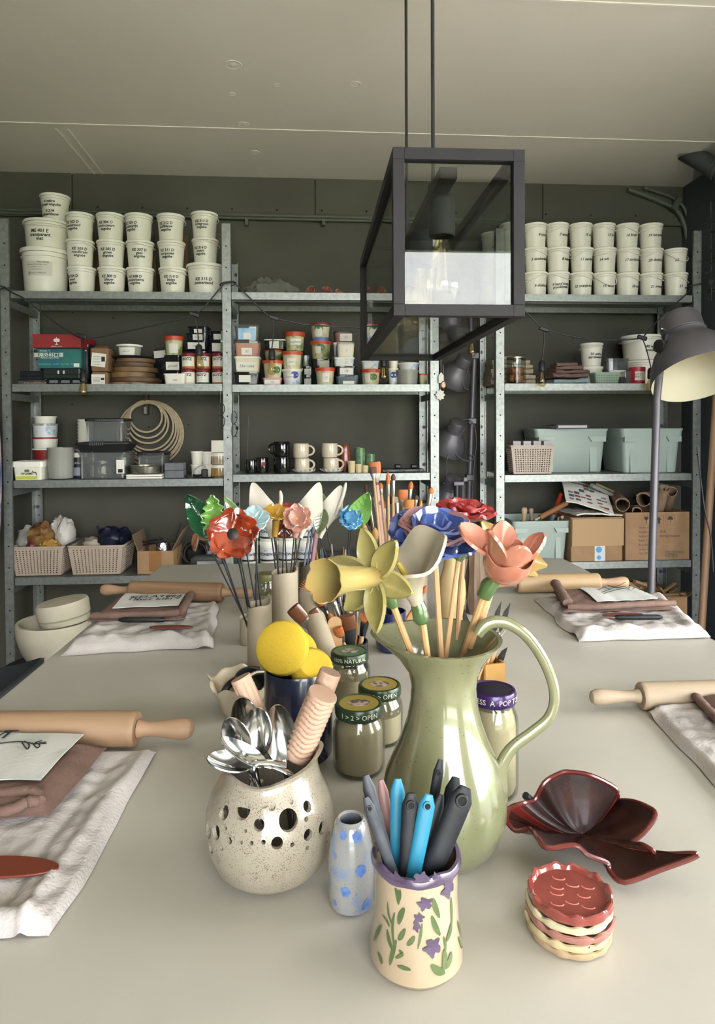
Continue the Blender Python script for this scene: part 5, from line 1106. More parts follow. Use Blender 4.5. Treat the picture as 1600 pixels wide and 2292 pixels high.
# newspapers, tubes and rolled paper on the cartons
zc1 = zG+h_; q = spot(1320, SY+.12, zc1)
m_news = mat('newsprint', '#a8a29a', .85, col2='#5a5654', sc=70, det=2, lo=.48, hi=.6)
for i, (z, rx, lab, dx) in enumerate(((.010, .0, 'folded newspaper lying flat on the taped carton', 0), (.088, .5, 'open crossword newspaper leaning on the cartons', -.01))):
    t = thing('newspaper', lab, 'newspaper', (q.x+dx, SY+.13, zc1+z), .1-.25*i); t.rotation_euler = (rx, .25*i, .1-.2*i)
    mb = MB(); mb.sheet(12, 10, lambda u, v: ((u-.5)*.23, (v-.5)*.2, .006*math.sin(u*5)+.004*N3((u*4, v*4, 0), 1, i)), .006); mb.build('pages', m_paper, t)
    for ix in range(7):
        for iy in range(6):
            if rnd.random() < .55: MB().box(((ix-3)*.028, (iy-2.5)*.029, .0055+.006*math.sin((ix/7+.07)*5)), (.024, rnd.choice((.009, .02, .014)), .0016)).build('printed_block', rnd.choice((m_ink2, mat('news_grey', '#77736d', .8), mat('news_red', '#8d4a42', .8))), t, smooth=False)
def paper_roll(a, b, r, label, m, inner=.8):
    t = thing('paper_roll', label, 'paper roll', m=frame(a, Vector(b)-Vector(a))); L = (Vector(b)-Vector(a)).length
    def f(u, v):
        an = v*2*PI*1.35+.4; rr = r*(1-.18*v+.03*math.sin(an*3)); return (rr*math.cos(an), rr*math.sin(an), u*L)
    MB().sheet(6, 40, f, .0025).build('wound_sheet', m, t); return t
m_kp = mat('brown_wrapping_paper', '#9a8268', .8, col2='#8b745b', sc=30)
G6 = 'rolls of brown paper on the cartons'
zc2 = zG+h2_
paper_roll(at(1393, 1130, SY+.03), at(1375, 1112, SY+.28), .033, 'wide paper tube with its open end facing forward between the cartons', m_kp)['group'] = G6
paper_roll(at(1440, 1118, SY+.03), at(1455, 1112, SY+.27), .034, 'dark open paper tube lying on the printed carton', m_kp)['group'] = G6
paper_roll(at(1471, 1150, SY+.14), at(1488, 1092, SY+.05), .026, 'paper roll standing tilted behind the lamp pole', m_kp)['group'] = G6
paper_roll(at(1502, 1100, SY+.04), at(1490, 1140, SY+.2), .027, 'frayed paper roll at the end of the printed carton', m_kp)['group'] = G6
paper_roll(at(1425, 1145, SY+.05), at(1410, 1140, SY+.25), .022, 'small flattened paper roll wedged low between the tubes', m_kp)['group'] = G6
for a, b, r, mm, lab in (((1324, 1086), (1378, 1112), .0095, mat('grey_tube', '#8d8c88', .5), 'thin grey plastic tube leaning over the newspaper'), ((1336, 1084), (1372, 1100), .006, mat('olive_stick', '#8b8658', .6), 'thin olive stick beside the grey tube')):
    p0, p1 = at(*a, SY+.1), at(*b, SY+.2); o = MB().tube([p0, p1], r, 10).build('thin_tube', mm); tag(o, lab, 'tube')
# wooden crate with offcuts under the rack
q = at(1470, 1345, SY+.06); t = thing('wooden_crate', 'plain wooden crate with a round finger hole on the floor', 'crate', (at(1543, 1380, SY).x-.13, SY+.175, 0)); m_ply = wood('plywood', '#a9845c', '#9a7650', 10, 0)
zt_ = at(1497, 1338, SY).z; w_ = .24
mb = MB(); O = [(-w_/2, 0), (w_/2, 0), (w_/2, zt_), (-w_/2, zt_)]; hc = (-.02, zt_-.035); hr_ = .016
ring = [(hc[0]+hr_*math.cos(-.75*PI+2*PI*i/16), hc[1]+hr_*math.sin(-.75*PI+2*PI*i/16)) for i in range(16)]
sq = []
for i in range(4): 
    A_, B_ = O[i], O[(i+1) % 4]; sq += [(lerp(A_[0], B_[0], j/4), lerp(A_[1], B_[1], j/4)) for j in range(4)]
for y in (-.17, -.158): mb.add([(x, y, z) for x, z in sq+ring], [(i, (i+1) % 16, 16+(i+1) % 16, 16+i) for i in range(16)])
mb.add([(x, -.17, z) for x, z in ring]+[(x, -.158, z) for x, z in ring], [(i, (i+1) % 16, 16+(i+1) % 16, 16+i) for i in range(16)])
mb.build('front_panel', m_ply, t, smooth=False)
for c, d in (((0, .14, zt_/2), (w_, .012, zt_)), ((-w_/2, -.012, zt_/2), (.012, .3, zt_)), ((w_/2, -.012, zt_/2), (.012, .3, zt_)), ((0, -.012, .006), (w_, .3, .012))): MB().box(c, d).build('panel', m_ply, t, smooth=False)
wl = [((1395, 1298), (1440, 1330), .016), ((1412, 1318), (1428, 1340), .012), ((1385, 1305), (1470, 1345), .014), ((1435, 1316), (1445, 1345), .009), ((1462, 1305), (1478, 1345), .006), ((1480, 1332), (1550, 1328), .013), ((1488, 1322), (1510, 1305), .008), ((1500, 1326), (1518, 1312), .008), ((1505, 1338), (1535, 1328), .022), ((1460, 1330), (1520, 1340), .016), ((1475, 1315), (1500, 1345), .010), ((1420, 1300), (1480, 1322), .013)]
for i, (a, b, r) in enumerate(wl):
    p0, p1 = at(*a, SY+.04+.02*(i % 4)), at(*b, SY+.10+.03*(i % 5)); d = p1-p0
    o = MB().box((0, 0, 0), (r*1.6, r*.9, d.length)).build('wood_offcut', wood('offcut_wood_%d' % (i % 3), ('#a98c66', '#8b7150', '#b59a74')[i % 3], '#94774f', 10)); o.matrix_world = frame((p0+p1)/2, d); tag(o, 'rough wooden offcut in the heap on the wooden crate', 'wood', 'wooden offcuts under the rack')

# ------------------------------------------------------------------ lamps
# glass box pendant
m_frame = mat('charcoal_powder_coat', '#1b1a1d', .6, 0, spec=.3); m_pane = clear('pendant_glass', '#eef0ee', 1.42, 0)
LY0, LY1 = 1.23, 2.085
a, b = at(879, 328, LY0), at(1175, 708, LY0); lx0, lx1, lz1, lz0 = a.x, b.x, a.z, b.z
lc = Vector(((lx0+lx1)/2, (LY0+LY1)/2, lz0))
pend = thing('pendant_lamp', 'black framed glass box pendant lamp hanging above the table', 'lamp', lc)
W_, D_, H_ = lx1-lx0, LY1-LY0, lz1-lz0; bw = .0215
def pb(c, d, n='frame_bar'): return MB().box(c, d).build(n, m_frame, pend, smooth=False, bevel=.0008)
for x in (-1, 1):
    for z in (bw/2, H_-bw/2): pb((x*(W_-bw)/2, 0, z), (bw, D_, bw))
    for y in (-1, 1): pb((x*(W_-bw)/2, y*(D_-bw)/2, H_/2), (bw, bw, H_-2*bw))
for y in (-1, 1):
    for z in (bw/2, H_-bw/2): pb((0, y*(D_-bw)/2, z), (W_-2*bw, bw, bw))
def pane(c, d): return MB().box(c, d).build('pane', m_pane, pend, smooth=False)
pane((0, -(D_-bw)/2, H_/2), (W_-2*bw, .003, H_-2*bw)); pane((0, (D_-bw)/2, H_/2), (W_-2*bw, .003, H_-2*bw))
for x in (-1, 1): pane((x*(W_-bw)/2, 0, H_/2), (.003, D_-2*bw, H_-2*bw))
pane((0, 0, bw/2), (W_-2*bw, D_-2*bw, .003))
zb = at(1006, 387, 1.33).z-lz0; bar0, bar1 = 1.33-lc.y, 1.98-lc.y
MB().box((0, (bar0+bar1)/2, zb), (.036, bar1-bar0, .024)).build('socket_bar', m_blackmat, pend, bevel=.002)
m_bulb = clear('bulb_glass', '#f3ead2', 1.75, 0); m_fil = mat('pale_gold_filament', '#b9a06a', .4); m_brass = mat('brass', '#a8874a', .35, .9)
for Yb in (1.40, 1.66, 1.92):
    y = Yb-lc.y
    s = MB().lathe([(0, zb-.012), (.018, zb-.02), (.0255, zb-.028), (.0275, zb-.036), (.0275, zb-.105), (.0255, zb-.107), (.025, zb-.09), (0, zb-.09)], 28).build('socket', m_blackmat, pend, loc=(0, y, 0))
    z0 = zb-.103
    bl = MB().lathe([(.013, z0), (.0135, z0-.012), (.02, z0-.035), (.034, z0-.07), (.042, z0-.1), (.04, z0-.125), (.028, z0-.145), (0, z0-.153)], 28).build('bulb', m_bulb, pend, loc=(0, y, 0))
    for q in range(4):
        an = q*PI/2+.4; MB().tube([(.008*math.cos(an), .008*math.sin(an), z0-.03), (.014*math.cos(an), .014*math.sin(an), z0-.11)], .0008, 5).build('filament', m_fil, bl)
for Yc in (1.50, 1.92):
    c = Vector((0, Yc-lc.y, 0)); x = (0)
    MB().tube([(0, c.y, zb+.01), (0, c.y, ceil_z(lc.x)-lz0-.002)], .0042, 8).build('cord', m_blackmat, pend)
    MB().lathe([(0, zb+.012), (.012, zb+.012), (.012, zb+.035), (.006, zb+.042), (0, zb+.042)], 16).build('cord_grip', m_blackmat, pend, loc=(0, c.y, 0))
for x in (-1, 1): pb((x*(W_/2-bw)/2, (D_-bw)/2-.18, H_-bw*.4), (W_/2-bw-.0, .012, .01), 'cross_brace')
# lamps with a wide bell shade
m_lampg = mat('dark_grey_lamp', '#57555a', .42, .35); m_lampin = mat('cream_shade_inside', '#b3ac93', .6)
def shade(parent, M4, r, L, m=m_lampg, detail=True):
    # opening at z=0 facing -z, neck towards +z
    out = [(r, 0), (r*1.0, L*.03), (r*.93, L*.2), (r*.78, L*.4), (r*.56, L*.56), (r*.46, L*.62), (r*.45, L*.64), (r*.45, L*.92), (r*.40, L*.98), (r*.3, L), (0, L)]
    s = MB().lathe(out, 44, M4).build('shade', m, parent)
    MB().lathe([(r*.99, .0005), (r*.985, L*.03), (r*.915, L*.2), (r*.765, L*.4), (r*.54, L*.56), (r*.4, L*.6), (0, L*.6)], 44, M4).build('shade_inside', m_lampin, s)
    for z in (.66, .69): MB().lathe([(r*.452, L*z), (r*.47, L*(z+.008)), (r*.452, L*(z+.016))], 36, M4).build('vent_ring', m, s)
    for sx in (-1, 1): MB().lathe([(0, 0), (r*.05, 0), (r*.05, r*.06), (0, r*.07)], 12, M4 @ frame((sx*r*.45, 0, L*.8), (sx, 0, 0))).build('pivot_screw', mat('chrome', '#c9c9c9', .2, 1), s)
    return s
LYr = 2.15
fl = thing('floor_lamp', 'grey floor lamp with a wide bell shade, cream inside, beside the table', 'lamp')
pc = at(1566, 846, LYr); kk = k(pc)
ax = Vector((-.16, .42, 1)); ax = (at(1519, 715, LYr+.12)-pc).normalized()
shade(fl, frame(pc, ax, (0, 1, 0)), 104*kk, 172*kk)
base = at(1457, 1335, LYr); topp = at(1470, 890, LYr); d = (base-topp).normalized(); ft = topp+d*((0.02-topp.z)/d.z)
hd = at(1480, 800, LYr+.06)
MB().tube([ft, base, topp, hd], .0125, 14).build('pole', m_lampg, fl)
MB().tube(catmull([hd, at(1486, 772, LYr+.03), at(1492, 748, LYr+.02)]), .009, 10).build('arm', m_blackmat, fl); MB().lathe([(0, -.02), (.022, -.02), (.022, .02), (0, .02)], 16, frame(at(1483, 775, LYr+.03), (1, .3, 0))).build('joint', m_blackmat, fl)
MB().lathe([(0, 0), (.15, 0), (.15, .015), (.14, .02), (0, .022)], 40).build('base', m_lampg, fl, loc=(ft.x, ft.y, .001))
MB().tube(catmull([at(1560, 1000, LYr+.25), at(1575, 1130, LYr+.25), at(1590, 1200, LYr+.25), at(1596, 1280, LYr+.25)]), .003, 6).build('cable', m_black, fl)
# three headed floor lamp in the alcove
al = thing('alcove_lamp', 'dark triple spot floor lamp standing between the racks', 'lamp'); Ya = SY+.2
p1, p0 = at(1061, 800, Ya), at(1046, 1200, Ya); d = (p0-p1).normalized(); p2 = p1+d*((.01-p1.z)/d.z)
MB().tube([p1, p2], .0135, 12).build('pole', m_lampg, al); MB().lathe([(0, 0), (.12, 0), (.12, .015), (0, .02)], 32).build('base', m_lampg, al, loc=(p2.x, p2.y, .001))
for (nx, ny), (ox, oy), yo in (((1044, 797), (1012, 852), -.03), ((1026, 942), (1000, 1004), -.03), ((1014, 1068), (994, 1130), -.03)):
    n, o_ = at(nx, ny, Ya+yo-.03), at(ox, oy, Ya+yo+.06); shade(al, frame(o_, n-o_), 40*k(o_), (n-o_).length, m_lampg)
    t_ = (ny-800)/400; pp = p1+(p0-p1)*t_
    MB().tube([lerp(o_, n, .88), pp], .006, 8).build('arm', m_dark, al); MB().box(pp, (.04, .04, .03)).build('clamp', m_lampg, al, bevel=.004)
for P in ([(1040, 960), (1024, 985), (1020, 1015), (1035, 1028), (1050, 1032), (1060, 1025), (1056, 1018), (1048, 1026)], [(1036, 940), (1050, 940), (1062, 955), (1066, 990), (1062, 1030), (1058, 1080), (1056, 1130)], [(1010, 1000), (1000, 1030), (1000, 1060), (996, 1085), (1000, 1110), (1006, 1130)], [(1050, 820), (1043, 840)], [(1034, 855), (1040, 868), (1048, 872)]):
    MB().tube(catmull([at(x, y, Ya-.05) for x, y in P]), .0028, 6).build('cable', m_black, al)
t = thing('tripod_stand', 'black and grey telescopic stand beside the alcove lamp', 'stand'); 
a, b = at(1022, 1085, Ya-.14), at(1020, 1200, Ya-.14); MB().tube([a, Vector((b.x, b.y, .002))], .014, 10).build('column', m_black, t); MB().tube([at(1036, 1085, Ya-.14), Vector((at(1034, 1200, Ya-.14).x, b.y, .002))], .008, 8).build('tube', m_lampg, t)
MB().box(at(1026, 1082, Ya-.14), (.05, .03, .02)).build('bracket', m_lampg, t, bevel=.003); MB().box(at(1041, 1073, Ya-.14), (.022, .02, .022)).build('knob', m_lampg, t, bevel=.003)
# hanging ornaments on the post
for px, py, lab, kind in ((987, 847, 'small white clay house shaped ornament', 0), (992, 861, 'small brown and peach egg shaped ornament', 1), (985, 884, 'small white scalloped flower ornament', 2)):
    c = at(px, py, SY-.02); t = thing('hanging_ornament', lab+' hanging at the rack post', 'ornament', c, 0, 'hanging ornaments')
    if kind == 0: V = [(-.012, -.02), (.012, -.02), (.012, .012), (0, .028), (-.012, .012)]
    elif kind == 1: V = [(.011*math.cos(a)*(1-.15*math.sin(a)), .017*math.sin(a)) for a in [2*PI*i/20 for i in range(20)]]
    else: V = [((.019+.003*math.cos(a*8))*math.cos(a), (.022+.003*math.cos(a*8))*math.sin(a)) for a in [2*PI*i/48 for i in range(48)]]
    n = len(V); mb = MB(); mb.add([(x, -.003, z) for x, z in V]+[(x, .003, z) for x, z in V], [tuple(range(n)), tuple(range(2*n-1, n-1, -1))]+[(i, (i+1) % n, (i+1) % n+n, i+n) for i in range(n)])
    mb.build('plaque', (m_paper, mat('dark_brown_clay', '#5a3520', .4), m_paper)[kind], t, smooth=False)
    if kind == 1: mb = MB(); mb.add([(x*.72, -.0036, z*.72) for x, z in V], [tuple(range(n))]); mb.build('egg_face', mat('peach_clay', '#d9a777', .4), t, smooth=False)
    MB().tube([(0, 0, .02), (0, 0, .09)], .0006, 4).build('thread', m_paper, t)
# festoon of bulbs
st = thing('string_lights', 'black festoon cable of clear filament bulbs draped across the racks', 'string lights'); Yf = SY-.045
cab = [[(2, 640), (28, 655), (60, 672), (100, 705), (150, 740), (180, 755)], [(180, 755), (210, 757), (300, 738), (380, 720), (432, 706)], [(432, 706), (455, 690), (480, 660), (502, 634)], [(502, 634), (512, 632), (524, 634), (560, 668), (590, 698), (612, 712)],
       [(612, 712), (650, 720), (700, 728), (800, 733), (850, 745)], [(850, 745), (930, 740), (1000, 735), (1052, 738)], [(1052, 738), (1110, 690), (1150, 680), (1178, 700), (1200, 722), (1217, 737)], [(1217, 737), (1260, 749), (1330, 760), (1400, 760), (1437, 757)], [(1437, 757), (1470, 720), (1500, 690), (1530, 664), (1550, 640)]]
for P in cab: MB().tube(catmull([at(x, y, Yf) for x, y in P]), .0032, 6).build('cable', m_black, st)
def fest(nx, ny, bx, by, sz=1.0):
    n = at(nx, ny, Yf); s0 = at(bx, by, Yf); g = thing_part = bpy.data.objects.new('hanging_bulb', None); COL.objects.link(g); g.parent = st; g.location = s0
    kk = k(s0)*sz
    MB().box(n-s0, (.045, .014, .018), Matrix.Rotation(.3, 3, 'Y')).build('tee_joint', m_black, g, bevel=.004)
    MB().tube(catmull([n-s0, (n-s0)*.6+Vector((.004, 0, 0)), (0, 0, 0)], 4), .0028, 6).build('drop_cable', m_black, g)
    MB().lathe([(0, 2*kk), (4*kk, 1*kk), (7.5*kk, -4*kk), (8*kk, -22*kk), (6.5*kk, -24*kk), (0, -24*kk)], 18).build('socket', m_black, g)
    z0 = -23*kk
    MB().lathe([(6*kk, z0), (6.5*kk, z0-4*kk), (9*kk, z0-13*kk), (11*kk, z0-22*kk), (9.5*kk, z0-29*kk), (5*kk, z0-34*kk), (0, z0-35*kk)], 20).build('bulb', m_bulb, g)
    for q in range(4):
        a_ = q*PI/2+.5; MB().tube([(2*kk*math.cos(a_), 2*kk*math.sin(a_), z0-3*kk), (4*kk*math.cos(a_), 4*kk*math.sin(a_), z0-24*kk)], .001, 5).build('filament', m_fil, g)
for nx, ny, bx, by in ((182, 752, 186, 832), (435, 704, 445, 772), (612, 711, 608, 782), (850, 745, 858, 798), (1052, 738, 1056, 742), (1217, 737, 1213, 808), (1437, 756, 1457, 824)): fest(nx, ny, bx, by)
for px, py in ((16, 648), (509, 634), (1558, 638)):
    c = at(px, py, SY-.006); MB().tube([(c.x+.034*math.cos(a), c.y+.018+.046*math.sin(a), c.z+.006*math.cos(a*1)) for a in [2*PI*i/16 for i in range(16)]], .003, 6, closed=True).build('cable_tie', m_black, st)
# broom handle leaning by the right wall, and dark garland
a, b = at(1602, 900, 2.86), at(1570, 1400, 2.7); d = (b-a).normalized(); b2 = a+d*((.002-a.z)/d.z); a2 = a-d*.25
tag(MB().tube([a2, b2], .0155, 14).build('broom_handle', wood('pole_wood', '#8d6f55', '#7d6048', 8)), 'brown wooden pole leaning in the corner beside the rack', 'pole')
c = at(1590, 575, 2.95)
g = thing('leaf_garland', 'dark dried leaf garland hanging in the corner beside the rack', 'garland', (c.x, c.y, c.z)); m_dl = mat('dark_leaf', '#33382f', .7)
for i in range(22):
    z = .18-i*.018; a_ = i*2.4; me = cached('gleaf', lambda: MB().sheet(5, 3, lambda u, v: ((v-.5)*.03*math.sin(PI*(u*.9+.08)), u*.05, .008*math.sin(u*3)), .001).mesh('leaf', m_dl))
    o = link('leaf', me, g, (0, 0, z), rot=(rnd.uniform(-.4, .6), 0, a_))
MB().tube([(0, 0, .25), (.005, 0, -.2)], .002, 5).build('stem', m_dl, g)
# clothes hanging past the rack's end on the other side
c = at(-50, 915, 2.9); t = thing('hanging_garment', 'printed smock hanging beyond the end of the rack', 'garment', (c.x, 2.9, c.z-.55))
MB().sheet(14, 18, lambda u, v: ((v-.5)*.17+.01*math.sin(v*25+u*3), .03*math.sin(v*18)+.02*math.sin(v*7+u*2), .55*u), .004).build('cloth', mat('printed_smock', '#8f7f86', .9, col2='#3c4a68', sc=9, lo=.45, hi=.6), t); MB().tube(catmull([(-.08, 0, .55), (0, 0, .6), (.08, 0, .55)]), .004, 6).build('hanger', m_blackmat, t)
MB().tube(catmull([(0, 0, .6), (0, .01, .66), (0, .2, .66), (0, RY1-2.9, .66)]), .003, 6).build('hook_rail', m_blackmat, t)

# ------------------------------------------------------------------ things on the table
E = .0006
def surf_pt(c, R, px, py, cx, Rpx):            # point of an upright round wall seen at a pixel
    s = max(-.97, min(.97, (px-cx)/Rpx)); a = math.asin(s)
    Y = c.y-R*math.cos(a); return a, at(px, py, Y).z-c.z
def profile(tab, kk): return [(r*kk, z*kk) for r, z in tab]
# --- speckled lantern pot with cut holes
c = on(606, 1942); kk = k(c); c.z = TZ+E
pt = [(84, 1), (100, 6), (122, 28), (137, 65), (142, 105), (140, 140), (131, 172), (115, 200), (103, 222), (99, 236), (103, 247), (108, 252)]
m_pot = mat('speckled_oatmeal_glaze', '#979081', .28, col2='#8d8575', sc=12, speck='#5a4d3c', ssc=620, sthr=.25, coat=.5)
outer = profile(pt, kk); th = .0042
inner = [(max(0, r-th), z) for r, z in reversed(outer[1:])]
def potwob(a, r, z, i):
    if z > 205*kk:
        t = (z-205*kk)/(47*kk); e = .55*math.cos(a-.75)+.25*math.cos(3*a+.9)+.12*math.cos(5*a)
        return r*(1+.10*t*max(0, math.cos(a-.75))+.035*t*math.cos(3*a)), z+t*e*26*kk
    return r, z
pot = thing('lantern_pot', 'speckled cream round pot pierced with holes, holding spoons', 'pot', c)
body = MB().lathe([(0, 1*kk)]+outer+inner+[(0, 6*kk)], 96, None, potwob).build('body', m_pot, pot)
holes = [(265, 458, 17), (395, 430, 11), (448, 448, 8), (540, 505, 20), (375, 530, 11), (472, 615, 12), (632, 570, 11), (657, 428, 10), (708, 530, 13), (575, 420, 4), (140, 555, 14), (88, 540, 18), (160, 460, 13), (220, 600, 7), (285, 610, 3.5), (340, 615, 4), (402, 610, 4.5), (550, 622, 4.5), (625, 640, 4.5), (302, 555, 3.5), (190, 535, 4), (105, 645, 11), (145, 645, 3.5), (178, 640, 5), (738, 580, 11), (635, 490, 5)]
cut = MB(); Rm = 138*kk
for x, y, r in holes:
    px, py = 440+x/2.5, 1640+y/2.5; a, z = surf_pt(c, Rm, px, py, 606, 143)
    cut.lathe([(0, 0), (r*kk, 0), (r*kk, 60*kk), (0, 60*kk)], 20, frame((math.sin(a)*110*kk, -math.cos(a)*110*kk, z), (math.sin(a), -math.cos(a), 0)))
for i in range(16):   # the row goes on round the back
    a = PI*.62+i*PI*.76/15; z = (100+30*math.sin(i*2.2))*kk
    cut.lathe([(0, 0), ((5+7*abs(math.sin(i*1.7)))*kk, 0), ((5+7*abs(math.sin(i*1.7)))*kk, 60*kk), (0, 60*kk)], 16, frame((math.sin(a)*110*kk, -math.cos(a)*110*kk, z), (math.sin(a), -math.cos(a), 0)))
co = cut.build('cutter', None); co.location = c; bpy.context.view_layer.update(); boolean_cut(body, co)
PC, PKK = c.copy(), kk
# --- spoons
m_steel = mat('polished_steel', '#c9c9c7', .16, 1.0); GS = 'metal spoons in the lantern pot'
def spoon(cpx, cpy, Y, up, nrm, L, W, label, hl=.085):
    p = at(cpx, cpy, Y); u = Vector(up).normalized(); n = Vector(nrm); n = (n-u*n.dot(u)).normalized(); x = u.cross(n)
    M4 = Matrix((x, u, n)).transposed().to_4x4(); M4.translation = p
    t = thing('spoon', label, 'spoon', m=M4, group=GS)
    def f(a_, b_):
        th = 2*PI*b_; w = W/2*(1-.12*math.sin(th)); return (w*a_*math.cos(th), L/2*a_*math.sin(th), -L*.16*(1-a_*a_))
    MB().sheet(9, 32, f, .0012, True).build('bowl', m_steel, t)
    MB().tube(catmull([(0, -L*.47, -.001), (0, -L*.62, .002), (0, -L*.9, .004), (0, -L*.5-hl, .002)]), [.0042]*6+[.003]*6+[.0035]*7, 8, flat=.45).build('handle', m_steel, t)
    return t
yb = PC.y
spoon(574, 1640, yb-.012, (.08, .02, 1), (-.05, -1, .25), .054, .033, 'largest upright spoon facing forward in the middle of the pot')
spoon(626, 1642, yb-.006, (-.12, .04, 1), (.25, -1, .15), .062, .034, 'tall spoon turned sideways nearest the textured rollers')
spoon(528, 1650, yb-.016, (-.4, -.05, 1), (-.1, -1, .5), .045, .028, 'smaller spoon leaning outward beside the large spoon', .075)
spoon(545, 1682, yb-.03, (-.9, -.1, .6), (.45, -.35, .9), .056, .024, 'spoon lying across the pot rim seen from its edge', .04)
spoon(515, 1702, yb-.035, (-1, -.2, .25), (.1, -.5, 1), .048, .026, 'lowest spoon resting flat over the pot rim', .035)
spoon(548, 1612, yb+.008, (-.2, .1, 1), (.2, -1, .3), .05, .03, 'dark spoon half hidden behind the large upright spoon')
# --- textured clay rollers standing in the pot
m_roll = mat('pale_pink_clay', '#b3947f', .75, col2='#a98972', sc=10)
def roller(a, b, r, label, kind):
    a, b = Vector(a), Vector(b); L = (b-a).length; t = thing('texture_roller', label, 'roller', m=frame(a, b-a), group='carved clay rollers')
    n = 48; P = [(0, 0), (r*.96, 0)]+[(r, L*i/n) for i in range(1, n)]+[(r*.97, L), (0, L)]
    def fn(an, rr, z, i):
        if z < L*.06 or z > L*.94 or rr < r*.9: return rr, z
        if kind == 0: d = .07*(1 if math.sin(an*7+.6*math.sin(z/L*6)) > .25 else 0)
        elif kind == 1: d = .08*(1 if math.sin(z/L*2*PI*13+1.6*math.sin(an*4)) > .2 else 0)
        else: d = .09*(1 if (math.sin(z/L*18)*math.cos(an*3)) > .35 else 0)
        return rr*(1-d), z
    MB().lathe(P, 56, None, fn).build('roller_body', m_roll, t); return t
roller(at(600, 1655, yb+.02), at(538, 1516, yb+.028), .0115, 'clay roller carved with wood grain lines tilted beside the spoons', 0)
roller(at(665, 1690, yb+.008), at(723, 1552, yb-.004), .0165, 'clay roller carved with wavy bands leaning over the pot rim', 1)
roller(at(672, 1680, yb+.03), at(740, 1503, yb+.03), .0125, 'clay roller carved with ovals leaning behind the wavy one', 2)
# --- blue spotted bottle
c = on(786, 2022); kk = k(c)*1.0; c.z = TZ+E
bt = thing('spotted_vase', 'small pale blue vase with blue spots behind the lavender cup', 'vase', c)
m_bv = mat('pale_blue_grey_glaze', '#8d8d8c', .22, col2='#6d82a3', sc=45, det=1, lo=.52, hi=.70, speck='#4a4a4c', ssc=420, sthr=.14, coat=.6)
R_ = lambda z: interp([(0, 46*kk), (5*kk, 47*kk), (28*kk, 51*kk), (95*kk, 52*kk), (130*kk, 49*kk), (155*kk, 44*kk), (178*kk, 38*kk), (190*kk, 33*kk)], z)
MB().lathe([(0, 1*kk), (40*kk, 0), (47*kk, 5*kk), (51*kk, 28*kk), (52*kk, 95*kk), (49*kk, 130*kk), (44*kk, 155*kk), (38*kk, 178*kk), (33*kk, 190*kk), (28*kk, 194*kk), (24*kk, 190*kk), (28*kk, 176*kk), (40*kk, 140*kk), (44*kk, 60*kk), (0, 8*kk)], 44).build('body', m_bv, bt)
m_bs = mat('cobalt_spot', '#4a6aa8', .22, col2='#6883b5', sc=160, coat=.6)
def blob(parent, rf, kkz, cc, R0, cx, Rpx, px, py, r, m, name, n=14, irr=.0, seed=0, sq=1.0, lift=.0005):
    V = []; a0, z0 = surf_pt(cc, R0, px, py, cx, Rpx)
    for i in range(n):
        t = 2*PI*i/n; rr = r*kkz*(1+irr*math.sin(t*5+seed)+irr*.6*math.sin(t*8+seed*2)); dx, dz = rr*math.cos(t), rr*sq*math.sin(t)
        z = z0+dz; R = rf(z)+lift; a = a0+dx/R; V.append((R*math.sin(a), -R*math.cos(a), z))
    R = rf(z0)+lift; V.append((R*math.sin(a0), -R*math.cos(a0), z0))
    me = bpy.data.meshes.new(name); me.from_pydata(V, [], [(n, i, (i+1) % n) for i in range(n)]); me.materials.append(m); me.shade_smooth(); return link(name, me, parent)
for x, y, r in ((805, 590, 9), (915, 770, 13), (830, 890, 11), (950, 960, 13), (770, 690, 6), (905, 600, 11), (770, 950, 6)): blob(bt, R_, kk, c, 50*kk, 787, 52, 440+x/2.5, 1640+y/2.5, r, m_bs, 'painted_spot', 12, .1, x)
# --- lavender cup
c = on(931, 2138); kk = k(c); c.z = TZ+E
lv = thing('lavender_cup', 'cream cup painted with purple lavender, full of tool handles', 'cup', c)
tab = [(0, 101), (12, 104), (40, 101), (90, 95), (150, 92), (200, 93), (222, 96), (232, 97)]
Rl = lambda z: interp([(a*kk, b*kk) for a, b in tab], z)
m_lc = mat('cream_gloss_glaze', '#ab9a82', .22, col2='#a18f74', sc=9, coat=.6); m_pur = mat('purple_glaze', '#42354b', .28, col2='#54465d', sc=60, coat=.6); m_lg = mat('leaf_green_glaze', '#41552f', .3, col2='#59673f', sc=40, coat=.5)
def cupw(a, r, z, i): return (r*(1+.004*math.sin(a*3+1)+.003*math.sin(a*7)), z+(3*kk*math.sin(a*4)+2*kk*math.sin(a*9) if z > 215*kk else 0))
MB().lathe([(0, 2*kk), (94*kk, 0)]+[(b*kk, a*kk) for a, b in tab[1:-1]]+[(88*kk, 222*kk), (84*kk, 150*kk), (86*kk, 20*kk), (0, 12*kk)], 64, None, cupw).build('body', m_lc, lv)
MB().lathe([(96*kk, 214*kk), (100*kk, 218*kk), (101*kk, 228*kk), (97*kk, 235*kk), (90*kk, 235*kk), (87*kk, 228*kk), (88*kk, 216*kk)], 64, None, cupw, closed=True).build('rim', m_pur, lv)
PXC = lambda x, y: (440+x/2.5, 1640+y/2.5)
for i, (x, y, r, sq) in enumerate(((1095, 815, 15, .95), (1220, 812, 16, .8), (1380, 870, 18, 1.15), (1240, 962, 15, .85), (1208, 1040, 10, .9), (1195, 1085, 7, 1.7), (1280, 1200, 18, .95), (1292, 808, 5, 2.4), (1110, 845, 9, .7), (1245, 830, 8, .8))):
    px, py = PXC(x, y); blob(lv, Rl, kk, c, 95*kk, 931, 98, px, py, r, m_pur, 'painted_blossom', 30, .22, i*1.7, sq, .0010)
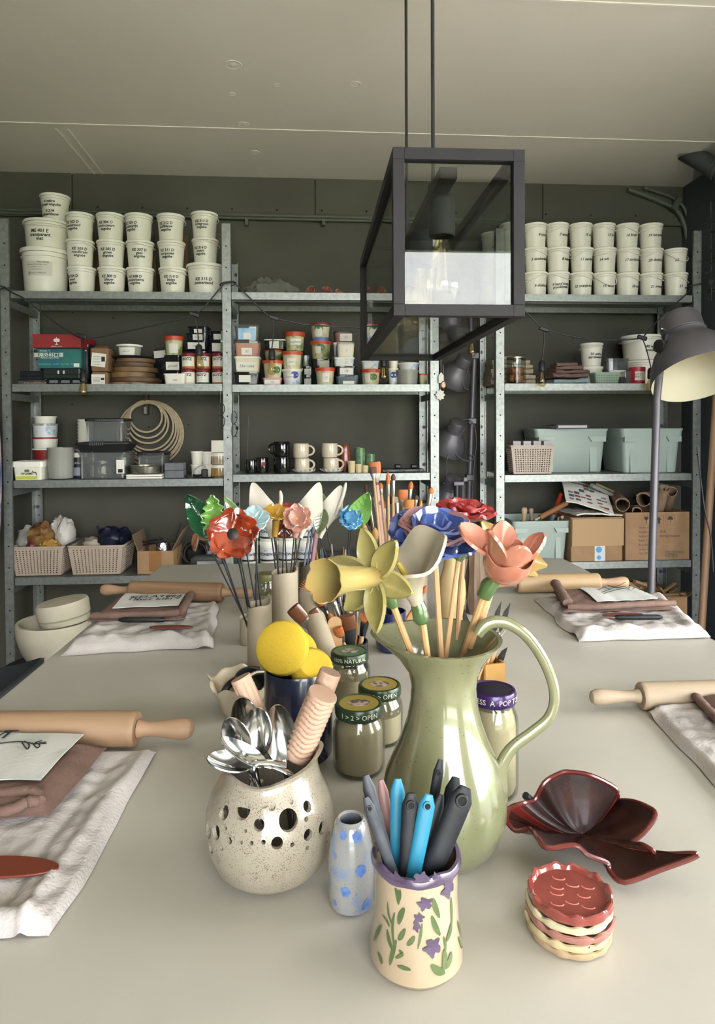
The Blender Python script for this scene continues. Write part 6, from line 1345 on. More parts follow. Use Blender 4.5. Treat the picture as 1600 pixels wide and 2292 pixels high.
def stroke(pts, w, m, nm='painted_leaf'):
    P = []
    for x, y in pts: px, py = PXC(x, y); P.append(surf_pt(c, 95*kk, px, py, 931, 98))
    P = [Vector((a, z, 0)) for a, z in P]; P = catmull(P, 4) if len(P) > 2 else [lerp(P[0], P[1], i/6) for i in range(7)]
    V = []; n = len(P)
    for i, p in enumerate(P):
        d = P[min(i+1, n-1)]-P[max(i-1, 0)]; d = Vector((d.x*Rl(p.y), d.y)); d.normalize(); ww = w*kk*math.sin(PI*(.08+.84*i/(n-1)))
        for s in (-1, 1):
            z = p.y+s*d.x*ww; R = Rl(z)+.0008; a = p.x-s*d.y*ww/R; V.append((R*math.sin(a), -R*math.cos(a), z))
    me = bpy.data.meshes.new(nm); me.from_pydata(V, [], [(2*i, 2*i+1, 2*i+3, 2*i+2) for i in range(n-1)]); me.materials.append(m); me.shade_smooth(); link(nm, me, lv)
for pts, w in (([(1085, 870), (1095, 900), (1100, 965)], 5), ([(1110, 880), (1105, 920), (1098, 960)], 4), ([(1045, 950), (1050, 1020), (1075, 1090)], 3), ([(1080, 1010), (1070, 1090), (1080, 1200)], 3), ([(1130, 985), (1110, 1030), (1100, 1075)], 6), ([(1020, 1020), (1045, 1060), (1055, 1090)], 3.5), ([(1045, 1100), (1055, 1160), (1075, 1215)], 5), ([(1135, 1100), (1115, 1140), (1100, 1160)], 5), ([(1090, 1160), (1075, 1230), (1065, 1290)], 5), ([(1018, 1075), (1000, 1120), (990, 1160)], 5), ([(1010, 1220), (1025, 1260), (1030, 1285)], 5), ([(1285, 930), (1300, 980), (1325, 1040)], 6), ([(1280, 1030), (1300, 1090), (1325, 1135)], 6), ([(1398, 920), (1405, 1000), (1400, 1080)], 3.5), ([(1400, 1060), (1385, 1120), (1360, 1170)], 6), ([(1225, 1070), (1215, 1140), (1200, 1210)], 3), ([(1185, 1140), (1165, 1170), (1145, 1190)], 5), ([(1345, 1210), (1345, 1260), (1330, 1320)], 7), ([(1385, 1220), (1370, 1270), (1340, 1310)], 7), ([(1270, 1290), (1300, 1320), (1340, 1330)], 8), ([(1100, 1295), (1130, 1305), (1165, 1315)], 4), ([(1445, 1050), (1460, 1110), (1475, 1160)], 5), ([(1440, 1140), (1455, 1180), (1470, 1200)], 5), ([(1345, 1140), (1355, 1180), (1350, 1230)], 3), ([(1105, 1215), (1120, 1235), (1090, 1255)], 4)):
    stroke(pts, w, m_lg)
LVC, LVK = c.copy(), kk
# tool handles in the cup
def flat_tool(pa, pb, wpx, label, m, Ya, Yb, eye=True, bulge=0):
    a, b = at(*pa, Ya), at(*pb, Yb); a = a-(b-a).normalized()*.045; v = Vector((a.x-LVC.x, a.y-LVC.y)); s_ = min(1, .022/max(v.length, 1e-6)); a = Vector((LVC.x+v.x*s_, LVC.y+v.y*s_, max(a.z, TZ+.012))); d = b-a; L = d.length; w = wpx*LVK/2
    t = thing('trimming_tool', label, 'tool', m=frame(a, d, (0, -1, .2)), group='clay tools in the lavender cup')
    P = [(0, 0, L*i/10) for i in range(11)]; rs = [.42*q for q in [w*(.78+.22*(i/10)) for i in range(9)]+[w*.95, w*.45]]
    MB().tube(P, rs, 16, flat=1/.42).build('handle', m, t)
    if eye:
        e = MB(); e.tube([(w*.42*math.cos(q), w*.40, L*.90+w*.42*math.sin(q)) for q in [2*PI*i/14 for i in range(14)]], w*.13, 6, closed=True); e.build('eyelet', m, t)
        MB().lathe([(0, 0), (w*.34, .0), (w*.34, .0004), (0, .0005)], 12, frame((0, w*.425, L*.90), (0, 1, 0))).build('eyelet_hole', m_hole, t)
    return t
m_bkt = mat('blue_black_rubber', '#14161a', .5, col2='#1d2026', sc=60, spec=.3); m_gyt = mat('slate_grey_rubber', '#2b2f35', .45, col2='#3d4148', sc=60, spec=.35); m_blt = mat('cyan_blue_plastic', '#247390', .4, spec=.4); m_mvt = mat('mauve_plastic', '#7b5a58', .4)
Yc = LVC.y
flat_tool((868, 1925), (818, 1735), 30, 'slate grey tool handle leaning outermost in the cup', m_gyt, Yc-.006, Yc+.006, False)
flat_tool((852, 1915), (818, 1785), 26, 'shorter dark grey tool handle in front of the outermost one', m_gyt, Yc-.018, Yc-.006)
flat_tool((880, 1900), (852, 1745), 26, 'mauve brown tool handle behind the grey ones', m_mvt, Yc+.02, Yc+.028, False)
flat_tool((888, 1905), (890, 1743), 34, 'cyan blue tool handle with hooked top', m_blt, Yc+.004, Yc+.012, False)
flat_tool((898, 1925), (920, 1775), 40, 'black tool handle with a round eyelet between the blue ones', m_bkt, Yc-.022, Yc-.004)
flat_tool((928, 1920), (960, 1778), 38, 'cyan blue tool handle with a small eyelet in front', m_blt, Yc-.024, Yc-.008)
flat_tool((955, 1880), (986, 1700), 26, 'tallest thin black tool handle with a long eyelet', m_bkt, Yc+.022, Yc+.035)
flat_tool((948, 1915), (988, 1778), 28, 'black tool handle squeezed behind the blue one', m_bkt, Yc-.002, Yc+.008, False)
flat_tool((980, 1915), (1042, 1762), 56, 'thick blue black tool handle leaning forward at the cup edge', m_bkt, Yc-.012, Yc-.004, True)
flat_tool((985, 1900), (1020, 1740), 40, 'dark tool handle behind the thick one', m_bkt, Yc+.016, Yc+.026, False)
# --- green pitcher
c = on(994, 1902); kk = k(c); c.z = TZ+E; GC, GK = c.copy(), kk
m_gp = mat('celadon_green_glaze', '#767658', .20, col2='#616449', sc=9, det=5, lo=.38, hi=.72, speck='#3e4530', ssc=190, sthr=.10, coat=.7, stretch=(1, 1, .45))
gp = thing('green_pitcher', 'tall celadon green pitcher with a long looping handle, full of ceramic flowers', 'pitcher', c)
tab = [(0, 88), (8, 98), (40, 122), (85, 137), (130, 139), (175, 130), (215, 113), (255, 95), (295, 82), (335, 74), (370, 72), (400, 77), (430, 92), (455, 112), (470, 126), (476, 130)]
po = [(b*kk, a*kk) for a, b in tab]; pi = [(max(.004, r-.0045), z) for r, z in reversed(po[1:])]
def pw(a, r, z, i):
    t = max(0, (z/kk-395)/81)
    if t > 0:
        s = max(0, math.cos(a-PI))**4       # spout on the left, drawn out and up
        return r*(1+.26*t*s-.05*t*abs(math.sin(a))), z+t*kk*(14*s+10*max(0, math.sin(a))-5*max(0, -math.sin(a)))
    return r, z
MB().lathe([(0, 1*kk), (70*kk, 0)]+po+pi+[(0, 6*kk)], 72, None, pw).build('body', m_gp, gp)
hp_ = [(1068, 1420), (1082, 1403), (1105, 1392), (1140, 1397), (1180, 1425), (1215, 1475), (1237, 1530), (1240, 1575), (1225, 1610), (1190, 1640), (1150, 1670), (1128, 1700), (1120, 1730), (1123, 1775), (1112, 1810)]
H = [at(x, y, c.y-.004)-c for x, y in hp_]
rr = [q*kk*.76 for q in (13, 14, 14, 13, 12.5, 12, 12, 12, 12, 12.5, 13, 14, 15, 13, 8)]
HP = catmull(H, 6); RP = [interp([(i, r) for i, r in enumerate(rr)], j/6) for j in range(len(HP))]
MB().tube(HP, RP, 14, flat=1.35).build('handle', m_gp, gp)
# --- jars
m_slip = mat('grey_brown_slip', '#ac9a84', .5, col2='#b8a690', sc=12, coat=.0); m_slip2 = mat('beige_slip', '#c0af98', .5, col2='#cbbba5', sc=10); m_jarg = clear('jar_glass', '#eef0ea', 1.5, .01)
m_slipw = mat('dried_slip_splash', '#b3a895', .7)
def jar(px, py, rpx, hpx, label, lidm, ringm, content, lidtxt=None, tall=False, fill=.8, emblem=None):
    c = on(px, py); kk = k(c); c.z = TZ+E; r, h = rpx*kk, hpx*kk
    t = thing('slip_jar', label, 'jar', c, 0, 'lidded jars of slip')
    lh = .015; hb = h-lh; nk = r*.86
    P = [(0, .002), (r*.88, 0), (r*.97, .004), (r, .012), (r, hb*.74), (r*.97, hb*.84), (nk*.97, hb*.95), (nk*.93, hb), (nk*.93, h-.002)]
    MB().lathe(P+[(q-.0022 if q > .003 else 0, z+.0022 if i == 0 else z) for i, (q, z) in reversed(list(enumerate(P)))], 40).build('glass', m_jarg, t)
    q = r-.0034; F = [(0, .0045), (q*.9, .0045), (q, .012), (q, min(fill*hb, hb*.74))]
    if fill > .76: F += [(q*.96, hb*.83), (nk*.93-.003, hb*.93)]
    MB().lathe(F+[(0, F[-1][1])], 40).build('slip', content, t)
    if fill <= .76:
        mb = MB(); rr_ = random.Random(px)
        for i in range(26):
            a = rr_.uniform(0, 2*PI); z = rr_.uniform(fill*hb, hb*.83); s = rr_.uniform(.0012, .004); mb.lathe([(0, .0004), (s*.7, .0003), (s, 0)], 7, frame(((q+.0004)*math.cos(a), (q+.0004)*math.sin(a), z), (math.cos(a), math.sin(a), 0)))
        mb.build('splashes', m_slipw, t)['kind'] = 'stuff'
    L = MB().lathe([(nk*.9, hb-.001), (nk*1.05, hb-.001), (nk*1.08, hb+.002), (nk*1.07, h-.003), (nk*1.02, h), (nk*.94, h+.0006), (nk*.9, h-.0008), (0, h-.0006)], 44).build('lid', ringm, t)
    MB().lathe([(0, h-.0002), (nk*.88, h-.0004), (nk*.885, h-.0012)], 40).build('lid_print', lidm, L)
    if emblem: MB().lathe([(0, h+.0002), (nk*.5, h+.0001), (nk*.52, h-.0006)], 28, Matrix.Diagonal((1, .7, 1, 1))).build('lid_emblem', emblem, L)
    if lidtxt:
        s, col = lidtxt; text_round(s, lh*.62, col, L, lambda z: nk*1.08, hb+lh*.45, -.05, lift=.0006)
    return t
m_gold = mat('gold_lid', '#a8953f', .3, .4); m_dkgr = mat('dark_green_lid', '#2a3a26', .3, .2); m_grl = mat('green_lid', '#3d5a35', .3, .2, col2='#51704a', sc=40); m_ppl = mat('purple_black_lid', '#241c33', .2, .3); m_gtx = mat('pale_lid_text', '#c9c8b0', .5); m_emb = mat('white_rust_emblem', '#9d9184', .5, col2='#4a3a34', sc=120, lo=.45, hi=.55)
jar(804, 1722, 58, 150, 'jar of grey brown slip with gold green lid nearest the pitcher', m_gold, m_dkgr, m_slip, ('1 > 2 > OPEN', m_gtx), fill=.95, emblem=m_emb)
jar(850, 1655, 52, 125, 'jar of beige slip with gold green lid behind the nearest jar', m_gold, m_dkgr, m_slip2, ('1 > 2 > OPEN', m_gtx), fill=.62, emblem=m_emb)
jar(783, 1568, 46, 112, 'jar of grey slip with an all green lid beside the paintbrushes', m_grl, m_dkgr, m_slip, ('100% NATURAL', m_gtx), fill=.6, emblem=m_emb)
jar(1103, 1772, 56, 232, 'tall jar of pale beige slip with a purple lid behind the pitcher', m_ppl, mat('purple_lid', '#3a2556', .22, .3), m_slip2, ('PRESS  A  POP TOP', m_gtx), fill=.9)
jar(596, 1375, 27, 92, 'small jar with olive lid behind the clay vases', mat('olive_lid', '#6b6a3d', .4), mat('olive_lid', '#6b6a3d', .4), m_slip, fill=.6)
# --- navy mug with sponges
c = on(669, 1688); kk = k(c); c.z = TZ+E; m_nm = mat('navy_glaze', '#15192a', .25, col2='#1d2338', sc=14, coat=.4)
nm = thing('navy_pot', 'dark navy glazed pot holding yellow sponges', 'pot', c); r, h = 76*kk, 195*kk
MB().lathe([(0, .002), (r*.9, 0), (r*.97, .005), (r, h*.4), (r*.99, h*.97), (r*.96, h), (r*.92, h*.97), (r*.91, .02), (0, .01)], 56).build('body', m_nm, nm)
MB().tube(catmull([(r*.3, -r*.94, h*.30), (r*.55, -r*1.05, h*.25), (r*.75, -r*.8, h*.12)], 5), .006, 8).build('foot_lug', m_nm, nm)
m_sp = mat('yellow_sponge', '#b99d28', .9, col2='#ad9122', sc=8, bump=.25, bsc=260)
def sponge(px, py, Y, rpx, n, label, th=.42):
    p = at(px, py, Y); r = rpx*k(p)
    o = MB().lathe([(0, -r*th), (r*.7, -r*th*.95), (r*.92, -r*th*.6), (r, 0), (r*.92, r*th*.6), (r*.7, r*th*.95), (0, r*th*.9)], 44).build('sponge', m_sp); o.matrix_world = frame(p, n); tag(o, label, 'sponge', 'yellow sponges in the navy pot')
sponge(632, 1450, c.y-.005, 61, (-.22, -.9, .35), 'large round yellow sponge standing up in the navy pot')
sponge(697, 1498, c.y+.0, 50, (.3, -.6, .75), 'second yellow sponge lying lower in the navy pot', .5)
sponge(660, 1462, c.y+.045, 52, (.2, -.8, .4), 'third yellow sponge peeking behind the large one', .4)
# --- torn cream bowl
c = on(538, 1596); kk = k(c); c.z = TZ+E; bw_ = thing('torn_bowl', 'cream handbuilt bowl with a torn rim holding dark tools', 'bowl', c)
def tw(a, r, z, i): 
    t = z/(75*kk); return r*(1+.06*math.sin(a*3+.5)*t+.05*math.sin(a*7)*t), z+(8*kk*math.sin(a*4+1)+5*kk*math.sin(a*9))*max(0, t-.6)*2
MB().lathe([(0, 1*kk), (34*kk, 0), (42*kk, 10*kk), (56*kk, 45*kk), (72*kk, 74*kk), (73*kk, 78*kk), (68*kk, 76*kk), (52*kk, 46*kk), (36*kk, 12*kk), (0, 8*kk)], 56, None, tw).build('body', mat('raw_cream_clay', '#b0a58c', .6, col2='#9c9078', sc=20, bump=.25, bsc=50), bw_)
for i, (dx, dy, l, lab) in enumerate(((-.01, 0, .06, 'black loop tool lying in the torn bowl'), (.01, .012, .07, 'dark metal scraper resting in the torn bowl'), (.022, -.01, .055, 'small steel cutter in the torn bowl'))):
    o = MB().tube(catmull([(dx*kk, dy, 0), (.012, dy+.008, .012), (.03, dy+.006, .018), (.05, dy, .012)], 5), .006-.001*i, 8).build('scraper', m_black if i < 2 else m_steel, loc=(c.x-.02+dx, c.y+dy, c.z+38*kk+.006*i), rot=(0, -.25, .3*i)); tag(o, lab, 'tool')
tag(MB().lathe([(0, 0), (.022, 0), (.026, .01), (.027, .02), (.025, .02), (.022, .004), (0, .004)], 24).build('metal_cutter', m_black, loc=(c.x+.012, c.y+.01, c.z+50*kk), rot=(.5, .3, 0)), 'round black metal cutter at the back of the torn bowl', 'cutter')
# --- coasters
c = on(1273, 2084); kk = k(c); zz = TZ+E; r = 94*kk
m_c = [mat('tan_speckle_glaze', '#a38c6b', .3, speck='#6b5a45', ssc=300, sthr=.12, coat=.5), mat('cream_dot_glaze', '#b5a67f', .28, speck='#2b2a28', ssc=120, sthr=.10, coat=.5), mat('dusty_pink_glaze', '#95655a', .3, coat=.5), mat('pale_cream_glaze', '#b9b08f', .28, coat=.5), mat('coral_red_glaze', '#873f37', .2, col2='#7a342e', sc=30, coat=.7)]
for i, (lab, dx, dy, s) in enumerate((('tan speckled coaster at the bottom of the stack', 0, 0, .97), ('cream coaster with dark dots second from the bottom', -.001, 0, 1.0), ('dusty pink coaster in the middle of the stack', .001, 0, 1.02), ('pale cream coaster under the red one', -.0005, 0, .99), ('coral red coaster with pressed petals topping the stack', .0008, 0, .98))):
    h = .0076 if i < 4 else .0096; R2 = r*s
    def cw(a, rr, z, j): n = math.sin(a*11+i*2)+.7*math.sin(a*17+i); return rr*(1+.012*n*(rr > R2*.7)), z+(.0011*n if z > h*.6 and rr > R2*.8 else 0)
    t = thing('coaster', lab, 'coaster', (c.x+dx, c.y+dy, zz), i*.7, 'stacked ceramic coasters')
    MB().lathe([(0, .0005), (R2*.9, 0), (R2*.97, .001), (R2, h*.5), (R2*.99, h*.9), (R2*.95, h), (R2*.89, h*.9), (R2*.85, h*.55), (0, h*.5)], 72, None, cw).build('dish', m_c[i], t)
    if i == 4:
        for j in range(9):
            a = j*2*PI/9+.3; rr_ = R2*(.55 if j % 2 else .32)
            MB().tube(catmull([(rr_*math.cos(a)+R2*.15*math.cos(b), rr_*math.sin(a)+R2*.08*math.sin(b), h*.52) for b in (0, .8, 1.6, 2.4, 3.1)], 4), .0007, 5).build('petal_line', mat('pale_coral', '#c9776a', .3), t)
    zz += h+.0002
# --- leaf dish
cen = on(1304, 1868, TZ+.006)
ol = [(1124, 1837, .022), (1132, 1811, .032), (1161, 1800, .036), (1187, 1792, .030), (1210, 1753, .045), (1242, 1733, .050), (1265, 1729, .050), (1314, 1737, .046), (1366, 1763, .034), (1374, 1782, .026), (1372, 1792, .018), (1405, 1794, .024), (1437, 1805, .028), (1459, 1824, .028), (1437, 1860, .018), (1408, 1886, .011), (1399, 1899, .006), (1424, 1891, .016), (1452, 1905, .018), (1462, 1914, .014), (1545, 1912, .026), (1541, 1922, .024), (1470, 1948, .016), (1389, 1976, .009), (1356, 1951, .009), (1350, 1932, .013), (1307, 1915, .020), (1278, 1893, .026), (1216, 1899, .028), (1194, 1876, .028), (1177, 1857, .024), (1145, 1860, .018)]
OL = [on(x+8, y, TZ+z*1.35) for x, y, z in ol]; OLc = catmull(OL+[OL[0]], 4)[:-1]; n = len(OLc)
ld = thing('leaf_dish', 'glossy maroon black ceramic leaf dish with curled lobes', 'dish', (cen.x, cen.y, TZ+E))
def lf(off):
    def f(u, v):
        p = OLc[int(round(v*n)) % n]; q = lerp(cen, p, u); zz = (p.z-TZ-.005)*u**2.0+.005
        ang = math.atan2(p.y-cen.y, p.x-cen.x)
        zz += .0022*abs(math.sin(ang*2.5))*math.sin(PI*u)
        return (q.x-cen.x, q.y-cen.y, max(.0016+off, zz+off))
    return f
m_li = mat('black_maroon_glaze', '#1d0f0d', .36, col2='#3c2019', sc=22, det=5, lo=.42, hi=.75, coat=.06, spec=.15, speck='#8a6a50', ssc=420, sthr=.07); m_lr = mat('oxblood_glaze', '#4a1613', .24, col2='#5a1f19', sc=20, coat=.4)
MB().sheet(14, n, lf(.0012), .0025, True).build('inner_glaze', m_li, ld); MB().sheet(14, n, lf(-.0006), .0022, True).build('underside', m_lr, ld)
MB().tube([(p.x-cen.x, p.y-cen.y, p.z-TZ) for p in OLc], .0028, 8, closed=True).build('rim', m_lr, ld)
MB().tube([on(1195, 1796, TZ+.034)-Vector((cen.x, cen.y, TZ)), on(1176, 1782, TZ+.046)-Vector((cen.x, cen.y, TZ))], [.0035, .0045], 8).build('stalk', m_black, ld)
# --- rolling pins
GR = 'beech rolling pins at the four places'
def tpin(label, x0, y0, x1, y1, r, hl, m, mh):
    a, b = on(x0, y0), on(x1, y1); up = Vector((0, 0, r+E)); return rolling_pin(label, a+up, b+up, r, m, mh, GR, hl, hr=.5)
mw1 = wood('warm_beech', '#9c8064', '#8c7055', 11); mw2 = wood('striped_pine', '#94765a', '#735639', 16, 2, .6, 22); mw3 = wood('pale_beech', '#a38a67', '#987f5c', 12); mw4 = wood('pale_grey_beech', '#a09079', '#95856d', 12); mh1 = wood('handle_beech', '#a48669', '#98795d', 10)
tpin('large warm beech rolling pin across the nearest place', -330, 1673, 308, 1671, .0262, .083, mw1, mh1)
tpin('striped dark grained rolling pin at the far place beside the plaster bowls', 292, 1343, 498, 1348, .0262, .085, mw2, mh1)
tpin('pale beech rolling pin at the far place in front of the cartons', 1156, 1327, 1340, 1325, .027, .085, mw3, mh1)
tpin('pale grey rolling pin beside the looping pitcher handle', 1432, 1588, 1860, 1575, .0225, .085, mw4, mw4)
# --- cloths and aprons
def quadpt(Q, u, v): return lerp(lerp(Q[0], Q[1], u), lerp(Q[3], Q[2], u), v)     # Q: near-left, near-right, far-right, far-left
def sstep(x): x = max(0, min(1, x)); return x*x*(3-2*x)
def cloth(name, label, cat, Q, h, m, seed, z0=0, wr=.004, nu=70, nv=60, edge=.05, group=None, sc=22, ridges=(), wob=.006):
    Q = [on(x, y) for x, y in Q]; o0 = sum(Q, Vector())/4
    def f(u, v):
        p = quadpt(Q, u, v); e = min(u, 1-u, v, 1-v); q = Vector((p.x, p.y, 0))
        p = p+Vector((N3(q, 11, seed), N3(q, 11, seed+5), 0))*wob*(1-.6*sstep(e*5))
        w_ = abs(N3((q.x*sc+.4*math.sin(q.y*30), q.y*sc*.5, seed), 1, seed))*wr+N3(q, sc*3, seed+2)*wr*.5
        zz = h*sstep(e/edge)+w_*sstep(e*8)+.0012+z0
        for (a, b, ht, wd) in ridges:                     # fold lines between two uv points
            a, b = Vector(a), Vector(b); d = b-a; t = max(0, min(1, (Vector((u, v))-a).dot(d)/d.length_squared)); ds = (Vector((u, v))-(a+d*t)).length
            zz += ht*math.exp(-(ds/wd)**2)
        return (p.x-o0.x, p.y-o0.y, zz)
    t = thing(name, label, cat, (o0.x, o0.y, TZ+E), 0, group); MB().sheet(nu, nv, lambda u, v: f(v, u), .0016).build('cloth', m, t, ang=80); t['_'] = 0; del t['_']
    return t, f, o0
m_wc = mat('white_cotton', '#bcb7b2', .92, col2='#b3adaa', sc=14, bump=.35, bsc=260); m_ap = mat('brown_apron_cotton', '#755e54', .92, col2='#6a534a', sc=16, bump=.3, bsc=240); m_pr = mat('printed_white_cotton', '#d3d3cd', .9, col2='#b9c4bd', sc=9, lo=.5, hi=.75, bump=.2, bsc=240)
GC1 = 'folded white cloths at the four places'; GA = 'folded brown aprons at the four places'
def apron(label, Q, Qp, z0, seed, text, rolls, drawing):
    t, f, o0 = cloth('apron', label, 'apron', Q, .010, m_ap, seed, z0, .005, 40, 40, .09, GA, 16, (), .008)
    Qw = [on(x, y) for x, y in Qp]; 
    def g(u, v): p = quadpt(Qw, v, u); q = Vector((p.x, p.y, 0)); return (p.x-o0.x, p.y-o0.y, z0+.0165+abs(N3((q.x*16, q.y*8, seed), 1, seed))*.005+.002*math.sin(PI*u))
    MB().sheet(24, 24, g, .0014).build('print_panel', m_pr, t, ang=80)
    for P, r in rolls: MB().tube(catmull([on(x, y)-Vector((o0.x, o0.y, TZ-z0-r-dz)) for x, y, dz in P], 6), [r*(.8+.25*abs(math.sin(i*1.3))) for i in range((len(P)-1)*6+1)], 12, flat=.8).build('rolled_fold', m_ap, t)
    mk = mat('black_line_print', '#25252a', .8)
    for P in drawing: MB().tube(catmull([on(x, y)-Vector((o0.x, o0.y, TZ-z0-.0215)) for x, y in P], 5), .0009, 4).build('line_print', mk, t)
    if text:
        s, px, py, sz, ang = text; v, fc = text_geo(s, sz, .1, .01); o = on(px, py); ca, sa = math.cos(ang), math.sin(ang)
        me = bpy.data.meshes.new('lettering'); me.from_pydata([(o.x-o0.x+x*ca-y*sa, o.y-o0.y+x*sa+y*ca, z0+.0235) for x, y in v], [], fc); me.materials.append(mk); link('lettering', me, t)
    return t
cloth('cloth', 'crumpled white cloth at the nearest place under the apron', 'cloth', [(-330, 2125), (118, 2098), (345, 1694), (-300, 1690)], .010, m_wc, 3, 0, .0065, 110, 100, .03, GC1, 16, [((1.0, .98), (.84, .02), .006, .03), ((.9, .9), (.72, .1), -.004, .03), ((.0, .05), (.9, .045), .006, .03)], .006)
apron('brown apron with white printed panel at the nearest place', [(-330, 1890), (108, 1868), (242, 1706), (-300, 1694)], [(-300, 1818), (92, 1812), (188, 1702), (-280, 1699)], .020, 5, ('KT', -4, 1714, .035, 0), [([(-80, 1878, 0), (20, 1875, .004), (60, 1860, .006), (88, 1850, .003), (70, 1838, .008), (0, 1840, .006)], .008)],
      [[(0, 1731), (25, 1728), (50, 1727), (80, 1732), (105, 1731)], [(50, 1729), (62, 1745), (66, 1734), (56, 1726)], [(74, 1731), (84, 1742), (90, 1736), (80, 1728)], [(80, 1729), (95, 1724)], [(88, 1730), (104, 1728)], [(0, 1712), (10, 1705), (20, 1704)]])
cloth('cloth', 'crumpled white cloth at the far place beside the plaster bowls', 'cloth', [(140, 1468), (477, 1452), (488, 1358), (250, 1356)], .012, m_wc, 8, 0, .012, 80, 70, .05, GC1, 12, [((.0, .12), (1, .1), .008, .06), ((.93, 0), (.97, 1), .006, .05)], .012)
apron('brown apron with lettered white panel at the far place beside the plaster bowls', [(196, 1412), (412, 1408), (430, 1356), (262, 1358)], [(252, 1396), (400, 1390), (416, 1361), (282, 1362)], .020, 9, ('GELATEN\nmet klei', 345, 1376, .03, 0), [([(205, 1408, 0), (300, 1409, .003), (370, 1406, .003), (404, 1403, .003)], .011), ([(404, 1403, .004), (417, 1382, .006), (428, 1360, .006)], .011)], [[(290, 1380), (300, 1372), (308, 1380), (316, 1370)], [(372, 1376), (385, 1369), (398, 1376), (406, 1368)]])
cloth('cloth', 'crumpled white cloth at the far place in front of the floor lamp', 'cloth', [(1296, 1438), (1592, 1430), (1484, 1341), (1196, 1345)], .012, m_wc, 12, 0, .012, 80, 70, .05, GC1, 12, [((.0, .12), (1, .08), .008, .06), ((.9, .1), (.95, 1), .008, .05)], .012)
apron('brown apron with sketched white panel at the far place in front of the floor lamp', [(1262, 1390), (1512, 1384), (1424, 1340), (1240, 1342)], [(1336, 1380), (1472, 1374), (1412, 1345), (1296, 1348)], .020, 14, None, [([(1270, 1386, 0), (1340, 1388, .002), (1420, 1386, .006), (1508, 1380, .004)], .010), ([(1242, 1334, .004), (1256, 1360, .004), (1270, 1382, .002)], .014)], [[(1345, 1362), (1370, 1352), (1390, 1342), (1400, 1336)], [(1350, 1365), (1380, 1355), (1410, 1350)], [(1405, 1352), (1412, 1358), (1420, 1350)], [(1360, 1345), (1380, 1350), (1400, 1346)], [(1340, 1356), (1352, 1350), (1365, 1355)], [(1420, 1360), (1435, 1355), (1445, 1362)]])
cloth('cloth', 'crumpled white cloth at the near place beside the pitcher handle', 'cloth', [(1705, 1872), (2150, 1850), (1900, 1575), (1448, 1600)], .013, m_wc, 17, 0, .008, 80, 80, .04, GC1, 15, [((.0, .98), (.9, .96), .006, .04)], .006)
apron('brown apron whose corner shows on the cloth beside the pitcher handle', [(1640, 1690), (2050, 1690), (1900, 1582), (1556, 1596)], [(1700, 1670), (1950, 1670), (1880, 1600), (1640, 1605)], .022, 19, None, [([(1556, 1598, .0), (1590, 1640, .002), (1640, 1688, .0)], .008)], [])
# --- small tools on the cloths
def rib(label, px0, px1, py, hpx, m, zt, rz=0):
    a, b = on(px0, py), on(px1, py); L = (b-a).length; kk_ = k(a); c = (a+b)/2; W = L*.30
    P = [(L/2*math.cos(t)*(1-.0), W/2*math.sin(t)*(1 if math.sin(t) > 0 else .75)) for t in [2*PI*i/32 for i in range(32)]]
    o = MB().poly(P, 0, .003).build('rib_tool', m, smooth=False, bevel=.001, loc=(c.x, c.y, TZ+zt), rot=(0, 0, math.atan2(b.y-a.y, b.x-a.x)+rz)); tag(o, label, 'rib tool')
m_rb = mat('red_brown_rubber', '#6b2f1e', .45); m_rb2 = mat('dull_red_rubber', '#6d3a2c', .5)
rib('red brown kidney rib lying on the nearest white cloth', -150, 132, 1982, 60, m_rb, .0165)
rib('dull red rib lying on the far cloth beside the black knife', 334, 432, 1428, 18, m_rb2, .023)
def needle(label, p0, p1, p2, z, m):
    a, b, c_ = on(*p0), on(*p1), on(*p2); t = thing('clay_knife', label, 'knife', (a.x, a.y, TZ+z)); U = lambda p: Vector((p.x-a.x, p.y-a.y, .006))
    L = U(b); MB().tube([U(a), L*.1+Vector((0, 0, .0054)), L*.5+Vector((0, 0, .003)), L*.95+Vector((0, 0, .0003)), L], [.003, .0062, .0068, .0055, .003], 10).build('handle', m, t)
    MB().tube([L, lerp(L, U(c_), .5), U(c_)], [.0028, .0026, .0006], 8, flat=.4).build('blade', m_steel, t)
needle('black handled clay knife on the far cloth beside the plaster bowls', (266, 1418), (370, 1418), (432, 1414), .026, m_black)
needle('black needle tool on the far cloth in front of the floor lamp', (1482, 1412), (1376, 1412), (1314, 1410), .026, m_bkt)
o = on(1380, 1406); tag(MB().poly([(.05*math.cos(t), .012*math.sin(t)) for t in [2*PI*i/24 for i in range(24)]], 0, .003).build('rib_tool', m_rb2, loc=(o.x+.02, o.y+.012, TZ+.026), rot=(.1, 0, 0)), 'dull red rib tucked behind the needle tool', 'rib tool')
# --- beside the table: plaster bowls on a stool, dark chair
Ybw = 2.2; q = at(122, 1490, Ybw); m_pl = mat('white_plaster', '#c9c2b0', .8, col2='#bcb5a2', sc=10, bump=.1, bsc=80); zs = q.z; kk = k(q)
t = thing('stool', 'dark low stool carrying the plaster bowls', 'stool', (q.x, Ybw, 0)); MB().lathe([(0, zs-.03), (.16, zs-.03), (.165, zs-.015), (.16, zs-E), (0, zs-E)], 32).build('seat', m_blackmat, t)
for i in range(4): a = i*PI/2+.6; MB().tube([(.12*math.cos(a), .12*math.sin(a), zs-.03), (.17*math.cos(a), .17*math.sin(a), .005)], .012, 8).build('leg', m_blackmat, t)
r = 79*kk; MB_ = MB().lathe([(0, .002), (r*.45, 0), (r*.62, .01), (r*.86, 40*kk), (r*.97, 70*kk), (r, 98*kk), (r*.98, 102*kk), (r*.9, 101*kk), (r*.86, 70*kk), (r*.6, 22*kk), (0, 14*kk)], 48)
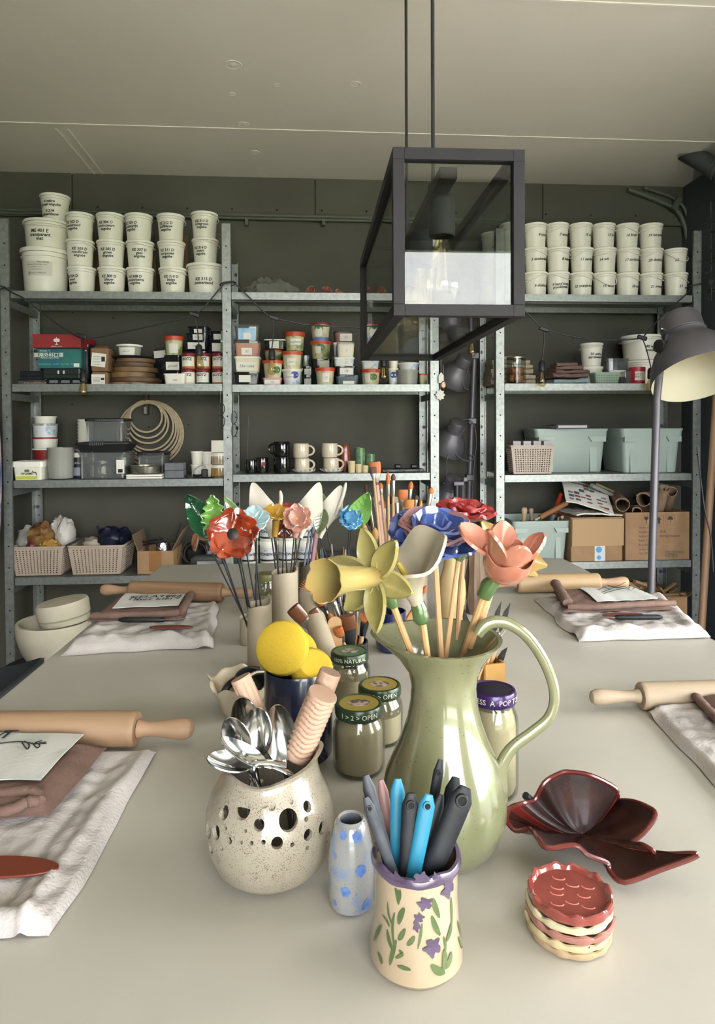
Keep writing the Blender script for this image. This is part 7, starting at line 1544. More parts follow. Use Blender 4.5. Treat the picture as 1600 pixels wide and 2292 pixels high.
o = MB_.build('plaster_bowl', m_pl, loc=(q.x, Ybw, zs)); tag(o, 'large thick white plaster bowl beside the table', 'bowl', 'plaster bowls')
q2 = at(141, 1410, Ybw); r2 = 56*kk
o = MB().lathe([(0, 0), (r2*.86, 0), (r2*.93, .004), (r2*.97, 14*kk), (r2*.9, 16*kk), (r2*.99, 18*kk), (r2, 44*kk), (r2*.94, 50*kk), (r2*.4, 52*kk), (0, 52*kk)], 44).build('plaster_bowl', m_pl, loc=(q2.x+.008, Ybw+.0, at(141, 1394, Ybw).z), rot=(0, -.14, 0)); tag(o, 'smaller plaster mould tilted inside the large plaster bowl', 'bowl', 'plaster bowls')
m_ch = mat('charcoal_shell', '#3a3d42', .5)
a = at(60, 1530, 1.55)+Vector((-.13, 0, 0)); t = thing('shell_chair', 'charcoal moulded chair tucked in at the table side', 'chair', (a.x-.10, 1.55, 0), -PI/2)
def chf(u, v):   # u: round from arm to arm, v: up
    an = PI*(.0+1.0*u); R = .25; x = R*math.cos(an)*1.0; y = R*.95*math.sin(an)
    top = .17+.09*math.sin(an)**2; return (x*(.86+.14*v), y*(.86+.18*v), .43+top*v)
MB().sheet(26, 10, chf, .008).build('back_shell', m_ch, t); MB().lathe([(0, .425), (.2, .42), (.235, .435), (.235, .445), (.2, .435), (0, .435)], 32).build('seat', m_ch, t)
for i in range(4): an = PI/4+i*PI/2; MB().tube([(.15*math.cos(an), .15*math.sin(an), .42), (.23*math.cos(an), .23*math.sin(an), .005)], .011, 8).build('leg', m_beech, t)

# ------------------------------------------------------------------ clay vases, ceramic flowers, brushes
def leaf_shape(u, pw=.75): return math.sin(PI*min(1, max(0, u))**pw)
def petal(parent, M4, L, W, cup=.25, curl=.2, m=None, th=.002, name='petal', pw=.8, wave=0, tip=0, nu=9, nv=7, seed=0, ex=.75):
    def f(u, v):
        x = (2*v-1); w = W/2*(leaf_shape(.06+.92*u, pw)**ex); z = cup*W*x*x*leaf_shape(u, .6)+curl*L*u*u+wave*W*math.sin(v*9+seed)*u
        return M4 @ Vector((w*x, L*u+tip*(1-abs(x))*u, z))
    return MB().sheet(nu, nv, f, th).build(name, m, parent, ang=80)
def spin(n, tilt, i, off=0, d=0):      # petal matrix: opened by tilt from the axis, i-th of n round local z
    return Matrix.Rotation(2*PI*i/n+off, 4, 'Z') @ Matrix.Translation((0, d, 0)) @ Matrix.Rotation(tilt, 4, 'X')
def stick(parent, a, b, r, m, name='stem', seg=8): return MB().tube([a, b], r, seg).build(name, m, parent)
m_stick = wood('bamboo_stick', '#b89468', '#a98558', 12); m_calyx = mat('green_calyx_glaze', '#4c6436', .25, col2='#3c5530', sc=40, coat=.6); m_wire = m_blackmat
def local(M4, p): return M4.inverted() @ Vector(p)
GF = 'ceramic flowers in the green pitcher'; YP = GC.y
zin = TZ+.19     # sticks end inside the pitcher neck
# daffodil
m_daf = mat('daffodil_yellow_glaze', '#968b55', .25, col2='#77713f', sc=22, lo=.35, hi=.7, coat=.6); m_trump = mat('trumpet_amber_glaze', '#a08552', .25, col2='#918a52', sc=16, coat=.6)
cD = at(838, 1292, YP-.085); tipD = at(724, 1300, YP-.145); M4 = frame(cD, tipD-cD); L = (tipD-cD).length; kk = k(cD)
t = thing('ceramic_daffodil', 'yellow ceramic daffodil with its trumpet facing outward', 'flower', m=M4, group=GF)
def dw(a, r, z, i): n = math.sin(a*6)+.5*math.sin(a*11); q = max(0, z/L-.6)*2.2; return r*(1+.035*n*q), z+.002*n*q
MB().lathe([(.010, 0), (24*kk, L*.08), (26*kk, L*.3), (29*kk, L*.6), (36*kk, L*.85), (46*kk, L*1.0), (44*kk, L*1.0), (33*kk, L*.84), (26*kk, L*.6), (22*kk, L*.3), (0, L*.1)], 48, None, dw).build('trumpet', m_trump, t)
for i in range(6):
    lp = (.95, 1.1, .9, 1.05, .9, 1.0)[i]; petal(t, spin(6, -.15+(.25 if i % 2 else .0), i, .35, 6*kk), 120*kk*lp*.92, 58*kk, .22, .22, m_daf, .0035, pw=.85, nu=12, nv=9)
cal = at(872, 1338, YP-.04); MB().tube([local(M4, p) for p in (at(852, 1300, YP-.075), at(866, 1322, YP-.068), at(880, 1355, YP-.06))], [.007, .0085, .006], 10).build('calyx', m_calyx, t)
stick(t, local(M4, at(876, 1345, YP-.062)), local(M4, at(925, 1475, YP-.02)), .0036, m_stick)
# calla
m_cal = mat('ivory_glaze', '#a89f8c', .28, col2='#9c917c', sc=14, coat=.5)
def calla(label, base, top, R, m, group, stem_pts, tipang=0, spad=None, th=.003, rim=.35, flare=1.0, stemm=None, stemr=.0036, calm=None, tipl=.35, sharp=1):
    base, top = Vector(base), Vector(top); M4 = frame(base, top-base, (0, -1, 0)); L = (top-base).length
    t = thing('ceramic_calla', label, 'flower', m=M4, group=group)
    def f(u, v):
        a = 2*PI*v; d = math.cos(a-tipang); r = R*(.13+.87*u**1.7)*(1+.18*flare*u**3*d)
        return (r*math.cos(a)*(1+.05*math.sin(3*a)*u), r*math.sin(a)*(1+(0 if sharp else .07*u*u*math.sin(4*a+1))), L*u*(1+(0 if sharp else .07*u*u*math.sin(5*a+.6))+tipl*u**2*((1.15*max(0, d)**4+.25*d-.3) if sharp else (d-.35)))+rim*R*u**6*.3*math.sin(2*a))
    MB().sheet(16, 44, f, th, True).build('spathe', m, t, ang=80)
    if spad: MB().tube(catmull([(0, 0, L*.15), (0, 0, L*.5), (R*.1, 0, L*spad)], 4), [.0035]*6+[.0032, .003, .002], 8).build('spadix', mat('spadix_yellow', '#b5a04a', .4), t)
    if calm: MB().tube([local(M4, p) for p in calm], [.0065]+[.0085]*(len(calm)-2)+[.0055], 10).build('calyx', m_calyx, t)
    for a, b in stem_pts: stick(t, local(M4, a), local(M4, b), stemr, stemm or m_stick)
    return t
Yc = YP-.05
calla('ivory ceramic calla lily with a yellow spadix in front', at(934, 1350, Yc), at(896, 1250, Yc-.012), 88*k(at(930, 1300, Yc)), m_cal, GF, [(at(945, 1385, Yc), at(958, 1480, Yc+.02))], PI*.93, .95, .0034, .5, 1.25, calm=[at(932, 1340, Yc), at(938, 1362, Yc), at(943, 1388, Yc), at(944, 1396, Yc)], tipl=.30, sharp=0)
# blue rose
m_blr = mat('cobalt_rose_glaze', '#2f3f78', .14, col2='#44588f', sc=30, coat=.8); m_blr2 = mat('pink_brown_rose_glaze', '#8d5f55', .25, col2='#6d5a6a', sc=30, coat=.6)
cB = at(972, 1205, YP+.03); kk = k(cB); M4 = frame(cB, (.05, -.42, 1)); t = thing('ceramic_rose', 'large cobalt blue and pink ceramic rose above the pitcher', 'flower', m=M4, group=GF)
for L_, (n, R, ti, W, m, z) in enumerate(((5, 102, .16, 140, m_blr, -10), (5, 78, .30, 96, m_blr2, -2))):
    for i in range(n): petal(t, Matrix.Translation((0, 0, z*kk)) @ spin(n, ti, i, L_*.55, 4*kk), R*kk, W*kk, .22, .10 if L_ < 2 else .16, m, .0032, pw=1.5, ex=.42, wave=.018, nu=13, nv=13, seed=i*2+L_)
for R_, H_r, s_, m_ in ((78, 30, 0, m_blr2), (58, 36, 2, m_blr), (30, 34, 4, m_blr)):
    MB().sheet(12, 56, lambda u, v: (R_*kk*(.12+.88*u**.8)*(1+.06*u*math.sin(3*2*PI*v+s_)+.03*u*math.sin(7*2*PI*v+s_))*math.cos(2*PI*v), R_*kk*(.12+.88*u**.8)*(1+.06*u*math.sin(3*2*PI*v+s_+1))*math.sin(2*PI*v), kk*(H_r*u**2+4*u*math.sin(4*2*PI*v+s_)+5+2*s_)), .0034, True).build('petal_ring', m_, t, ang=80)
MB().lathe([(0, -26*kk), (8*kk, -24*kk), (16*kk, -12*kk), (10*kk, 0), (0, 2*kk)], 14).build('calyx', m_calyx, t)
stick(t, local(M4, at(972, 1225, YP+.028)), local(M4, at(988, 1480, YP+.01)), .0036, m_stick)
MB().tube([local(M4, p) for p in (at(1040, 1222, YP+.02), at(1032, 1238, YP+.02), at(1024, 1254, YP+.02))], [.006, .008, .005], 10).build('bud', m_calyx, t)
stick(t, local(M4, at(1027, 1245, YP+.02)), local(M4, at(996, 1478, YP+.015)), .0032, m_stick)
# pink tulip
m_tul = mat('salmon_tulip_glaze', '#b27660', .22, col2='#a06450', sc=26, coat=.7); cT = at(1120, 1296, YP-.02); tT = at(1150, 1205, YP-.05); kk = k(cT)
M4 = frame(cT, tT-cT, (0, -1, 0)); t = thing('ceramic_tulip', 'salmon pink ceramic tulip with open petals', 'flower', m=M4, group=GF)
MB().lathe([(0, 0), (22*kk, 2*kk), (42*kk, 20*kk), (52*kk, 48*kk), (54*kk, 78*kk), (51*kk, 78*kk), (46*kk, 48*kk), (30*kk, 20*kk), (0, 12*kk)], 40, None, lambda a, r, z, i: (r*(1+.04*math.sin(3*a)), z+(5*kk*math.sin(5*a) if z > 60*kk else 0))).build('cup', m_tul, t)
for i, (a, ti, l, w, cu) in enumerate(((PI*.5, 1.35, 88, 66, .05), (PI*1.0, 1.28, 84, 60, .0), (-PI*.1, .55, 95, 74, .05), (PI*1.55, 1.1, 62, 62, .0), (PI*.15, 1.3, 105, 70, -.05))):
    Mp = Matrix.Translation((0, 0, 56*kk)) @ Matrix.Rotation(a-PI/2, 4, 'Z') @ Matrix.Translation((0, 40*kk, 0)) @ Matrix.Rotation(ti, 4, 'X'); petal(t, Mp, l*kk, w*kk, .2, cu, m_tul, .0036, pw=1.1, ex=.6, nu=10, nv=9, seed=i)
for i in range(4): a_ = i*1.57; MB().lathe([(0, 0), (3.5*kk, 3*kk), (3*kk, 8*kk), (0, 10*kk)], 8).build('stamen', mat('pale_pink_glaze', '#c79a88', .3), t, loc=(8*kk*math.cos(a_), 8*kk*math.sin(a_), 60*kk))
MB().tube([local(M4, p) for p in (at(1114, 1290, YP-.02), at(1095, 1310, YP-.015), at(1082, 1335, YP-.01), at(1080, 1340, YP-.01))], [.006, .0098, .0085, .005], 12).build('calyx', m_calyx, t)
stick(t, local(M4, at(1083, 1325, YP-.01)), local(M4, at(1034, 1470, YP+.03)), .0038, m_stick); stick(t, local(M4, at(1094, 1322, YP)), local(M4, at(1052, 1450, YP+.02)), .0034, m_stick)
# red rose behind, and the ochre flower behind the tulip
m_rr = mat('matte_red_glaze', '#8f2425', .4, col2='#7d1f20', sc=12, coat=.2); cR = at(1040, 1165, YP+.10); kk = k(cR); M4 = frame(cR, (.1, -.15, 1)); t = thing('ceramic_rose', 'red ceramic rose standing behind the blue one', 'flower', m=M4, group=GF)
for L_, (n, R, ti, W) in enumerate(((4, 66, .35, 92), (4, 50, .75, 76), (3, 34, 1.1, 56))):
    for i in range(n): petal(t, Matrix.Translation((0, 0, L_*3*kk)) @ spin(n, ti, i, L_*.6+.4, 5*kk), R*kk, W*kk, .2, .08, m_rr, .004, pw=1.5, ex=.42, wave=.03, nu=11, nv=11, seed=i)
MB().lathe([(0, -22*kk), (7*kk, -20*kk), (13*kk, -8*kk), (0, 2*kk)], 12).build('calyx', m_calyx, t); stick(t, local(M4, at(1040, 1178, YP+.10)), local(M4, Vector((GC.x+.02, YP+.03, TZ+.2))), .0034, m_stick)
m_oc = mat('ochre_leaf_glaze', '#8a6f35', .25, col2='#a58a52', sc=24, coat=.5)
cO = at(1128, 1240, YP+.06); kk = k(cO); M4 = frame(cO, (.1, .5, .6)); t = thing('ceramic_flower', 'ochre ceramic flower showing behind the tulip', 'flower', m=M4, group=GF)
for a, b, w in (((1128, 1240), (1072, 1165), 52), ((1128, 1240), (1078, 1212), 44), ((1128, 1240), (1222, 1268), 56), ((1128, 1240), (1200, 1290), 48)):
    p0, p1 = at(*a, YP+.06), at(*b, YP+.05); d = (p1-p0); x = d.cross(Vector((0, -1, .3))).normalized(); z = x.cross(d.normalized()); Mp = Matrix((x, d.normalized(), z)).transposed().to_4x4(); Mp.translation = p0
    petal(t, M4.inverted() @ Mp, d.length, w*kk, .25, .1, m_oc, .0035, pw=.7)
stick(t, local(M4, cO), local(M4, at(1062, 1440, YP+.03)), .0032, m_stick)
# ---- clay cylinder vases with wire stemmed flowers
m_bisq = mat('beige_bisque', '#a89c86', .7, col2='#9c8f78', sc=8, bump=.15, bsc=60)
def cyl_vase(label, px, py, rpx, hpx, lean=(0, 0), m=m_bisq):
    c = on(px, py); kk = k(c); c.z = TZ+E; t = thing('clay_vase', label, 'vase', c, 0, 'handbuilt clay cylinders'); r, h = rpx*kk, hpx*kk
    MB().lathe([(0, .001), (r*.95, 0), (r, .004), (r*.99, h*.5), (r*.98, h), (r*.86, h), (r*.86, .01), (0, .008)], 40, None, lambda a, q, z, i: (q*(1+.02*math.sin(2*a+z*40)), z+(.004*math.sin(a+1)+.002*math.sin(3*a) if z > h*.8 else 0))).build('body', m, t)
    return c, r, h
VA = cyl_vase('shorter beige clay cylinder vase holding a fan of wire stems', 582, 1492, 28, 142); VB = cyl_vase('taller beige clay cylinder vase behind the shorter one', 638, 1425, 30, 148)
VC = cyl_vase('low cream clay cup with dark rim behind the shorter vase', 556, 1440, 19, 62)
# beige tube leaning in behind the sponges
a, b = at(742, 1500, 1.2), at(684, 1320, 1.34); t = thing('clay_tube', 'plain beige clay tube leaning behind the sponges', 'tube', m=frame(a, b-a)); L = (b-a).length
MB().lathe([(0, 0), (.020, 0), (.0205, L*.5), (.019, L*.9), (.013, L), (0, L)], 28).build('tube_body', m_bisq, t)
INK = {}
def ink(v):      # each wire stands on its own spot inside the vase
    i = INK[id(v[0])] = INK.get(id(v[0]), -1)+1; rr = (v[1] or .02)*.66*math.sqrt(((i*7) % 23+.5)/23); return Vector((v[0].x+rr*math.cos(i*2.4), v[0].y+rr*math.sin(i*2.4), TZ+.016))
def wire(t, M4, top, V, dx=0, n=1):
    for i in range(n): MB().tube([local(M4, Vector(top)+Vector((.004*(i-.5)*(n > 1), 0, 0))), local(M4, ink(V))], .0016, 5).build('wire_stem', m_wire, t)
GW = 'wire stemmed ceramic flowers'
YA, YB_ = VA[0].y, VB[0].y
def open_flower(label, px, py, Y, nrm, n, Rpx, W, m, mc, V, cup=.2, curl=.18, pw=.62, tilt=.3, rings=1, tube=None, cpx=.22, dx=0, nw=2, wave=.04):
    c = at(px, py, Y); kk = k(c); M4 = frame(c, nrm); t = thing('ceramic_flower', label, 'flower', m=M4, group=GW)
    for r_ in range(rings):
        for i in range(n): petal(t, Matrix.Translation((0, 0, r_*3*kk)) @ spin(n, tilt+.35*r_, i, r_*.6, 2*kk), Rpx*kk*(1-.28*r_), W*kk*(1-.25*r_), cup, curl, m, .0024, pw=pw*2.2, ex=.48, wave=wave, nu=11, nv=9, seed=i)
    MB().lathe([(0, 5*kk), (Rpx*cpx*kk*.7, 4.5*kk), (Rpx*cpx*kk, 1*kk), (Rpx*cpx*kk*.8, -1*kk), (0, -2*kk)], 16).build('flower_centre', mc, t)
    if tube:
        pts = [local(M4, at(x, y, Y+.006)) for x, y in tube]; MB().tube(pts, [9*kk, 8*kk, 6.5*kk][:len(pts)], 12).build('tube_neck', m, t); wire(t, M4, at(tube[-1][0], tube[-1][1], Y+.006), V, dx, nw)
    else: wire(t, M4, c, V, dx, nw)
    return t
m_pop = mat('poppy_red_glaze', '#923614', .18, col2='#5f1d11', sc=40, lo=.4, hi=.7, coat=.8); m_popc = mat('poppy_black', '#1b1714', .5)
open_flower('orange red ceramic poppy with a black centre', 522, 1196, YA-.02, (-.1, -1, .35), 5, 42, 108, m_pop, m_popc, VA, .10, .10, .55, .12, 1, None, .42, -.012, 3)
m_lb = mat('pale_blue_glaze', '#8fa9ad', .2, col2='#9fb7ba', sc=20, coat=.7)
open_flower('pale blue ceramic flower with a tubular neck', 568, 1168, YA, (-.05, -.75, .75), 5, 36, 38, m_lb, mat('pale_pink_dot', '#b58f86', .4), VA, .16, .1, .6, .25, 1, [(571, 1176), (572, 1190), (572, 1203)], .2, .008, 2)
m_ye = mat('mustard_glaze', '#a87f2c', .2, col2='#96701f', sc=20, coat=.7)
open_flower('mustard yellow ceramic flower like a chanterelle', 618, 1158, YB_-.01, (.15, -.45, .9), 4, 31, 40, m_ye, m_ye, VB, .2, .1, .6, .45, 1, [(618, 1164), (617, 1180), (615, 1201)], .2, -.008, 2)
m_pk = mat('blush_pink_glaze', '#a97a6b', .2, col2='#9a6a5b', sc=30, coat=.7)
open_flower('blush pink ceramic flower with a yellow centre', 664, 1162, YB_-.02, (.12, -.95, .4), 6, 33, 30, m_pk, mat('yolk_yellow', '#b5932f', .35), VB, .16, .1, .6, .25, 2, [(664, 1176), (662, 1190), (660, 1203)], .24, .006, 2)
m_or = mat('scarlet_orange_glaze', '#a8371a', .2, col2='#7d2415', sc=30, coat=.7)
open_flower('scarlet ceramic flower half hidden behind the mustard one', 636, 1148, YB_+.03, (0, -.3, 1), 5, 30, 42, m_or, m_popc, VB, .15, .12, .6, .25, 1, None, .2, .0, 1)
open_flower('dark red brown ceramic flower under the pink one', 636, 1180, YB_+.02, (0, -.9, -.3), 4, 22, 30, mat('dark_rust_glaze', '#5a2418', .2, coat=.6), m_popc, VB, .15, .1, .6, .2, 1, None, .2, .0, 1)
m_bl = mat('azure_glaze', '#2f6a94', .15, col2='#5b8fb0', sc=60, coat=.8)
VD = cyl_vase('brown glazed pot behind the tall clay vase holding sticks', 690, 1365, 22, 105, m=mat('brown_pot_glaze', '#5e5443', .3, col2='#4b4335', sc=20, coat=.4))
open_flower('azure blue ceramic flower beside a green leaf', 782, 1160, 1.62, (.25, -.9, .3), 6, 28, 28, m_bl, m_bl, (Vector((at(770, 1300, 1.62).x, 1.62, TZ)), 0, 0), .2, .15, .6, .3, 2, None, .25, 0, 1, .12)
open_flower('brownish pink ceramic blossom drooping at the edge of the bunch', 452, 1190, YA+.075, (-.7, -.4, .5), 4, 42, 36, mat('rust_pink_glaze', '#7d4a3a', .2, col2='#8d6a50', sc=30, coat=.6), m_popc, VA, .2, -.25, .6, .1, 1, None, .15, -.014, 1)
# leaves on wires
def leaf_on_wire(label, a, b, wpx, Y, m, V, nrm=(0, -1, .2), lobed=False, dx=0, grp=GW, nw=1):
    p0, p1 = at(*a, Y), at(*b, Y-.01); d = p1-p0; kk = k(p0); x = d.cross(Vector(nrm)).normalized(); z = x.cross(d.normalized()); M4 = Matrix((x, d.normalized(), z)).transposed().to_4x4(); M4.translation = p0
    t = thing('ceramic_leaf', label, 'leaf', m=M4, group=grp); L = d.length; W = wpx*kk
    def f(u, v):
        xx = 2*v-1; w = W/2*leaf_shape(.04+.94*u, .8)**.8
        if lobed: w *= 1+.22*math.sin(u*38)*(u < .95)
        return (w*xx, L*u, .2*W*abs(xx)+.05*L*math.sin(u*3))
    MB().sheet(40 if lobed else 16, 9, f, .0026).build('blade', m, t, ang=80)
    MB().tube([(0, L*u, .0016+.05*L*math.sin(u*3)) for u in (0, .25, .5, .75, .95)], [.0016, .0014, .0012, .001, .0006], 6).build('midrib', m, t)
    for i in range(1, 7):
        for s in (-1, 1):
            u0, u1 = i/8, i/8+.12; w = W/2*leaf_shape(u1, .8)*.8; MB().tube([(0, L*u0, .0016+.05*L*math.sin(u0*3)), (s*w, L*u1, .0016+.16*W+.05*L*math.sin(u1*3))], .0007, 4).build('vein', m, t)
    wire(t, M4, p0, V, dx, nw); return t
m_dg = mat('deep_green_glaze', '#123522', .10, col2='#1d4a2c', sc=20, coat=.9); m_bg = mat('fresh_green_glaze', '#55803a', .15, col2='#6f9a4a', sc=30, coat=.8); m_pg = mat('pale_green_glaze', '#8fa374', .2, col2='#7a9060', sc=30, coat=.6)
leaf_on_wire('deep green glossy ceramic leaf at the edge of the bunch', (478, 1200), (418, 1106), 58, YA+.055, m_dg, VA, dx=-.01)
leaf_on_wire('bright green lobed ceramic leaf standing above the poppy', (484, 1196), (476, 1106), 50, YA+.02, m_bg, VA, lobed=True, dx=-.006)
leaf_on_wire('pale green slim ceramic leaf behind the poppy', (540, 1172), (503, 1112), 26, YA+.065, m_pg, VA, dx=0)
VE = (Vector((at(770, 1300, 1.62).x, 1.62, TZ)), 0, 0)
leaf_on_wire('broad light green ceramic leaf beside the brush bundle', (786, 1180), (824, 1102), 52, 1.63, m_bg, VE, (.1, -1, .1))
leaf_on_wire('small pale green ceramic leaf between the white callas', (728, 1150), (712, 1098), 30, 1.66, m_pg, VE)
leaf_on_wire('grey green ceramic leaf hanging under the white callas', (722, 1140), (712, 1195), 34, 1.60, mat('grey_green_glaze', '#5b6347', .25, coat=.5), VE)
# white callas of the bunch
m_wcal = mat('matte_white_clay', '#b9b2a4', .5, col2='#aea797', sc=14)
for lab, b_, t_, rp, Y, V, ta in (('white ceramic calla with a single point behind the pale blue flower', (608, 1205), (584, 1128), 27, YB_+.03, VB, PI*.5), ('white ceramic calla leaning between the pink flower and the brushes', (672, 1205), (698, 1128), 27, YB_+.04, VB, PI*.5), ('white ceramic calla with a curling spadix nearest the green leaf', (716, 1205), (744, 1132), 25, 1.62, VE, PI*.5)):
    p = at(*b_, Y); calla(lab, p, at(*t_, Y+.03), rp*k(p), m_wcal, GW, [(p, ink(V))], ta, None, .0028, .1, .6, m_wire, .0016, None, .5)
for (x0, y0, x1, y1, Y, lab) in ((622, 1140, 627, 1098, YB_+.05, 'white curved clay spadix standing behind the scarlet flower'), (752, 1140, 774, 1080, 1.63, 'long white curved clay spadix at the calla nearest the green leaf')):
    o = MB().tube(catmull([at(x0, y0+12, Y), at((x0+x1)/2+4, (y0+y1)/2, Y), at(x1, y1, Y)], 6), [.0055]*5+[.005]*4+[.0045, .004, .003, .002], 10).build('clay_spadix', m_wcal); tag(o, lab, 'flower')
# sticks and pens in the brown pot
for i, (a, b, m, r, lab) in enumerate((((694, 1300), (708, 1190), mat('pale_pink_plastic', '#b58a94', .45), .0105, 'flat pale pink plastic tool standing in the brown pot'), ((684, 1300), (700, 1180), mat('blue_grey_plastic', '#5f6478', .45), .005, 'slim blue grey pen beside the pink tool'), ((676, 1300), (692, 1190), mat('silver_grey_plastic', '#8d909a', .4), .005, 'slim silver pen in the brown pot'))):
    p0, p1 = at(*a, VD[0].y), at(*b, VD[0].y-.01); o = MB().tube([p0, lerp(p0, p1, .5), lerp(p0, p1, .97), p1], [r, r, r, r*.6], 10, flat=.6).build('slim_tool', m); tag(o, lab, 'tool')
# dark rack of pens behind the wires
c = on(745, 1345); t = thing('wire_basket', 'black wire basket of pens behind the flowers', 'basket', (c.x, c.y, TZ+E))
for i in range(14):
    a_ = 2*PI*i/14; MB().tube([(.045*math.cos(a_), .035*math.sin(a_), .002), (.055*math.cos(a_), .043*math.sin(a_), .115)], .0014, 5).build('upright_wire', m_wire, t)
for z in (.003, .04, .08, .115): MB().tube([((.045+.01*z/.115)*math.cos(q), (.035+.008*z/.115)*math.sin(q), z) for q in [2*PI*i/28 for i in range(28)]], .0015, 5, closed=True).build('ring_wire', m_wire, t)
pc_ = ['#3f5d8a', '#8d4a3a', '#a8a49a', '#4d7a5d', '#b58a3c', '#6d5a8a', '#2d2d32', '#c2b8a8']
pn = ['blue', 'brick red', 'grey', 'green', 'mustard', 'violet', 'black', 'cream']
for i in range(8):
    a_ = i*.8; x, y = .028*math.cos(a_), .02*math.sin(a_)
    o = MB().tube([(0, 0, 0), (x*.5, y*.5, .10+.006*(i % 3)), (x*.6, y*.6, .135+.006*(i % 3))], [.0042, .0042, .0015], 8).build('marker_pen', mat('pen_'+pn[i], pc_[i], .45), loc=(c.x+x, c.y+y, TZ+.004)); tag(o, '%s marker pen standing in the black wire basket' % pn[i], 'pen', 'pens in the wire basket')
# ---- brushes
m_bris = mat('orange_bristle', '#8d4a1c', .7, col2='#a55f2a', sc=90, stretch=(1, 1, .15)); m_brisd = mat('dark_bristle', '#33221c', .7, col2='#4a2f24', sc=80, stretch=(1, 1, .15)); m_fer = mat('silver_ferrule', '#b0aca4', .3, .9); m_hw = wood('brush_handle_wood', '#a98a66', '#977852', 12); m_hbk = mat('black_lacquer', '#161616', .2, coat=.4); m_hpk = mat('pinkish_painted_handle', '#a5837a', .5, col2='#4a2a24', sc=30, lo=.55, hi=.6); m_how = mat('ochre_lacquer', '#b0752a', .3, coat=.4); m_hbr = mat('brown_varnish', '#5a3520', .3, coat=.4, col2='#6b4228', sc=20)
def brush(label, foot, tip, Yf, Yt, w, bl, fl, hm, bm=m_bris, flat=False, fan=False, group='paintbrushes', fm=None, inv=False):
    # foot -> tip in photo pixels; w half width of head in px, bl/fl bristle and ferrule length in px
    a, b = at(*foot, Yf), at(*tip, Yt); d = b-a; L = d.length; M4 = frame(a, d, (0, -1, .1)); kk = k(b)
    t = thing('paintbrush', label, 'paintbrush', m=M4, group=group); w, bl, fl = w*kk, bl*kk, fl*kk; z1, z2 = L-bl-fl, L-bl; hr = max(.0022, w*(.62 if not flat else .4))
    MB().tube([(0, 0, 0), (0, 0, z1*.5), (0, 0, z1*.9), (0, 0, z1)], [hr*.7, hr*1.15, hr*1.0, hr*.9], 10).build('handle', hm, t)
    def obl(rs, seg=14, fx=1.0, fy=1.0): return MB().lathe(rs, seg, Matrix.Diagonal((fx, fy, 1, 1)))
    fy = .38 if (flat or fan) else 1.0
    obl([(hr*.95, z1-.001), (hr*1.05, z1), (w*.85, z2-fl*.2), (w*.88, z2), (0, z2)], 16, 1, 1 if not flat else .5).build('ferrule', fm or m_fer, t)
    if fan:
        mb = MB()
        for i in range(13):
            an = (i-6)*.13; mb.tube([(w*.1*(i-6)*.3, 0, z2), (math.sin(an)*bl, 0, z2+math.cos(an)*bl)], [.0009, .0006], 5)
        mb.build('bristles', bm, t)['kind'] = 'stuff'
    elif flat: obl([(w*.86, z2-.0005), (w, z2+bl*.3), (w*1.02, z2+bl*.85), (w*.95, L), (0, L)], 16, 1, .42).build('bristles', bm, t)
    else: obl([(w*.8, z2-.0005), (w*1.05, z2+bl*.3), (w*.95, z2+bl*.6), (w*.45, z2+bl*.9), (0, L)], 12).build('bristles', bm, t)
    return t
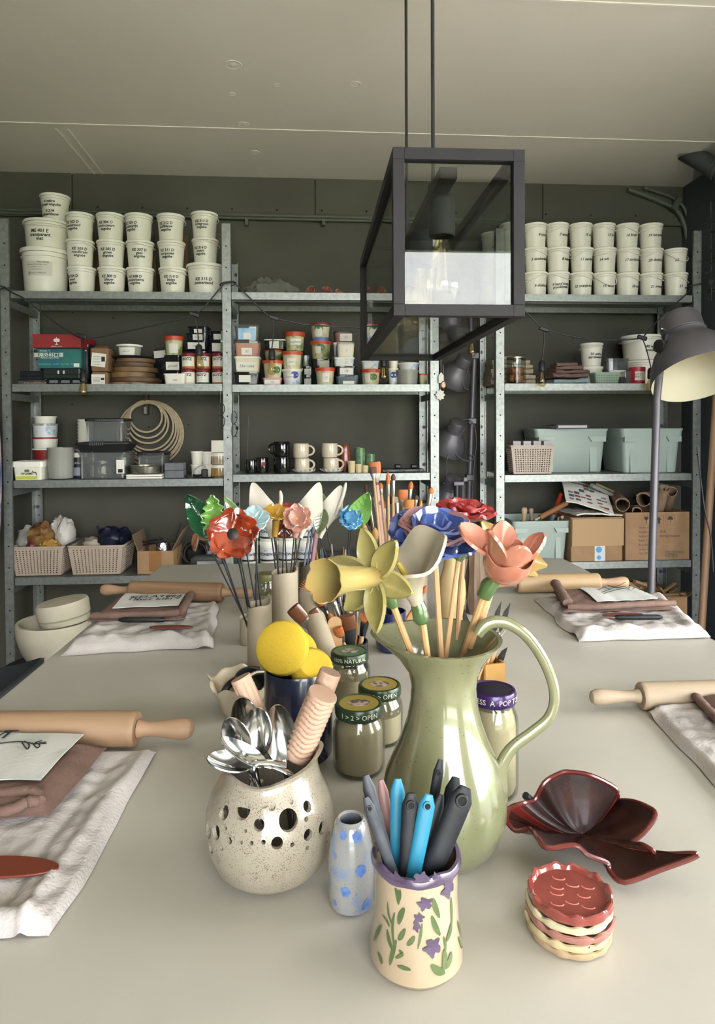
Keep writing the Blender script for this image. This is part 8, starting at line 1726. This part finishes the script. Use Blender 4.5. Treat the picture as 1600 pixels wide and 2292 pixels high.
# back bundle in a tall cup
c = on(900, 1385); BK = c; kk = k(c); t = thing('brush_cup', 'speckled grey cup crowded with paintbrushes behind the flowers', 'cup', (c.x, c.y, TZ+E)); r, h = 56*kk, 110*kk
MB().lathe([(0, .001), (r*.9, 0), (r, .006), (r*1.02, h*.95), (r, h), (r*.93, h*.96), (r*.92, .012), (0, .008)], 40).build('body', mat('grey_speckled_glaze', '#8d8375', .35, speck='#3a332b', ssc=260, sthr=.14, coat=.4), t)
Yk = c.y; GBk = 'paintbrushes in the speckled cup'
bks = [((868, 1330), (838, 1034), 13, 26, 20, m_hpk, m_bris, True, 'wide flat orange brush standing tallest with a pink handle', 0), ((862, 1330), (834, 1046), 8, 14, 14, m_hw, m_brisd, True, 'flat dark violet tipped brush beside the tallest one', -.01), ((876, 1330), (851, 1080), 6, 14, 12, m_hw, m_bris, False, 'round brush with a pale peeling handle', .01), ((872, 1320), (868, 1056), 5, 28, 26, m_hw, m_bris, False, 'long haired round brush with a long silver ferrule', -.02), ((880, 1320), (880, 1060), 5.5, 15, 35, m_hw, m_brisd, False, 'brown tipped brush with a silver ferrule beside the long haired one', .0),
       ((905, 1320), (902, 1096), 11, 24, 14, m_hw, m_bris, True, 'broad orange brush with square tip in the bundle centre', .01), ((900, 1320), (920, 1077), 6, 18, 25, m_hbr, m_bris, False, 'orange fan tipped brush leaning outward', .02), ((912, 1320), (916, 1118), 11, 26, 12, m_how, mat('amber_bristle', '#96601f', .6), True, 'amber bristled flat brush with ochre handle', -.02), ((925, 1320), (966, 1090), 6.5, 15, 38, m_hw, m_bris, False, 'orange brush with a white ferrule leaning farthest outward', .0), ((915, 1330), (943, 1118), 4, 24, 4, m_how, m_how, False, 'ochre lacquered brush end pointing up', .02),
       ((905, 1330), (932, 1108), 6, 10, 12, m_hbr, m_brisd, False, 'mauve tipped worn brush near the ochre one', .0), ((855, 1330), (818, 1082), 5, 20, 10, m_hbr, m_brisd, False, 'hooked rust brown brush behind the green leaf', .03), ((858, 1330), (828, 1130), 4, 10, 60, m_hw, m_hw, False, 'plain wooden brush handle beside the green leaf', .0), ((862, 1330), (836, 1110), 4, 12, 50, m_hw, m_fer, False, 'thin steel tipped tool in the brush bundle', .01), ((890, 1330), (890, 1112), 8, 14, 30, m_hw, mat('cream_bristle', '#a8a08c', .7), True, 'cream flat brush with a grey blade ferrule', .02), ((850, 1320), (812, 1170), 7, 24, 10, m_hbk, mat('tan_bristle', '#8a6a3c', .7), False, 'tan round brush low behind the blue flower', -.03), ((848, 1320), (838, 1180), 8, 26, 10, m_hbk, mat('tan_bristle', '#8a6a3c', .7), False, 'bushy tan brush above the daffodil', -.04), ((918, 1330), (925, 1150), 6, 18, 16, m_hbr, m_brisd, False, 'short rust brush tucked beside the blue rose', -.03)]
for f_, tp, w, bl, fl, hm, bm, flt, lab, dy in bks: brush(lab, f_, tp, Yk, Yk+dy, w, bl, fl, hm, bm, flt, False, GBk)
# front bundle in a dark jar
c = on(772, 1505); kk = k(c); t = thing('brush_jar', 'dark jar of flat paintbrushes behind the green lidded jar', 'jar', (c.x, c.y, TZ+E)); r, h = 52*kk, 70*kk
MB().lathe([(0, .001), (r*.9, 0), (r, .006), (r, h), (r*.93, h), (r*.92, .012), (0, .008)], 36).build('body', m_nm, t)
Yj = c.y; GJ = 'paintbrushes in the dark jar'
fr = [((755, 1470), (655, 1360), 17, 40, 34, m_hbk, m_hbr, True, False, 'wide flat brush with brown hair and a silver band leaning out', -.03, m_fer), ((768, 1470), (700, 1365), 12, 36, 30, m_hbk, m_hbr, True, False, 'second brown flat brush with banded ferrule', -.02, m_fer), ((770, 1470), (690, 1292), 10, 40, 22, m_hbk, m_bris, False, True, 'orange fan brush spread beside the daffodil trumpet', .0, None), ((775, 1470), (705, 1318), 12, 40, 14, m_hbk, m_bris, False, False, 'dark rooted round brush under the fan brush', -.01, m_hbk), ((780, 1470), (735, 1372), 7, 16, 16, m_how, m_bris, False, False, 'orange round brush with a black ferrule', -.01, m_hbk),
      ((790, 1470), (775, 1378), 20, 34, 44, m_hbk, m_hbr, True, False, 'broad black ferruled brush with dark brown hair', -.02, m_blackmat), ((785, 1480), (755, 1405), 11, 26, 20, m_hw, m_bris, True, False, 'orange flat brush low in front of the wooden stick', -.04, m_fer), ((800, 1470), (768, 1290), 5, 12, 60, m_hw, mat('white_bristle', '#bdb7aa', .7), False, False, 'white tipped brush with a metal shaft behind the daffodil', .02, None), ((800, 1480), (818, 1372), 9, 22, 30, m_hw, m_bris, False, True, 'small orange fan brush beside the daffodil petals', -.01, m_hbk), ((790, 1470), (745, 1340), 6, 18, 20, m_hbr, m_fer, False, False, 'thin serrated tool among the front brushes', .01, None)]
for f_, tp, w, bl, fl, hm, bm, flt, fan, lab, dy, fm in fr: brush(lab, f_, tp, Yj, Yj+dy, w, bl, fl, hm, bm, flt, fan, GJ, fm)
for i, (fx, tx, ty, hm, hn, bm, bn) in enumerate(((775, 720, 1345, m_hbr, 'brown', m_brisd, 'dark'), (785, 757, 1318, m_hbk, 'black', m_bris, 'orange'), (790, 785, 1330, m_hw, 'bare wood', m_brisd, 'dark'), (795, 800, 1350, m_how, 'ochre', m_brisd, 'dark'), (782, 735, 1322, m_hw, 'bare wood', m_bris, 'orange'), (800, 836, 1348, m_hbk, 'black', m_brisd, 'dark'), (798, 822, 1322, m_hbr, 'brown', m_bris, 'orange'), (770, 690, 1388, m_how, 'ochre', m_bris, 'orange'))):
    brush('thin %s handled brush with %s hair packed in the dark jar' % (hn, bn), (fx, 1480), (tx, ty), Yj+.012, Yj+.03-.006*(i % 3), 4.5, 18, 20, hm, bm, False, False, GJ)
for i, (fx, tx, ty, hm, hn, bm, bn) in enumerate(((880, 858, 1120, m_hbr, 'brown', m_bris, 'orange'), (890, 876, 1110, m_how, 'ochre', m_brisd, 'dark'), (900, 912, 1135, m_hbk, 'black', m_bris, 'orange'), (875, 845, 1150, m_hpk, 'pink', m_brisd, 'dark'), (910, 935, 1140, m_hw, 'bare wood', m_brisd, 'dark'), (868, 826, 1160, m_hbk, 'black', m_brisd, 'dark'))):
    brush('slim %s handled brush with %s hair deep in the speckled cup' % (hn, bn), (fx, 1330), (tx, ty), Yk+.015, Yk+.03, 5, 18, 22, hm, bm, False, False, GBk)
a, b = at(752, 1470, Yj-.035), at(748, 1392, Yj-.03); o = MB().poly(rrect(.026, .12, .012, 6), -.001, .001).build('wooden_spatula', m_stick); x = Vector((1, 0, 0)); d = (b-a).normalized(); z = x.cross(d); M_ = Matrix((x, d, z)).transposed().to_4x4(); M_.translation = b-d*.05; o.matrix_world = M_; tag(o, 'rounded pale wooden spatula standing in the dark jar', 'spatula')
# more brushes between the pitcher flowers
c = on(862, 1455); kk = k(c); t = thing('brush_cup', 'dark blue glazed vase of thin brushes behind the jars', 'vase', (c.x+.012, c.y, TZ+E)); r, h = 34*kk, 88*kk
MB().lathe([(0, .001), (r*.8, 0), (r*.95, .006), (r*1.1, h*.5), (r, h*.93), (r*1.02, h), (r*.93, h), (r*.9, .012), (0, .008)], 36).build('body', mat('royal_blue_glaze', '#171f4a', .2, coat=.6), t)
for i, (f_, tp, w, bl, fl, hm, lab) in enumerate((((870, 1440), (878, 1300), 6, 22, 24, m_hbk, 'orange brush with a shining ferrule under the calla'), ((872, 1440), (886, 1328), 5, 16, 26, mat('white_lacquer', '#c2bfb8', .3), 'white handled brush between the calla and the daffodil'), ((866, 1440), (858, 1320), 5, 14, 24, m_how, 'mustard handled brush behind the daffodil calyx'), ((880, 1440), (955, 1310), 6, 20, 24, m_how, 'orange handled brush showing beside the calla stem'), ((862, 1440), (846, 1336), 4, 12, 26, m_hbk, 'thin black handled brush beside the daffodil petals'))): brush(lab, f_, tp, c.y, c.y+.01*i-.02, w, bl, fl, hm, m_bris, False, False, 'thin brushes in the blue vase')
# ---- wooden figure, driftwood, tools behind the pitcher
c = on(1012, 1385); kk = k(c); c.z = TZ+E; o = MB().lathe([(0, .0), (26*kk, 0), (27*kk, 6*kk), (25*kk, 28*kk), (27*kk, 32*kk), (29*kk, 60*kk), (28*kk, 85*kk), (20*kk, 115*kk), (18*kk, 130*kk), (25*kk, 160*kk), (26*kk, 185*kk), (21*kk, 205*kk), (0, 208*kk)], 36, None, lambda a, r, z, i: (r*(1+.04*math.sin(a*2+z*30)), z)).build('torso_vase', mat('pale_yellow_wood', '#b59f74', .6, col2='#a88f62', sc=12, bump=.1, bsc=40), loc=c); tag(o, 'pale waisted wooden figure behind the pitcher', 'figure')
c = on(1064, 1372); kk = k(c); c.z = TZ+E; mb = MB(); mb.lathe([(0, 0), (18*kk, 0), (20*kk, 30*kk), (19*kk, 80*kk), (16*kk, 130*kk), (12*kk, 170*kk), (6*kk, 188*kk), (0, 190*kk)], 26, None, lambda a, r, z, i: (r*(1+.16*math.sin(a*5+z*60)+.08*math.sin(a*9)), z)); o = mb.build('driftwood', mat('grey_brown_bark', '#6d5a49', .85, col2='#54443a', sc=30, bump=.6, bsc=60, stretch=(1, 1, .3)), loc=c); tag(o, 'rough grey brown piece of driftwood beside the wooden figure', 'driftwood')
c = on(1096, 1530); kk = k(c); t = thing('tool_box', 'small ochre wooden box of modelling tools behind the pitcher', 'box', (c.x, c.y, TZ+E), .2); s = 46*kk; h = 52*kk; mo = mat('ochre_wood', '#a07a3c', .5, col2='#8d6a30', sc=14)
for cc, dd in (((0, -s/2, h/2), (s, .004, h)), ((0, s/2, h/2), (s, .004, h)), ((-s/2, 0, h/2), (.004, s, h)), ((s/2, 0, h/2), (.004, s, h)), ((0, 0, .003), (s, s, .004))): MB().box(cc, dd).build('panel', mo, t)
def mtool(label, foot, mid, tip, kind, Y):
    a, b, e = at(*foot, Y), at(*mid, Y), at(*tip, Y-.005); M4 = frame(a, b-a, (0, -1, .1)); t = thing('modelling_tool', label, 'tool', m=M4, group='modelling tools in the ochre box'); L = (b-a).length; E_ = local(M4, e)
    MB().tube([(0, 0, 0), (0, 0, L*.5), (0, 0, L*.8), (0, 0, L)], [.004, .0058, .0052, .004], 10).build('handle', m_stick, t); MB().tube([(0, 0, L-.012), (0, 0, L+.004)], [.0046, .0032], 10).build('ferrule', m_fer, t)
    if kind == 'blade':
        d = E_-Vector((0, 0, L)); n = d.normalized(); x = n.cross(Vector((0, 1, 0))).normalized(); mb = MB(); w = .0065; P0 = Vector((0, 0, L)); V = [P0+n*.006-x*.0015, P0+n*d.length*.35-x*w, P0+n*d.length*.7-x*w*.9, P0+d, P0+n*d.length*.35+x*w, P0+n*.006+x*.0015]; yy = Vector((0, .0006, 0))
        mb.add([v-yy for v in V]+[v+yy for v in V], [(0, 1, 2, 3, 4, 5), (11, 10, 9, 8, 7, 6)]+[(i, (i+1) % 6, (i+1) % 6+6, i+6) for i in range(6)]); mb.build('blade', mat('dark_steel', '#3c3a38', .3, .8), t, smooth=False)
    else:
        c_ = lerp(Vector((0, 0, L)), E_, .6); R = (E_-Vector((0, 0, L))).length*.42; MB().tube([(0, 0, L)]+[c_+Vector((R*math.sin(q)*.9, 0, -R*math.cos(q))) for q in [.5+i*(2*PI-1)/12 for i in range(13)]]+[(0, 0, L)], .0011, 6).build('wire_loop', m_fer, t)
mtool('long black bladed tool leaning past the pitcher handle', (1082, 1510), (1100, 1430), (1122, 1346), 'blade', c.y+.0)
mtool('second dark bladed tool beside the first', (1090, 1510), (1116, 1420), (1142, 1350), 'blade', c.y+.012)
mtool('wire loop tool with a pale wooden handle', (1068, 1520), (1098, 1430), (1122, 1388), 'loop', c.y-.018)
mtool('small leaf bladed tool with a bent neck', (1088, 1520), (1112, 1488), (1136, 1448), 'blade', c.y+.004)
mtool('dark pointed blade rising behind the wooden figure', (1076, 1520), (1050, 1420), (1038, 1362), 'blade', c.y-.006)
